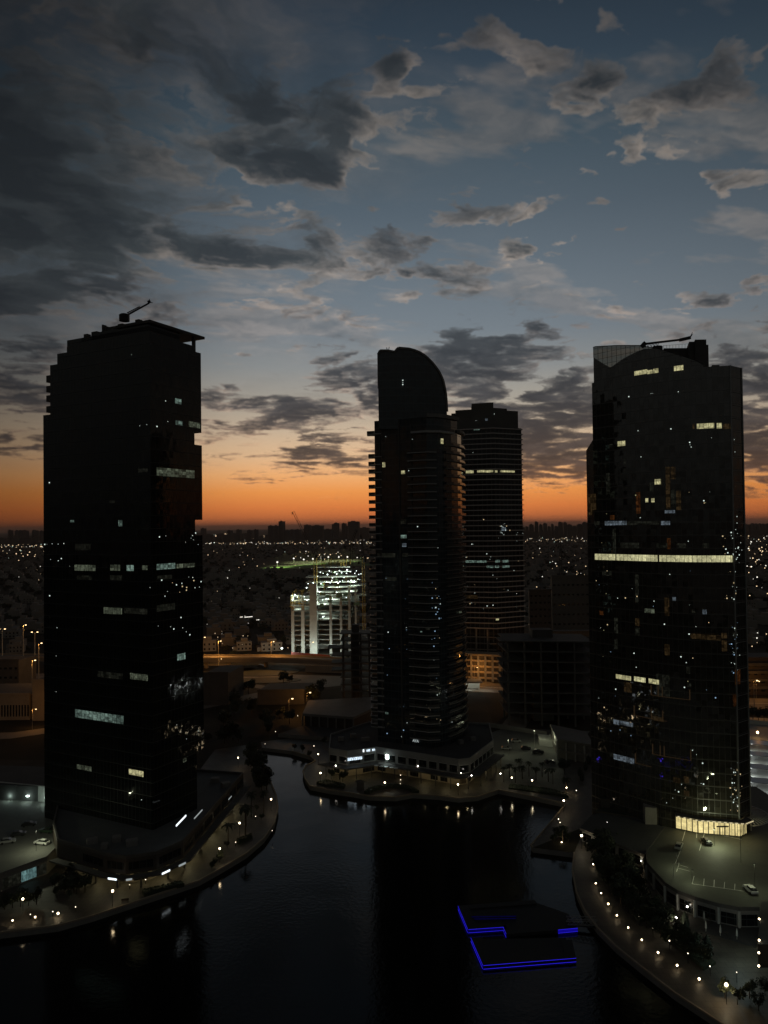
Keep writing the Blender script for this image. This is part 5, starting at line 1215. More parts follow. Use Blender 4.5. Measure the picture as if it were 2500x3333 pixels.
# back blocks
def block(label, px0, px1, Y, depth, ztop, mat, floors=6, wmat='plain_glass', name='apartment_block', rows=True, cat='building', cols=8, win_h=1.3):
    t = thing(name, label, cat, (AT((px0+px1)/2, 1900, Y).x, Y, 1.5)); x0, x1 = AT(px0, 1900, Y).x, AT(px1, 1900, Y).x
    MB().prism([(x0, Y), (x1, Y), (x1+depth*.15, Y+depth), (x0+depth*.15, Y+depth)], 1.5, ztop, 0, 1).obj('walls', [M[mat], M['roofing']], t)
    MB().prism([(x0-.3, Y-.3), (x1+.3, Y-.3), (x1+.3, Y+.3), (x0-.3, Y+.3)], ztop+.003, ztop+1).obj('parapet', M[mat], t)
    if rows:
        fh = (ztop-3)/floors
        for f in range(floors):
            for j in range(cols):
                mb = MB(); wall_rect(mb, (x0, Y), (x1, Y), (j+.25)/cols, (j+.75)/cols, 2.5+f*fh+.8, 2.5+f*fh+.8+win_h, .05); mb.obj('window', M[wmat], t)
    return t
block('dim grey apartment block in front of the far lights left of the right tower', 1796, 1935, 620, 14, 62-4, 'apt_wall', 7, cols=9)
block('dark narrow block beside the tower with floor slabs behind the centre', 1722, 1794, 560, 16, 52, 'dark_concrete', 10, cols=5)
block('low wide dark block behind the wide unlit concrete frame', 1735, 1925, 470, 12, 34, 'dark_concrete', 3, cols=8)
wh = block('sodium lit tan warehouse with slotted wall at the far left', -150, 95, 402, 30, 14.5, 'cream', 1, name='warehouse', cols=26, win_h=6)
block('tan windowless hall beside the slotted warehouse at far left', 104, 150, 400, 30, 22, 'cream', 1, rows=False, name='warehouse')
block('long low grey shed behind the black left tower', 660, 740, 430, 26, 19, 'dark_concrete', 1, rows=False, name='warehouse')
block('dark flat shed in front of the orange overpass', 835, 985, 430, 22, 9, 'dark_concrete', 1, rows=False, name='warehouse')
block('low pale building at the far left road', -60, 60, 475, 18, 20, 'dark_concrete', 3, cols=7, name='warehouse')

# ------------------------------------------------------------------ overpass and roads
ov = thing('overpass', 'concrete road overpass on round piers glowing orange under sodium lamps', 'bridge', (-90, 545, 1.5))
op = [(-560, 590), (-300, 565), (-128, 547), (-84, 545), (-61, 540), (-38, 532), (-10, 520), (60, 500), (200, 478), (420, 470)]
def road_strip(line, w, z0, z1, mat, name, parent=None, m2=None):
    mb = MB(); L = []; Rr = []
    for i, p in enumerate(line):
        a = Vector(line[max(0, i-1)]); b = Vector(line[min(len(line)-1, i+1)]); t = (b-a).normalized(); n_ = Vector((-t.y, t.x)); L.append((p[0]+n_.x*w/2, p[1]+n_.y*w/2)); Rr.append((p[0]-n_.x*w/2, p[1]-n_.y*w/2))
    for i in range(len(line)-1):
        q = [Rr[i], Rr[i+1], L[i+1], L[i]]
        if z1 is None: mb.face([(x, y, z0) for x, y in q])
        else: mb.prism(q, z0, z1)
    return mb.obj(name, mat, parent), L, Rr
road_strip(op, 12, 6.0, 8.6, M['road'], 'deck', ov)
for s_ in (-1, 1):
    o_, L_, R_ = road_strip([(p[0], p[1]+s_*6) for p in op], .4, 8.6, 9.6, M['cream'], 'parapet', ov)
for (x, y) in ((755, 2166), (868, 2170), (690, 2160)):
    g = G(x, y, 1.5); mb = MB(); mb.lathe((g.x, 545, 1.5), [(1.5, 0), (1.5, 3), (2.2, 4.6), (2.4, 4.6)], 10); mb.obj('pier', M['cream'], ov)
a = Vector((AT(997, 2160, 532).x, 525)); MB().prism([tuple(a), (20, 508), (20, 509), (a.x, 526)], 1.5, 6.2).obj('abutment_wall', M['cream'], ov)
M['road_sheet'] = M['road']
r1, _, _ = road_strip([(-560, 540), (-300, 522), (-150, 512), (-84, 508), (0, 490), (100, 455), (190, 420), (330, 405)], 26, 1.56, None, M['road'], 'road'); struct(r1)
r2, _, _ = road_strip([(-420, 380), (-260, 365), (-180, 372), (-120, 410), (-60, 470), (-20, 490)], 12, 1.54, None, M['road'], 'road'); struct(r2)
r3, _, _ = road_strip([(-260, 520), (-130, 500), (-80, 480), (-50, 455)], 8, 1.58, None, M['road'], 'slip_road'); struct(r3)
r4, _, _ = road_strip([(50, 500), (75, 452), (70, 400), (60, 372)], 12, 1.60, None, M['road'], 'road'); struct(r4)
mb = MB()
for off in (-6, 0, 6):
    pass
mk, _, _ = road_strip([(0, 490.5), (100, 455.5), (190, 420.5), (330, 405.5)], .7, 1.62, None, M['white_paint'], 'lane_marking'); struct(mk)
mk, _, _ = road_strip([(-300, 522.5), (-150, 512.5), (-84, 508.5)], .5, 1.62, None, M['white_paint'], 'lane_marking'); struct(mk)
def ellipse(cx, cy, a, b, n=28, rot=0): return [(cx+a*math.cos(t)*math.cos(rot)-b*math.sin(t)*math.sin(rot), cy+a*math.cos(t)*math.sin(rot)+b*math.sin(t)*math.cos(rot)) for t in [2*math.pi*i/n for i in range(n)]]
for (x, y, a, b) in ((850, 2187, 26, 16), (760, 2180, 15, 8), (860, 2215, 24, 9)):
    g = G(x, y, 1.5); o = MB().prism(ellipse(g.x, g.y, a, b), 1.5, 1.75).obj('grass_island', M['leaf2']); struct(o)

# sodium street lamps
def street_lamp(p, h, label, group, bulb, power, color, double=False, size=.4, name='street_lamp', arm=1.8):
    t = thing(name, label, 'street lamp', p, group); x, y, z = p
    mb = MB(); mb.bar((x, y, z), (x, y, z+h), .10*h/8, n=6, r2=.06*h/8)
    for s_ in ((-1, 1) if double else (1,)): mb.bar((x, y, z+h), (x+s_*arm, y, z+h+.2), .07)
    mb.obj('pole', M['steel'], t)
    for s_ in ((-1, 1) if double else (1,)):
        mb = MB(); mb.box((x+s_*arm, y, z+h+.1), (size*1.7, size, size*.7)); mb.obj('lamp_head', M[bulb], t)
    if power: lamp_light('lamp_light', (x+arm*(0 if double else 1), y, z+h-.3), power, color, t, .25)
    return t
M['bulb_sodium2'] = emit('bulb_sodium_far', (1., .68, .32), 4)
SL = [(888, 2089, 545, 'beside the overpass left of the lit building site'), (716, 2087, 552, 'left on the overpass next to the black tower'), (1017, 2091, 570, 'in front of the lit site hoarding'), (664, 2075, 552, 'on the overpass just right of the black tower'),
      (7, 2048, 500, 'at the very left edge of the picture'), (81, 2035, 520, 'second from the left edge behind the warehouse'), (113, 2058, 500, 'third from the left edge behind the warehouse'), (111, 2150, 440, 'above the tan warehouse roof at far left'), (132, 2094, 470, 'low beside the black tower at far left'),
      (2461, 2216, 402, 'tall one over the orange road at the right edge'), (948, 2275, 400, 'by the dark planting left of the central tower'), (1006, 2255, 420, 'left one of two near the dark podium')]
for (x, y, Y, wh_) in SL:
    p = AT(x, y, Y); base_z = 8.6 if 540 <= Y <= 552 else 1.5; h = max(4, p.z-base_z)
    street_lamp((p.x-(0 if x in (7, 113) else 1.2), Y, base_z), h, 'sodium street lamp '+wh_, 'sodium street lamps', 'bulb_sodium2', (1500 if Y > 560 else 10500) if Y >= 540 else 1800, L_SOD, x in (7, 113), .5)
for i, (x, y) in enumerate(((-190, 535), (-150, 524), (-113, 522), (55, 480), (80, 470), (108, 462), (165, 440), (205, 428), (250, 420), (-230, 392), (-175, 382), (72, 425))):
    street_lamp((x, y, 1.5), 10, 'sodium lamp with a single arm standing along the orange lit road', 'sodium lamps along the far road', 'bulb_sodium2', 2400 if y > 430 else 1300, L_SOD, False, .32)

# ------------------------------------------------------------------ villas and their gardens
VR = random.Random(77)
def villa_mesh(i):
    r_ = random.Random(i); w, d, h = r_.uniform(11, 16), r_.uniform(10, 14), r_.choice([6.6, 7.4, 7.4]); mb = MB()
    mb.prism([(-w/2, -d/2), (w/2, -d/2), (w/2, d/2), (-w/2, d/2)], 0, h, 0, 1)
    mb.prism([(-w/2-.2, -d/2-.2), (w/2+.2, -d/2-.2), (w/2+.2, -d/2+.1), (-w/2-.2, -d/2+.1)], h+.002, h+.8, 0)
    mb.prism([(-w*.2, -d*.1), (w*.25, -d*.1), (w*.25, d*.35), (-w*.2, d*.35)], h+.003, h+2.8, 0, 1)
    mb.prism([(-w/2-3, -d/2+1), (-w/2-.01, -d/2+1), (-w/2-.01, d/2-2), (-w/2-3, d/2-2)], 0, 3.4, 0, 1)
    for f in (0, 1):
        for j in range(4):
            x = -w/2+w*(j+.5)/4; mb.prism([(x-.6, -d/2-.06), (x+.6, -d/2-.06), (x+.6, -d/2+.02), (x-.6, -d/2+.02)], 1+f*3.4, 2.5+f*3.4, 2)
    return mb.mesh('villa', [M['villa_wall'], M['villa_roof'], M['plain_glass']])
M['villa_wall'] = solid('villa_wall', (.24, .22, .185), .85, .2, .02); M['villa_roof'] = solid('villa_roof', (.15, .145, .13), .9, .25, .04)
VM = [villa_mesh(i) for i in range(6)]
spans = [(-60, 141), (655, 1225), (1705, 1912), (2415, 2560)]
def seen(x, y, z=4):
    p = px_of(x, y, z)[0]; return any(a <= p <= b for a, b in spans)
site_x = (-62, 0)
cells = []
y = 625.
while y < 1750:
    step_ = 26 if y < 1000 else 34
    x = -.56*y
    while x < .56*y:
        xx, yy = x+VR.uniform(-3, 3)+6*math.sin(y*.02), y+VR.uniform(-3, 3)
        if seen(xx, yy) and not (site_x[0]-6 < xx < site_x[1]+24 and 585 < yy < 660) and VR.random() < .66: cells.append((xx, yy))
        x += step_
    y += step_*1.15
cells.sort(key=lambda c: c[1])
near_v, rest_v = cells[:230], cells[230:]
rest_v += [(x+VR.uniform(-6, 6), y+VR.uniform(-6, 6)) for y in range(640, 1750, 34) for x in range(-900, 900, 34) if abs(x) < .56*y and not seen(x, y) and not (-75 < x < 40 and y < 665) and VR.random() < .6]
REG = lambda x: 'left of the black tower' if px_of(x[0], x[1], 4)[0] < 145 else ('between the left and central towers' if px_of(x[0], x[1], 4)[0] < 1300 else ('between the central and right towers' if px_of(x[0], x[1], 4)[0] < 2000 else 'right of the right tower'))
for (x, y) in near_v:
    o = bpy.data.objects.new('villa', VR.choice(VM)); col.objects.link(o); o.location = (x, y, 1.5); o.rotation_euler = (0, 0, R(VR.choice([0, 90, 180, 270])+12)); s_ = VR.uniform(.85, 1.1); o.scale = (s_, s_, VR.uniform(.8, 1.1))
    tag(o, 'flat roofed two storey villa in the dark suburb '+REG((x, y)), 'house', 'villas of the dark suburb')
def merge_far(pts, meshes, name, zs, scale=1.):
    V, F, MI = [], [], []
    data = []
    for me in meshes:
        data.append(([tuple(v.co) for v in me.vertices], [(tuple(p.vertices), p.material_index) for p in me.polygons]))
    for (x, y) in pts:
        vs, fs = data[VR.randrange(len(data))]; a = VR.choice([0, 1.57, 3.14, 4.71])+.2; c, s_ = math.cos(a), math.sin(a); k_ = VR.uniform(.8, 1.25)*scale; o = len(V)
        V += [(x+(p[0]*c-p[1]*s_)*k_, y+(p[0]*s_+p[1]*c)*k_, zs+p[2]*k_) for p in vs]
        for f, mi in fs: F.append(tuple(i+o for i in f)); MI.append(mi)
    me = bpy.data.meshes.new(name); me.from_pydata(V, [], F)
    for mt in meshes[0].materials: me.materials.append(mt)
    me.polygons.foreach_set('material_index', MI); o = bpy.data.objects.new(name, me); col.objects.link(o); return o
far = list(rest_v)
y = 1750.
while y < 5200:
    st_ = 44+ (y-1750)*.02
    x = -.56*y
    while x < .56*y:
        xx, yy = x+VR.uniform(-8, 8), y+VR.uniform(-8, 8)
        if VR.random() < (.24 if seen(xx, yy) else .15): far.append((xx, yy))
        x += st_
    y += st_*1.3
def on_green(x, y):
    p = px_of(x, y, 2); return 835 < p[0] < 1160 and 1820 < p[1] < 1860
far = [c for c in far if not on_green(*c)]
o = merge_far(far, VM, 'distant_houses', 1.5); tag(o, 'mass of low houses filling the plain towards the horizon', 'houses', kind='stuff')
# suburb trees
tcells = []
for i in range(1500):
    y = 560+1250*VR.random()**.8; x = VR.uniform(-.56, .56)*y
    if seen(x, y) and not (site_x[0]-4 < x < site_x[1]+22 and 585 < y < 650) and all((x-a)**2+(y-b)**2 > 75 for a, b in near_v): tcells.append((x, y))
tcells.sort(key=lambda c: c[1])
for (x, y) in tcells[:200]:
    plant(VR.choice(['far', 'far1']), (x, y, 1.5), 'dark rounded tree among the villas '+REG((x, y)), 'garden trees of the suburb', VR.uniform(.55, 1.1), VR.uniform(0, 6))
tf = tcells[200:]
for i in range(4200):
    y = 1100+3600*VR.random()**.9; x = VR.uniform(-.56, .56)*y
    if not on_green(x, y): tf.append((x, y))
rr_ = random.Random(2); fm = []
for i in range(3):
    mb = MB(); leaf_cloud(mb, (0, 0, 3.4), 5.0, 3.2, 26, 2.2, rr_); fm.append(mb.mesh('far_tree', M['leaf2']))
o = merge_far(tf, fm, 'distant_trees', 1.5, .85); tag(o, 'dark belts of distant trees between the far houses', 'trees', kind='stuff')

# ------------------------------------------------------------------ floodlit sports green
gr_ = [G(x, y, 1.6) for x, y in ((842, 1850), (900, 1846), (1000, 1838), (1080, 1832), (1155, 1828), (1220, 1828), (1220, 1840), (1120, 1843), (1000, 1850), (900, 1856), (850, 1856))]
M['turf'] = solid('turf', (.10, .20, .035), .9, .2, .02)
o = MB().prism([(p.x, p.y) for p in gr_], 1.6, 1.9).obj('playing_field', M['turf']); struct(o)
for i, (x, y) in enumerate(((903, 1840), (956.5, 1826), (989, 1830), (1019, 1828), (1045, 1823), (1069, 1821), (1103, 1821), (1131, 1821), (959, 1825), (988, 1813), (1071, 1804))[:8]):
    g = G(x, y+6, 1.6); t = thing('floodlight_mast', '%s floodlight mast from the left beside the green playing field' % ORD[i], 'floodlight', g, 'floodlight masts of the playing field'); zt_ = AT(x, y, g.y).z
    zt_ = max(14, zt_); MB().bar(g, (g.x, g.y, zt_), .5).obj('mast', M['steel'], t); MB().ball((g.x, g.y-1, zt_), 2.6).obj('lamp_head', M['far_white'], t)
    lamp_light('flood_light', (g.x, g.y-14, zt_+16), 150000, (.85, 1., .5), t, 2., 130); lamp_light('flood_light', (g.x+10, g.y+70, zt_+22), 190000, (.85, 1., .5), t, 2., 130)
# ------------------------------------------------------------------ skyline
M['skyline'] = solid('skyline_wall', (.08, .07, .065), .9, .2, .005)
SK = [(653, 664, 1720, 'slim'), (739, 750, 1727, ''), (769, 780, 1724, ''), (804, 818, 1726, ''), (826, 834, 1724, ''), (872, 887, 1711.7, 'left of a pair of equal'), (890, 905, 1711.7, 'right of a pair of equal'), (907, 922, 1697, 'tallest slender'), (927, 940, 1726, ''), (944, 955, 1725, ''), (961, 975, 1724, ''),
      (989, 1007, 1709, 'square'), (1013, 1050, 1711, 'wide flat'), (1053, 1078, 1723, 'low wide'), (1080, 1085, 1707, 'needle'), (1086, 1100, 1702.6, 'tall narrow'), (1112, 1124, 1703.7, 'narrow'), (1125, 1131, 1712, ''), (1132, 1167, 1697.5, 'broad tall'), (1171, 1200, 1718, 'low')]
r_ = random.Random(14); x = 1700
while x < 1912:
    w_ = r_.uniform(7, 18); SK.append((x, x+w_, r_.choice([1700, 1704, 1708, 1712, 1714, 1716]) + r_.uniform(-2, 2), '')); x += w_+r_.uniform(0, 4)
x = 2425
for i in range(7): SK.append((x, x+8, r_.uniform(1704, 1709), '')); x += 12
for i in range(10): x = r_.uniform(0, 130); SK.append((x, x+r_.uniform(5, 9), r_.uniform(1726, 1729), ''))
for i, (x0, x1, yt, ad) in enumerate(SK):
    Y = 5600+r_.uniform(-300, 300); a = AT(x0, yt, Y); b = AT(x1, yt, Y)
    zone = 'far left' if x0 < 200 else ('between left and central towers' if x0 < 1250 else ('between central and right towers' if x0 < 2000 else 'right of the right tower'))
    t = thing('distant_building', (ad+' ' if ad else '')+'block on the far skyline '+zone if ad else 'small dark block on the far skyline '+zone, 'building', (a.x, Y, 1.5), None if ad else 'small blocks on the far skyline')
    MB().prism([(a.x, Y), (b.x, Y), (b.x+8, Y+50), (a.x+8, Y+50)], 1.5, a.z).obj('walls', M['skyline'], t)
    MB().prism([(a.x+(b.x-a.x)*.3, Y+8), (a.x+(b.x-a.x)*.7, Y+8), (a.x+(b.x-a.x)*.7, Y+30), (a.x+(b.x-a.x)*.3, Y+30)], a.z+.01, a.z+5).obj('roof_plant', M['skyline'], t)
# far urban mass so that the horizon has buildings all along
r_ = random.Random(91); mb = MB()
for i in range(900):
    Y = r_.uniform(5000, 8500); x = r_.uniform(-.52, .52)*Y
    w_, h_ = r_.uniform(30, 90), r_.choice([10, 14, 18, 24, 36, 50]); mb.prism([(x, Y), (x+w_, Y), (x+w_, Y+30), (x, Y+30)], 1.5, h_)
o = mb.obj('far_city', M['skyline']); tag(o, 'low far city along the horizon', 'buildings', kind='stuff')

# ------------------------------------------------------------------ lights of the plain
def city_lights(name, label, regions, mats_w, seed):
    r_ = random.Random(seed); mbs = {m: MB() for m, w in mats_w}
    for (x0, x1, y0, y1, n, sz) in regions:
        for i in range(n):
            px, py = r_.uniform(x0, x1), r_.uniform(y0, y1)
            hz_ = 1713-(px-1250)*.0117
            g = G(px, max(py, hz_+14), 7)
            m_ = r_.choices([m for m, w in mats_w], [w for m, w in mats_w])[0]
            s_ = sz*r_.choice([.45, .6, .8, 1.0, 1.25])*g.y/2504; mbs[m_].ball((g.x, g.y, 7+s_*.3), s_)
    for j, (m_, mb) in enumerate(mbs.items()):
        if mb.f: tag(mb.obj(name, M[m_]), label+' '+('amber', 'white', 'pale green')[j % 3], 'lights', kind='stuff')
city_lights('city_lights', 'scattered far street lamps over the dark plain', [
    (145, 655, 1745, 1785, 90, 1.4), (1215, 1700, 1738, 1775, 90, 1.3), (1912, 2415, 1722, 1760, 90, 1.5), (145, 655, 1790, 2040, 30, 1.4), (1215, 1700, 1780, 2000, 30, 1.4), (1912, 2415, 1760, 2100, 40, 1.6),
    (0, 145, 1752, 1782, 120, 1.35), (0, 145, 1756, 1768, 26, 2.2), (0, 145, 1790, 1812, 16, 1.7), (0, 145, 1815, 1900, 14, 1.3),
    (655, 1215, 1744, 1772, 230, 1.1), (655, 1215, 1766, 1771, 80, 1.4), (655, 1215, 1748, 1756, 50, 1.5), (690, 760, 1738, 1748, 26, 1.7), (655, 1215, 1780, 1860, 34, 1.2), (960, 1200, 1790, 1826, 20, 1.6), (655, 960, 1860, 2080, 16, 1.3), (655, 960, 2060, 2110, 8, 1.5),
    (1700, 1912, 1728, 1764, 120, 1.05), (1700, 1912, 1764, 1830, 16, 1.2), (1760, 1912, 1830, 1885, 26, 1.5), (1700, 1912, 1885, 2040, 10, 1.4),
    (2415, 2520, 1704, 1718, 60, 1.3), (2415, 2520, 1716, 1735, 40, 2.0), (2415, 2520, 1735, 1800, 44, 2.1), (2415, 2520, 1800, 1870, 26, 2.0), (2415, 2520, 1870, 2140, 20, 2.0)],
    [('far_warm', 8), ('far_white', 3), ('far_cool', 1)], 17)
# ------------------------------------------------------------------ right parking deck
dz = 5.6
edge = [(2103, 2768), (2106, 2816), (2130, 2844), (2166, 2884), (2206, 2909), (2261, 2930), (2338, 2952), (2405, 2965), (2473, 2965)]
ed = gp(edge, dz)
dkR = ed+gp([(2560, 2960), (2680, 2700), (2460, 2560), (2330, 2560), (2190, 2660), (2140, 2700)], dz)
deck = thing('parking_deck', 'big curved car park deck at the lower right, one pool of greenish light on it', 'parking deck', (100, 200, 1.5))
MB().prism(dkR, 1.5, dz).obj('deck', [M['concrete']], deck)
M['deck_surface'] = solid('deck_surface', (.075, .078, .062), .75, .28, .10)
MB().prism(inset(dkR, .3), dz, dz+.05, bottom=False).obj('surface', M['deck_surface'], deck)
mb = MB()
for i in range(8):
    a, b = ed[i], ed[i+1]; q = inset(dkR, .3); mb.prism([a, b, q[i+1], q[i]], dz, dz+.9)
mb.obj('parapet', M['dark_concrete'], deck)
for i in range(1, 8):
    n_ = 1
    a = Vector(ed[i]); b = Vector(ed[i+1]) if i < 8 else a
    p = inset(dkR, -.25)[i]; MB().box((p[0], p[1], 3.5), (.45, .45, 4.2)).obj('pier', M['white_wall'], deck)
mb = MB()
for i in range(8):
    a, b = ed[i], ed[i+1]; mb2 = MB(); wall_rect(mb2, a, b, .12, .88, 2.0, 4.7, .05); mb2.obj('dark_glazing', M['plain_glass'], deck)
def line_on(px0, py0, px1, py1, z, w=.14):
    a, b = G(px0, py0, z), G(px1, py1, z); d = (b-a).normalized(); n_ = Vector((-d.y, d.x, 0))*w/2
    return [(a.x-n_.x, a.y-n_.y), (b.x-n_.x, b.y-n_.y), (b.x+n_.x, b.y+n_.y), (a.x+n_.x, a.y+n_.y)]
def Lc(x, y): return (1700+x/2.074, 2400+y/2.074)
bays = []
for (x0, y0, x1, y1) in ((1160, 937, 1147, 990), (1228, 955, 1224, 1004), (1296, 963, 1294, 1012), (1366, 978, 1363, 1020), (1436, 990, 1433, 1032), (1147, 990, 1500, 1040), (1060, 845, 1042, 908), (1070, 760, 1035, 850), (1232, 640, 1196, 765), (1178, 640, 1177, 680), (1106, 612, 1080, 700), (1232, 640, 1480, 690), (1060, 862, 1120, 880), (1052, 884, 1130, 905)):
    mb = MB(); P_ = line_on(*Lc(x0, y0), *Lc(x1, y1), dz); mb.prism(P_, dz+.055, dz+.062, bottom=False); mb.obj('bay_line', M['white_paint'], deck)
# the deck's cantilever lamp
p = G(*Lc(1022, 940), dz); q = AT(*Lc(1022, 855), p.y); t = thing('street_lamp', 'unlit looking grey lamp post with a long arm on the right car park deck', 'street lamp', (p.x, p.y, dz))
mb = MB(); mb.bar((p.x, p.y, dz), (p.x, p.y, q.z), .09, n=6); a_ = AT(*Lc(1072, 845), p.y-1); mb.bar((p.x, p.y, q.z), a_, .07); mb.obj('pole', M['steel'], t)
mb = MB(); mb.box(tuple(a_), (.9, .35, .18)); mb.obj('lamp_head', M['metal'], t)
for (x, y, w_, h_) in ((1300, 735, 1900, 5.0), (1150, 985, 160, 3.5), (1050, 890, 260, 4), (1575, 1040, 420, 7), (1480, 850, 60, 7)):  # the lamp beside the white car is added to brighten it
    g = G(*Lc(x, y), dz); 
    t2 = thing('mast_lamp', 'slim mast lamp number %s from the left on the right parking deck, the one by the white car added' % ORD[int(x/150) % 7], 'lamp', (g.x, g.y+.1, dz), 'mast lamps on the right deck')
    MB().bar((g.x, g.y+.3, dz), (g.x, g.y+.3, dz+h_), .05).obj('pole', M['metal'], t2)
    MB().box((g.x, g.y+.1, dz+h_), (.5, .5, .1)).obj('hood', M['metal'], t2)
    lamp_light('lamp_light', (g.x, g.y, dz+h_-.25), w_*1.1, (.92, 1., .62), t2, .35)

# low building with shop fronts left of the deck
ls = [roof_pt(1887, 2702, 5), roof_pt(2097, 2790, 5), roof_pt(2165, 2700, 5), roof_pt(2000, 2640, 5), roof_pt(1925, 2660, 5)]
lb = thing('shop_row', 'low dark building with glazed shop fronts beside the right promenade', 'shop building', (75, 230, 1.5))
MB().prism(inset(ls, .6), 1.5, 5, 0, 1).obj('walls', [M['white_wall'], M['roofing']], lb)
MB().prism(ls, 5, 5.7, 0, 1).obj('roof', [M['concrete'], M['roofing']], lb)
a, b = inset(ls, .6)[0], inset(ls, .6)[1]
for j in range(5):
    mb = MB(); wall_rect(mb, a, b, (j+.1)/5, (j+.82)/5, 1.9, 4.4, .06); w_ = mb.obj('shop_window', M['plain_glass'], lb)
# stepped dark podium behind it at the foot of the right tower
pd = thing('stepped_podium', 'dark planted podium terraces at the foot of the right tower', 'podium', (78, 245, 1.5))
q = [roof_pt(1955, 2590, 10), roof_pt(2110, 2600, 10), roof_pt(2190, 2660, 9), (95, 240), (88, 252), (74, 262)]
MB().prism(q, 1.5, 9, 0, 1).obj('terrace', [M['brown'], M['leaf2']], pd)
q2 = [roof_pt(1935, 2640, 6), roof_pt(2080, 2662, 6), roof_pt(2120, 2625, 9), roof_pt(1960, 2600, 9)]
MB().prism(q2, 1.5, 6.2, 0, 1).obj('lower_terrace', [M['brown'], M['leaf2']], pd)
p = G(2122, 2690, 5); MB().prism([(p.x-2, p.y), (p.x+1.5, p.y-.5), (p.x+2, p.y+3), (p.x-1.5, p.y+3.5)], 1.5, 11).obj('stair_tower', M['concrete'], pd)
# dark building at the right edge with wall lamps
db = thing('dark_building', 'black sided building at the lower right edge with small wall lamps', 'building', (95, 175, 1.5))
p = G(2468, 3150, 1.5); q = G(2478, 3010, 1.5)
MB().prism([(p.x, p.y), (q.x+.6, q.y+1), (q.x+20, q.y+1), (p.x+20, p.y)], 1.5, 6.6, 0, 1).obj('walls', [M['brown'], M['roofing']], db)
for (x, y) in ((2474, 2991), (2474, 3060), (2473, 3101), (2473, 3144)):
    g = G(x, y, 6.8); MB().ball((g.x-.2, g.y, 6.8), .2, 0, 1).obj('wall_lamp', M['bulb_warm'], db); lamp_light('lamp_light', (g.x-.8, g.y, 6.6), 14, (.85, .95, .9), db, .2)
g = G(2400, 3120, 5); lamp_light('court_light', (g.x+2, g.y+3, 7.3), 420, (.75, 1., .95), db, .4)

# ------------------------------------------------------------------ promenade lamps
lr_ = random.Random(61)
def prom_lamp(px, py, label, group, h=4., bulb='bulb_warm', power=55, color=L_WARM, size=.26):
    size *= lr_.uniform(.8, 1.25); power *= lr_.uniform(.7, 1.4); g = G(px, py, 1.5+h); t = thing('street_lamp', label, 'street lamp', (g.x, g.y, 1.5), group)
    MB().bar((g.x, g.y, 1.5), (g.x, g.y, 1.5+h-.3), .07, n=6, r2=.05).obj('pole', M['metal'], t)
    MB().ball((g.x, g.y, 1.5+h), size, 0, 1).obj('globe', M[bulb], t)
    lamp_light('lamp_light', (g.x, g.y-.0, 1.5+h-size-.25), power, color, t, .2)
    return t
for i, (x, y) in enumerate(((74.5, 2926), (366.5, 2900), (715, 2762), (780, 2679), (882.6, 2601.6), (775, 2466))):
    prom_lamp(x, y, '%s lamp post from the left on the left promenade' % ORD[i].capitalize().lower(), 'lamp posts on the left promenade')
for i, (x, y) in enumerate(((1035.6, 2455), (1043.4, 2516), (1252.6, 2547), (1491, 2553), (1666, 2531), (1732, 2540), (1835, 2606))):
    prom_lamp(x, y, '%s lamp post from the left on the central promenade' % ORD[i], 'lamp posts on the central promenade', 4., 'bulb_warm', 55 if i not in (4, 5) else 40, L_WARM if i not in (4, 5) else (1., .9, .6), .26 if i else .18)
for i, (x, y) in enumerate(((1893, 2720), (1977, 2678.6), (2063, 2688.5), (2048, 2837), (2201, 2987), (2364, 3205))):
    prom_lamp(x, y, '%s bright lamp post counting down the right promenade' % ORD[i], 'lamp posts on the right promenade', 4., 'bulb_warm' if i in (0, 5) else 'bulb_white', (110, 12, 12, 220, 220, 260)[i], L_WARM if i == 5 else (1., .88, .62), .3 if i not in (1, 2) else .2)
# low bollard lights
def bollard(px, py, label, group, h=.9, size=.2, bulb='bulb_warm', power=9, name='bollard_light'):
    size *= lr_.uniform(.6, 1.25); power *= lr_.uniform(.5, 2.2); g = G(px, py, 1.5+h); t = thing(name, label, 'bollard light', (g.x, g.y, 1.5), group)
    MB().bar((g.x, g.y, 1.5), (g.x, g.y, 1.5+h-size), .09, n=6).obj('post', M['metal'], t)
    MB().ball((g.x, g.y, 1.5+h), size, 0, 1).obj('lamp_head', M[bulb], t)
    if power: lamp_light('lamp_light', (g.x-.35, g.y-.35, 1.5+h), power, L_WARM, t, .12)
for i, (x, y) in enumerate(((1931, 2813), (1939, 2875), (1957, 2907), (1980, 2942), (2008, 2979), (2045, 3019), (2089, 3059), (2142, 3100), (2204, 3142), (2276, 3186))):
    bollard(x, y, '%s bollard light from the far end along the right waterside path' % ORD[i], 'bollard lights of the right waterside path', .9, .2, 'bulb_warm', 3)
for i, (x, y) in enumerate(((2046, 2944), (2081, 2982), (2125, 3021), (2179, 3062), (2239, 3103), (2311, 3145), (2398, 3164.5), (2237, 2951), (2087, 2802), (2109, 2772), (2109, 2794))):
    bollard(x, y, '%s small white lamp from the far end among the right hand trees' % ORD[i] if i < 7 else '%s small white lamp beside the curved deck wall' % ORD[i-7], 'small lamps along the right planting', 2.2, .12 if i < 7 else .2, 'bulb_small' if i < 7 else 'bulb_white', 0 if i < 7 else 10)
for i, (x, y) in enumerate(((41, 2996), (114.5, 2985), (189, 2973))):
    bollard(x, y, '%s bollard light from the left edge beside the lower left water' % ORD[i], 'bollard lights at lower left', .9, .22, 'bulb_warm', 8)
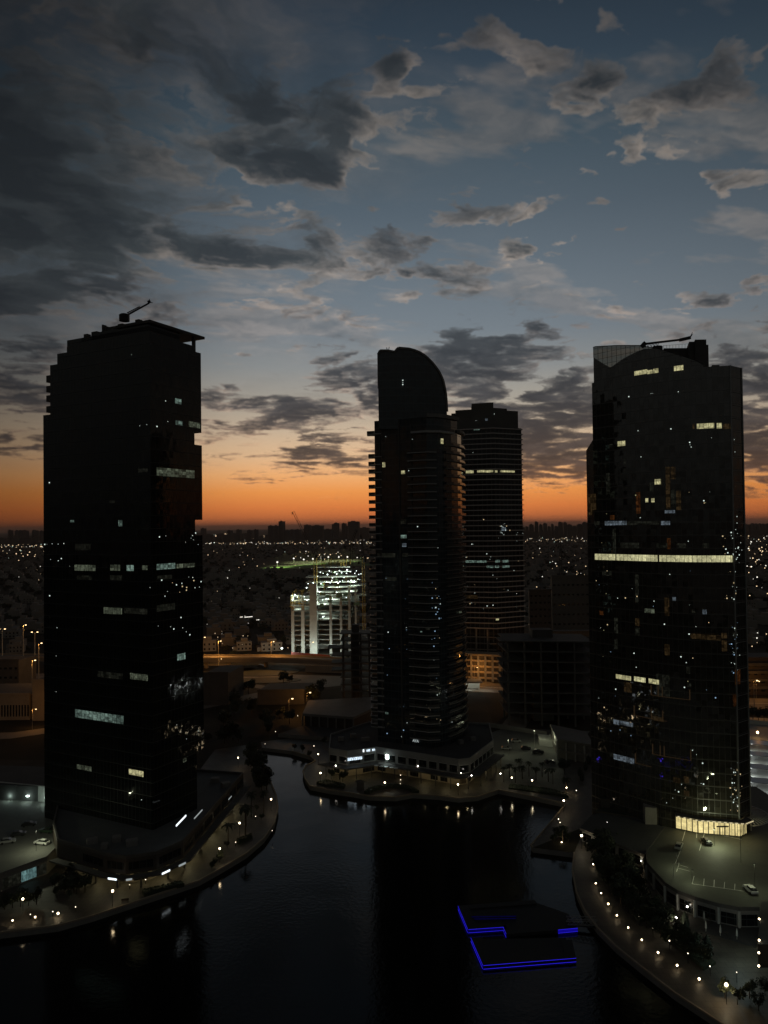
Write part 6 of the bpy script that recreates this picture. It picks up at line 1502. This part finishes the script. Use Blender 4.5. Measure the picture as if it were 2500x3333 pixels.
for i, (x, y) in enumerate(((172, 2967), (246, 2952), (99, 2976), (133, 2909), (422, 2880), (474, 2863), (767, 2741), (832, 2657), (861, 2517), (829, 2444), (793, 2565), (886, 2704), (330, 2774), (675, 2639), (461, 2603))[:12]):
    bollard(x, y, '%s tiny white garden lamp along the left promenade' % ORD[i], 'garden lamps on the left promenade', 1.2, .11, 'bulb_small', 0, 'garden_lamp')
for i, (x, y) in enumerate(((1629, 2518), (1774, 2508.6), (1888, 2531), (1876, 2573), (1304, 2523), (1304, 2538), (1303, 2551), (1823, 2677), (1818, 2666), (1072, 2395), (1032, 2342), (1022, 2428), (1083, 2317), (1119, 2352), (897, 2381), (863, 2421), (969, 2330), (985, 2257), (1010, 2240))):
    bollard(x, y, '%s tiny warm garden lamp around the central promenade' % ORD[i], 'garden lamps round the centre', 1.4, .13, 'bulb_small', 6 if i in (9, 4, 3, 10) else 0, 'garden_lamp')

# uplit palm at the corner, and planting
def tl(px, py, z=1.5): return G(px, py, z)
LT = [(815, 2478, 'big0'), (833, 2500, 'big1'), (845, 2520, 'big2'), (858, 2545, 'big0'), (868, 2570, 'big1'), (852, 2590, 'big2'), (828, 2524, 'big2'), (842, 2556, 'big1')]
for i, (x, y, k_) in enumerate(LT): plant(k_, tl(x, y), '%s tall dark tree from the far end of the left promenade edge' % ORD[i], 'tall trees on the left promenade edge', .95, i)
for i, (x, y, k_, s_) in enumerate(((743, 2742, 'palm1', .95), (799, 2728, 'palm0', 1.05), (859, 2646, 'palm0', .8), (819, 2660, 'palm0', .9), (801, 2690, 'palm1', 1.1))):
    plant(k_, tl(x, y), '%s palm tree up the left promenade' % ORD[i], 'palm trees on the left promenade', s_, i, 'palm tree', 'palm_tree')
for i in range(14):
    r_ = random.Random(200+i); x = r_.uniform(170, 310); y = r_.uniform(2870, 2925)
    plant('big%d' % (i % 3) if i % 3 else 'small', tl(x, y), 'dark tree in the clump below the left podium corner', 'trees in the lower left clump', r_.uniform(.45, .7), i)
for i in range(5): plant('big%d' % (i % 3), tl(15+i*26, 2960-i*4), 'dark tree at the lower left edge above the bollard lights', 'trees at the lower left edge', .5, i)
for i, (x, y) in enumerate(((717, 2790), (716, 2806), (712, 2800), (700, 2820), (740, 2760), (690, 2830), (835, 2640), (851, 2670))):
    plant('small', tl(x, y), 'round dark shrub in the left promenade beds', 'shrubs on the left promenade', .62, i, 'shrub', 'shrub')
for i, (x, y, s_) in enumerate(((1078, 2536, 1.1), (1116, 2546, 1.25), (1056, 2424, 1.0), (1008, 2466, .8), (960, 2442, .8), (985, 2448, .9))):
    plant('small', tl(x, y), '%s clipped round tree left of the central mall' % ORD[i], 'clipped round trees by the central mall', s_, i)
for i, (x, y) in enumerate(((1640, 2545), (1658, 2530), (1678, 2548), (1700, 2536), (1722, 2528), (1745, 2540), (1765, 2530), (1785, 2545), (1800, 2552), (1690, 2512))):
    plant('palm1' if i % 2 else 'palm0', tl(x, y), '%s palm from the left right of the central mall' % ORD[i], 'palms right of the central mall', .62 if i % 2 == 0 else .8, i, 'palm tree', 'palm_tree')
plant('big1', tl(1838, 2520), 'broad dark tree left of the right tower above the promenade', None, .8)
for i, (x, y) in enumerate(((1917, 2488), (1906, 2510), (1888, 2530), (1895, 2545))): plant('cypress', tl(x, y), '%s pointed clipped conifer from the back, left of the right tower' % ORD[i], 'pointed conifers', .95, i, 'tree', 'conifer')
for i, (x, y) in enumerate(((1820, 2735), (1800, 2745), (1838, 2725), (1850, 2740), (1812, 2722))): plant('small', tl(x, y), 'dark shrub on the corner of the quay beside the uplit palm', 'shrubs on the quay corner', .8, i, 'shrub', 'shrub')
plant('palm1', tl(1832, 2742), 'uplit palm on the quay corner with warm light under its crown', None, .8, 1, 'palm tree', 'palm_tree')
g = tl(1832, 2742); up_ = thing('uplight', 'warm uplight at the foot of the quay corner palm', 'lamp', g); MB().ball((g.x-.5, g.y-.6, 1.8), .16, 0, 1).obj('lamp_head', M['bulb_warm'], up_); lamp_light('lamp_light', (g.x-.6, g.y-.9, 3.2), 26, L_WARM, up_, .2)
plant('palm1', tl(1843, 2577), 'small uplit palm at the bend of the central promenade', None, .8, 2, 'palm tree', 'palm_tree')
g = tl(1843, 2577); up_ = thing('uplight', 'warm uplight at the foot of the small palm at the promenade bend', 'lamp', g); MB().ball((g.x, g.y-.6, 3.2), .22, 0, 1).obj('lamp_head', M['bulb_warm'], up_); lamp_light('lamp_light', (g.x, g.y-1.2, 3.4), 30, L_WARM, up_, .2)
RTs = [(1955, 2775), (1938, 2800), (1968, 2805), (1958, 2840), (1985, 2842), (1972, 2872), (2002, 2880), (2030, 2870), (1995, 2912), (2025, 2915), (2060, 2895), (2020, 2948), (2050, 2955), (2082, 2940), (2062, 2985), (2095, 2985), (2120, 2980), (2105, 3020), (2135, 3025), (2150, 3052), (2170, 3025), (2180, 3080), (2205, 3070), (2230, 3105), (2255, 3110), (2290, 3140), (2045, 2838), (2075, 2870)]
for i, (x, y) in enumerate(RTs):
    plant('big%d' % (i % 3), tl(x, y), '%s dark tree from the far end of the right promenade belt' % ORD[i], 'trees of the right promenade belt', (.85 if i < 14 else .62) if i < 26 else .6, i*1.3)
for i, (x, y) in enumerate(((2030, 2818), (2232, 3060), (2302, 3110), (2010, 2760), (2230, 3030))): plant('cypress', tl(x, y), '%s rounded conifer along the right hand path' % ORD[i], 'conifers along the right path', 1.1, i, 'tree', 'conifer')
for i, (x, y) in enumerate(((2400, 3270), (2440, 3250), (2360, 3250), (2470, 3290), (2490, 3240))): plant('small', tl(x, y), 'dark shrub in the bottom right corner', 'shrubs in the bottom right corner', 1.0, i, 'shrub', 'shrub')
# hedges
def hedge(poly, label, h=1.):
    mb = MB(); mb.prism([(p[0], p[1]) for p in poly], 1.5, 1.5+h)
    r_ = random.Random(len(label)); cx = sum(p[0] for p in poly)/len(poly); cy = sum(p[1] for p in poly)/len(poly)
    for i in range(len(poly)):
        a, b = Vector(poly[i]), Vector(poly[(i+1) % len(poly)]); n_ = int((b-a).length*8)
        for j in range(n_):
            p = a.lerp(b, r_.random()); q = p.lerp(Vector((cx, cy)), r_.random()*.5); s_ = .2
            c = Vector((q.x, q.y, 1.5+h+r_.uniform(-.1, .15))); d = Vector((r_.gauss(0, 1), r_.gauss(0, 1), r_.gauss(0, 1))).normalized(); e = d.orthogonal(); mb.face([c-d*s_, c-e*s_, c+d*s_, c+e*s_])
    tag(mb.obj('hedge', M['hedge']), label, 'hedge')
def arc(cx, cy, r0, r1, a0, a1, n=14): return [(cx+r0*math.cos(R(a0+(a1-a0)*i/n)), cy+r0*math.sin(R(a0+(a1-a0)*i/n))) for i in range(n+1)]+[(cx+r1*math.cos(R(a1+(a0-a1)*i/n)), cy+r1*math.sin(R(a1+(a0-a1)*i/n))) for i in range(n+1)]
g = tl(1275, 2588); hedge(arc(g.x, g.y-1, 10.5, 8.3, 15, 165), 'curved dark hedge around the round quay platform')
hedge(gp([(1030, 2553), (1060, 2545), (1125, 2560), (1120, 2568), (1060, 2562)]), 'low hedge at the left tip of the central promenade')
hedge(gp([(462, 2908), (590, 2878), (600, 2886), (470, 2920)]), 'long low hedge along the left promenade in front of the podium')
hedge(gp([(770, 2740), (818, 2722), (822, 2730), (778, 2750)]), 'short hedge under the tall palms on the left')
hedge(gp([(1660, 2556), (1800, 2572), (1850, 2588), (1850, 2596), (1655, 2568)]), 'wide planted bed right of the central mall', .6)
hedge(gp([(2095, 2990), (2120, 2975), (2330, 3140), (2290, 3160)]), 'low planting under the right promenade trees', .7)
hedge(gp([(1940, 2830), (1965, 2820), (2100, 3000), (2080, 3005)]), 'low planting under the upper right promenade trees', .8)
# kiosks, benches
g = tl(1173, 2568); k_ = thing('kiosk', 'small dark kiosk on the quay before the central mall', 'kiosk', g)
MB().box((g.x, g.y, 2.8), (2.6, 2.2, 2.6), .1).obj('walls', M['dark_concrete'], k_); MB().lathe((g.x, g.y, 4.12), [(2.2, 0), (0, 1.0)], 4).obj('roof', M['dark_concrete'], k_)
def bench(px, py, rot, label):
    g = tl(px, py); t = thing('bench', label, 'bench', g); t.rotation_euler = (0, 0, 0)
    mb = MB(); mb.box((g.x, g.y, 1.98), (1.9, .5, .08), rot); mb.obj('seat', M['bark'], t)
    mb = MB(); n_ = Vector((-math.sin(rot), math.cos(rot)))*.24; mb.box((g.x+n_.x, g.y+n_.y, 2.25), (1.9, .06, .45), rot); mb.obj('backrest', M['bark'], t)
    for s_ in (-.8, .8): MB().box((g.x+math.cos(rot)*s_, g.y+math.sin(rot)*s_, 1.72), (.08, .44, .44), rot).obj('leg', M['metal'], t)
bench(407, 2938, .25, 'dark bench by the water before the left podium'); bench(580, 2890, .3, 'dark bench at the quay right of the long hedge'); bench(1262, 2581, 0, 'pale topped bench on the round quay platform'); bench(1905, 2723, -.2, 'bench next to the bright lamp by the shop row')

# closed parasols and a dark terrace at right
tr = [tl(2290, 3035), tl(2340, 2968), tl(2475, 3000), tl(2460, 3085)]
o = MB().prism([(p.x, p.y) for p in tr], 1.5, 1.7).obj('cafe_terrace', M['asphalt']); struct(o)
for i, (x, y) in enumerate(((2292, 3002), (2298, 3034), (2345, 3048), (2399, 3060), (2318, 2972))):
    g = tl(x, y); t = thing('closed_parasol', '%s folded pale parasol on the cafe terrace at right' % ORD[i], 'parasol', g, 'folded parasols on the right terrace')
    MB().lathe((g.x, g.y, 1.7), [(.06, 0), (.06, .7), (.24, .8), (.2, 1.8), (.05, 2.5), (0, 2.5)], 8).obj('canopy', M['canvas'], t)
    MB().bar((g.x, g.y, 1.7), (g.x, g.y, 4.4), .04).obj('pole', M['steel'], t)
    if i % 2 == 0: o = thing('cafe_table', '%s dark cafe table beside the folded parasols' % ORD[i//2], 'table', (g.x+1.5, g.y, 1.7), 'dark tables on the right terrace'); MB().lathe((g.x+1.5, g.y, 1.7), [(0, .7), (.5, .7), (.5, .76), (0, .76)], 8).obj('tabletop', M['brown'], o); MB().bar((g.x+1.5, g.y, 1.7), (g.x+1.5, g.y, 2.4), .05).obj('leg', M['metal'], o)

# ------------------------------------------------------------------ floating pontoons with blue light lines
def pontoon(label, px_pts, closed, leds, back=None, w=2.4):
    t = thing('floating_dock', label, 'dock', G(*px_pts[0], .8)); P = [G(x, y, .95) for x, y in px_pts]; 
    return t, P
dA = thing('floating_dock', 'dark floating dock outlined by blue light lines, farther of two', 'dock', G(1524, 3024, 0))
A_ = [G(x, y, .95) for x, y in ((1492, 2949), (1524, 3025), (1639, 3017), (1649, 3040))]
Bk = [G(1740, 2929, .95), G(1492, 2947, .95)]
def deck_strip(mb, a, b, w, z0, z1, side=1):
    d = Vector((b.x-a.x, b.y-a.y)).normalized(); n_ = Vector((-d.y, d.x))*w*side; mb.prism([(a.x, a.y), (b.x, b.y), (b.x+n_.x, b.y+n_.y), (a.x+n_.x, a.y+n_.y)], z0, z1)
M['deck_dark'] = solid('pontoon_deck', (.011, .012, .014), .7, .2, .5)
mb = MB(); deck_strip(mb, A_[0], A_[1], 2.6, .1, .92); mb.obj('walkway', M['deck_dark'], dA)
mb = MB(); deck_strip(mb, Vector((A_[1].x+.01, A_[1].y)), A_[2], 2.4, .1, .921); mb.obj('walkway', M['deck_dark'], dA)
mb = MB(); deck_strip(mb, Bk[0], Bk[1], 2.0, .1, .919); mb.obj('walkway', M['deck_dark'], dA)
C_ = [G(1816, 3026, .95), G(1880, 3020, .95)]
mb = MB(); deck_strip(mb, A_[3], C_[0], 2.4, .1, .918); deck_strip(mb, C_[0], C_[1], 2.4, .1, .922); mb.obj('walkway', M['deck_dark'], dA)
pA2 = [G(x, y, .6) for x, y in ((1500, 2954), (1530, 3018), (1645, 3011), (1655, 3034), (1816, 3020), (1872, 3014), (1850, 2975), (1740, 2936))]
MB().prism([(p.x, p.y) for p in pA2], .05, .62).obj('pool_basin_cover', M['deck_dark'], dA)
pB2 = [G(x, y, .6) for x, y in ((1542, 3058), (1580, 3132), (1862, 3110), (1842, 3052))]
def led(parent, a, b, zs=(.95, .15), mat='led_blue', r=.036, out=.12):
    d = Vector((b.x-a.x, b.y-a.y)).normalized(); n_ = Vector((d.y, -d.x))*out
    for z in zs:
        mb = MB(); mb.bar((a.x+n_.x, a.y+n_.y, z), (b.x+n_.x, b.y+n_.y, z), r); mb.obj('light_line', M[mat], parent)
def blue_panel(parent, a, b, mat='led_dim'):
    d = Vector((b.x-a.x, b.y-a.y)).normalized(); n_ = Vector((d.y, -d.x))*.06
    mb = MB(); mb.face([(a.x+n_.x, a.y+n_.y, .2), (b.x+n_.x, b.y+n_.y, .2), (b.x+n_.x, b.y+n_.y, .9), (a.x+n_.x, a.y+n_.y, .9)]); mb.obj('glowing_skirt', M[mat], parent)
M['led_skirt'] = emit('led_skirt', (.02, .01, 1.), .22)
for a, b in ((A_[0], A_[1]), (A_[1], A_[2]), (A_[2], A_[3]), (C_[0], C_[1])): led(dA, a, b); blue_panel(dA, a, b, 'led_skirt' if a is C_[0] else 'led_dim')
a, b = G(1535, 2990, .8), G(1680, 2988, .8); led(dA, a, b, (1.3, .75), 'led_dim', .06); MB().prism([(a.x, a.y+.1), (b.x, b.y+.1), (b.x, b.y+.4), (a.x, a.y+.4)], .63, 1.4).obj('low_wall', M['deck_dark'], dA)
dB = thing('floating_dock', 'dark floating dock outlined by blue light lines, nearer of two', 'dock', G(1573, 3142, 0))
MB().prism([(p.x, p.y) for p in pB2], .05, .62).obj('pool_basin_cover', M['deck_dark'], dB)
B_ = [G(x, y, .95) for x, y in ((1534, 3052), (1573, 3142), (1875, 3118), (1862, 3060))]
mb = MB(); deck_strip(mb, B_[0], B_[1], 2.6, .1, .92); mb.obj('walkway', M['deck_dark'], dB)
mb = MB(); deck_strip(mb, B_[1], B_[2], 2.4, .1, .921); mb.obj('walkway', M['deck_dark'], dB)
mb = MB(); deck_strip(mb, B_[2], B_[3], 2.4, .1, .919); mb.obj('walkway', M['deck_dark'], dB)
led(dB, B_[0], B_[1]); led(dB, B_[1], B_[2]); blue_panel(dB, B_[0], B_[1])
# truss gangway
gw = thing('gangway', 'pale truss gangway linking the blue lit dock to the right quay', 'gangway', G(1850, 3010, 1))
a, b = G(1848, 3010, 1.2), G(1945, 3012, 1.8); d = (b-a)
mb = MB()
for off in (0, 1.6):
    o_ = Vector((0, off, 0)); mb.bar(a+o_, b+o_, .07); mb.bar(a+o_+Vector((0, 0, 1.3)), b+o_+Vector((0, 0, 1.3)), .07)
    n_ = 7
    for i in range(n_): p0, p1 = a+d*(i/n_)+o_, a+d*((i+1)/n_)+o_; mb.bar(p0, p1+Vector((0, 0, 1.3)), .05); mb.bar(p0+Vector((0, 0, 1.3)), p1, .05)
mb.obj('truss', M['steel'], gw)
mb = MB(); mb.prism([(a.x, a.y), (b.x, b.y), (b.x, b.y+1.6), (a.x, a.y+1.6)], 1.0, 1.1); mb.obj('walkway', M['deck_dark'], gw)

# ------------------------------------------------------------------ cars
def car_proto(body_mat, glass=M['plain_glass']):
    t = bpy.data.objects.new('parked_car', None); col.objects.link(t); mb = MB()
    prof = [(-2.2, .35), (-2.25, .75), (-2.1, 1.0), (-1.1, 1.06), (-.5, 1.06), (1.0, 1.06), (1.9, 1.0), (2.2, .85), (2.25, .4)]
    for s_, (w0) in ((0, .88),):
        for (x0, z0), (x1, z1) in zip(prof, prof[1:]): mb.face([(x0, -w0, z0), (x1, -w0, z1), (x1, w0, z1), (x0, w0, z0)][::-1])
        mb.face([(x, -w0, z) for x, z in prof][::-1]); mb.face([(x, w0, z) for x, z in prof]); mb.face([(-2.2, -w0, .35), (-2.2, w0, .35), (2.25, w0, .4), (2.25, -w0, .4)])
    mb.obj('body', body_mat, t)
    mb = MB(); cab = [(-2.0, 1.05), (-1.5, 1.48), (.3, 1.5), (1.15, 1.06)]
    for (x0, z0), (x1, z1) in zip(cab, cab[1:]): mb.face([(x0, -.8, z0), (x1, -.8 if z1 < 1.2 else -.66, z1), (x1, .8 if z1 < 1.2 else .66, z1), (x0, .8, z0)][::-1])
    mb.face([(-2.0, -.8, 1.05), (-1.5, -.66, 1.48), (.3, -.66, 1.5), (1.15, -.8, 1.06)][::-1]); mb.face([(-2.0, .8, 1.05), (-1.5, .66, 1.48), (.3, .66, 1.5), (1.15, .8, 1.06)])
    mb.obj('cabin_glass', glass, t)
    mb = MB(); mb.prism([(-1.35, -.62), (.25, -.62), (.25, .62), (-1.35, .62)], 1.49, 1.54); mb.obj('roof', body_mat, t)
    for x in (-1.4, 1.4):
        for y in (-.8, .8):
            mb = MB()
            for i in range(10):
                a0, a1 = i*.6283, (i+1)*.6283; c0, s0, c1, s1 = math.cos(a0)*.34, math.sin(a0)*.34, math.cos(a1)*.34, math.sin(a1)*.34
                mb.face([(x+c0, y-.1, .34+s0), (x+c1, y-.1, .34+s1), (x+c1, y+.1, .34+s1), (x+c0, y+.1, .34+s0)]); mb.face([(x, y-.1, .34), (x+c0, y-.1, .34+s0), (x+c1, y-.1, .34+s1)]); mb.face([(x, y+.1, .34), (x+c1, y+.1, .34+s1), (x+c0, y+.1, .34+s0)])
            mb.obj('wheel', M['metal'], t)
    for y in (-.6, .6):
        mb = MB(); mb.box((2.22, y, .72), (.08, .34, .14)); mb.obj('headlight', M['steel'], t)
    return t
M['car_white'] = solid('car_paint_white', (.70, .70, .66), .3, .05, 1); M['car_dark'] = solid('car_paint_dark', (.03, .03, .032), .25, .05, 1); M['car_silver'] = solid('car_paint_silver', (.25, .25, .24), .3, .05, 1); M['car_green'] = solid('car_paint_green', (.04, .07, .04), .3, .05, 1)
protos = {k_: car_proto(M[k_]) for k_ in ('car_white', 'car_dark', 'car_silver', 'car_green')}
used_ = set()
def car(k_, px, py, z, rot, label, s=1.):
    o = protos[k_] if k_ not in used_ else copy_tree(protos[k_]); used_.add(k_); g = G(px, py, z); o.location = g; o.rotation_euler = (0, 0, rot); o.scale = (s, s, s); tag(o, label, 'car', 'parked cars')
t2 = thing('mast_lamp', 'added mast lamp brightening the white car on the left deck', 'lamp', G(118, 2770, 5.95)); gm = G(118, 2770, 5.95); MB().bar(gm, (gm.x, gm.y, 12), .06).obj('pole', M['metal'], t2); MB().box((gm.x, gm.y, 12.05), (.5, .3, .1)).obj('hood', M['metal'], t2); lamp_light('lamp_light', (gm.x, gm.y, 11.8), 1300, (.95, 1., .68), t2, .3)  # mast and lamp added to brighten the white car
car('car_white', 136, 2748, 5.97, R(165), 'white car parked on the left deck, brightly lit'); car('car_green', 152, 2710, 5.97, R(170), 'dark green car behind the white one on the left deck')
car('car_dark', 95, 2688, 5.97, R(15), 'black car in the dark middle of the left deck'); car('car_silver', 25, 2744, 5.97, R(20), 'dim silver car at the left edge of the left deck')
car('car_white', 2443, 2902, dz+.07, R(95), 'single white car on the big curved right deck'); car('car_dark', 1752, 2452, 1.62, R(-12), 'dark off-road car on the lot right of the central mall', 1.1); car('car_silver', 1680, 2416, 1.62, R(-8), 'pale grey car on the lot right of the central mall')
car('car_dark', 1790, 2484, 1.62, R(10), 'black car lower on the lot right of the central mall'); car('car_silver', 1108, 2356, 3.3, R(5), 'grey car on the dark terrace left of the central tower'); car('car_dark', 2300, 2745, dz+.07, R(90), 'dark car on the right deck near the lobby')
car('car_white', 2432, 2555, 1.62, R(80), 'white car beside the right corner of the right tower'); car('car_silver', 1535, 2163, 1.62, R(5), 'grey car before the sodium lit parking storeys')

# ------------------------------------------------------------------ lot and blocks between the mall and the right tower
lotp = gp([(1600, 2500), (1840, 2500), (1920, 2380), (1640, 2370), (1560, 2400)]); sheet('parking_lot', lotp, 1.58, M['lot'])
bx_ = thing('parking_building', 'low pale two level parking building left of the right tower', 'car park', G(1840, 2440, 1.5))
p, q = G(1815, 2470, 1.5), G(1935, 2492, 1.5)
for z in (4.6, 9.0): MB().prism([(p.x, p.y), (q.x, q.y), (q.x+2, q.y+20), (p.x+2, p.y+24)], z, z+.9).obj('floor_slab', M['concrete'], bx_)
MB().prism([(p.x+.5, p.y+2), (q.x, q.y+2), (q.x+2, q.y+18), (p.x+2, p.y+20)], 1.5, 9).obj('inner_wall', M['concrete'], bx_)
for i in range(5): r_ = p.lerp(q, i/4); MB().box((r_.x, r_.y+.3, 5.2), (.5, .5, 7.2)).obj('column', M['white_wall'], bx_)
wt_ = thing('low_wall', 'pale low wall box at the corner of the lot left of the right tower', 'wall', G(1790, 2430, 1.5))
p, q = G(1757, 2428, 1.5), G(1820, 2434, 1.5); MB().prism([(p.x, p.y), (q.x, q.y), (q.x+1, q.y+9), (p.x+1, p.y+9)], 1.5, 4.4).obj('wall', M['white_wall'], wt_)
gl = G(1800, 2446, 1.5); lamp_light('lot_light', (gl.x, gl.y, 8), 300, (.95, 1., .7), bx_, .3)
gl = G(1655, 2462, 1.5); tt = thing('mast_lamp', 'lamp mast on the lot right of the central mall', 'lamp', gl); MB().bar(gl, (gl.x, gl.y, 9), .08).obj('pole', M['steel'], tt); MB().box((gl.x, gl.y, 9.05), (.6, .4, .15)).obj('hood', M['metal'], tt); lamp_light('lamp_light', (gl.x, gl.y, 8.5), 420, (.95, 1., .68), tt, .3)
gl = G(1740, 2430, 1.5); tt = thing('mast_lamp', 'lamp mast beside the dark off-road car on the lot', 'lamp', gl); MB().bar(gl, (gl.x, gl.y, 9), .08).obj('pole', M['steel'], tt); MB().box((gl.x, gl.y, 9.05), (.6, .4, .15)).obj('hood', M['metal'], tt); lamp_light('lamp_light', (gl.x, gl.y, 8.5), 520, (.95, 1., .68), tt, .3)
lw = thing('low_wall', 'long low wall behind the lot right of the central mall', 'wall', G(1700, 2385, 1.5))
p, q = G(1585, 2366, 1.5), G(1780, 2396, 1.5); MB().prism([(p.x, p.y), (q.x, q.y), (q.x, q.y+.6), (p.x, p.y+.6)], 1.5, 3.6).obj('wall', M['concrete'], lw)

# ------------------------------------------------------------------ right edge: lit car park with dark shade roofs
rp = gp([(2330, 2640), (2700, 2680), (2720, 2350), (2330, 2330)]); sheet('parking_lot', rp, 1.6, solid('pale_parking', (.30, .31, .29), .6, .2, .3))
M['shade'] = solid('shade_roof', (.02, .02, .024), .12, .2, 1.)
for i, (y0, y1) in enumerate(((2400, 2416), (2437, 2452), (2477, 2494), (2521, 2540))):
    a, b = G(2380, y1, 4.2), G(2620, y1+22, 4.2); c = G(2380, y0, 4.2)
    t = thing('carport', '%s dark shade roof from the back of the lit car park at the right edge' % ORD[i], 'carport', (a.x, a.y, 1.6), 'shade roofs of the lit car park'); dd = c.y-a.y
    MB().prism([(a.x, a.y), (b.x, b.y), (b.x, b.y+dd), (a.x, a.y+dd)], 4.1, 4.25).obj('roof', M['shade'], t)
    for j in range(6): p = a.lerp(b, (j+.5)/6); MB().box((p.x, p.y+dd/2, 2.85), (.18, .18, 2.5)).obj('post', M['steel'], t)
    p = a.lerp(b, .35)
    for f in (.25, .55): p = a.lerp(b, f); lamp_light('lamp_light', (p.x, p.y-2.5, 3.8), 330, (.92, 1., .95), t, .3)
g = G(2466, 2386, 4); tt = thing('street_lamp', 'orange globe lamp above the shade roofs at the right edge', 'street lamp', (g.x, g.y, 1.6)); MB().bar((g.x, g.y, 1.6), (g.x, g.y, 4), .08).obj('pole', M['steel'], tt); MB().ball((g.x, g.y, 4.3), .55, 0, 1).obj('globe', M['bulb_sodium'], tt); lamp_light('lamp_light', (g.x, g.y-1, 4.6), 60, L_SOD, tt, .3)
lw = thing('low_wall', 'pale wall between the orange road and the lit car park', 'wall', G(2450, 2350, 1.5)); p, q = G(2400, 2352, 1.5), G(2640, 2375, 1.5); MB().prism([(p.x, p.y), (q.x, q.y), (q.x, q.y+.6), (p.x, p.y+.6)], 1.5, 3.4).obj('wall', M['white_wall'], lw)
for i in range(6): plant('big%d' % (i % 3), G(2415+i*18, 2342+i, 1.5), 'dark roadside tree behind the lit car park at the right edge', 'roadside trees at the right edge', .75, i)
bb = block('striped garage beyond the orange road at the right edge', 2418, 2560, 440, 20, 22, 'brown', 4, cols=6, name='garage_building')
for i in range(4): 
    p, q = AT(2420, 2200, 439), AT(2560, 2200, 439); MB().prism([(p.x, 438.6), (q.x, 438.6), (q.x, 439.9), (p.x, 439.9)], 5+i*4.4, 6.6+i*4.4).obj('spandrel', M['dark_concrete'], bb)

# far neon line and lit roofs in the suburb
for i, (x0, x1, y0, Y, lab) in enumerate(((767, 790, 2010, 840, 'left'), (796, 822, 2009, 845, 'middle'), (826, 844, 2019, 815, 'right'))):
    a, b = AT(x0, y0, Y), AT(x1, y0-2, Y); t = thing('light_tube', '%s bright white light line on a villa roof in the suburb' % lab, 'light', (a.x, Y, 1.5)); MB().bar(a, b, .35).obj('tube', M['far_white'], t); MB().bar((a.x, Y, 1.5), a, .15).obj('post', M['metal'], t)

# ------------------------------------------------------------------ last of the daylight
sun = bpy.data.lights.new('sun', 'SUN'); sun.energy = .02; sun.angle = R(10); sun.color = (1., .5, .2)
so = bpy.data.objects.new('sun', sun); col.objects.link(so); so.rotation_euler = Euler((R(88.5), 0, R(180-3)))

g = G(1530, 2246, 1.5); cs = thing('filling_station', 'small white lit canopy by the orange road between the central towers', 'canopy', g)
MB().prism([(g.x-6, g.y-4), (g.x+7, g.y-4), (g.x+7, g.y+5), (g.x-6, g.y+5)], 6.3, 7.1).obj('roof', M['white_wall'], cs)
for sx in (-4.5, 5.5): MB().box((g.x+sx, g.y, 3.9), (.5, .5, 4.8)).obj('column', M['white_wall'], cs)
MB().prism([(g.x-5, g.y+4.2), (g.x+6, g.y+4.2), (g.x+6, g.y+8), (g.x-5, g.y+8)], 1.5, 4.6).obj('kiosk', M['white_wall'], cs)
lamp_light('canopy_light', (g.x, g.y-1, 5.9), 500, (.95, 1., .9), cs, .5); lamp_light('canopy_light', (g.x+9, g.y-3, 6.5), 500, (1., .95, .8), cs, .5)

# ------------------------------------------------------------------ dark planting between the road and the lake, roof units, a few more cars
r_ = random.Random(303)
for i in range(46):
    x, y = r_.uniform(665, 1060), r_.uniform(2225, 2425)
    if (x > 960 and y > 2300) or (830 < x < 990 and 2235 < y < 2330) or x < 745 and y < 2330: continue
    plant(r_.choice(['big0', 'big1', 'big2']), G(x, y, 1.5), 'dark tree on the plot between the orange road and the head of the lake', 'trees between the road and the lake head', r_.uniform(.6, 1.2), r_.uniform(0, 6))
for (t_, pts_, z_) in ((pA, ((300, 2745), (340, 2762), (380, 2738), (430, 2750), (700, 2545), (735, 2560)), 10.2), (pB, ((1110, 2410), (1150, 2400), (1190, 2412), (1500, 2420), (1540, 2410)), 11.0)):
    for (x, y) in pts_:
        g = G(x, y, z_); MB().box((g.x, g.y, z_+.75), (r_.uniform(1.6, 3.4), r_.uniform(1.4, 2.4), 1.5), r_.uniform(0, .6)).obj('roof_unit', M['concrete'], t_)
for i, (k_, x, y, z, rot, lab) in enumerate((('car_dark', 60, 2720, 5.97, 18, 'dark car second from the left edge on the left deck'), ('car_silver', 1648, 2440, 1.62, -8, 'silver car nearest the mall corner on the lot'), ('car_dark', 1712, 2440, 1.62, -8, 'dark car in the middle row of the lot by the mall'),
        ('car_silver', 2210, 2760, dz+.07, 60, 'grey car on the left part of the curved right deck'), ('car_dark', 850, 2170, 1.6, 5, 'dark car on the orange road under the overpass'), ('car_silver', 760, 2176, 1.6, 4, 'pale car on the orange road under the overpass'), ('car_silver', 2440, 2318, 1.62, 3, 'pale car on the orange road at the right edge'))):
    car(k_, x, y, z, R(rot), lab)

# ------------------------------------------------------------------ the evening air
hz = MB(); hz.prism([(-14990, -290), (14990, -290), (14990, 41990), (-14990, 41990)], -3, 215)
hm, hk = newmat('haze_air')
vol = hk.n('ShaderNodeVolumePrincipled', ins={'Color': (.72, .62, .54, 1), 'Density': 4.5e-5, 'Anisotropy': .3})
hk.t.links.new(vol.outputs[0], hk.n('ShaderNodeOutputMaterial').inputs[1])
ho = hz.obj('haze', hm); ho['kind'] = 'stuff'; ho['label'] = 'thin evening haze over the whole city'; ho['category'] = 'haze'
scene.cycles.volume_bounces = 0
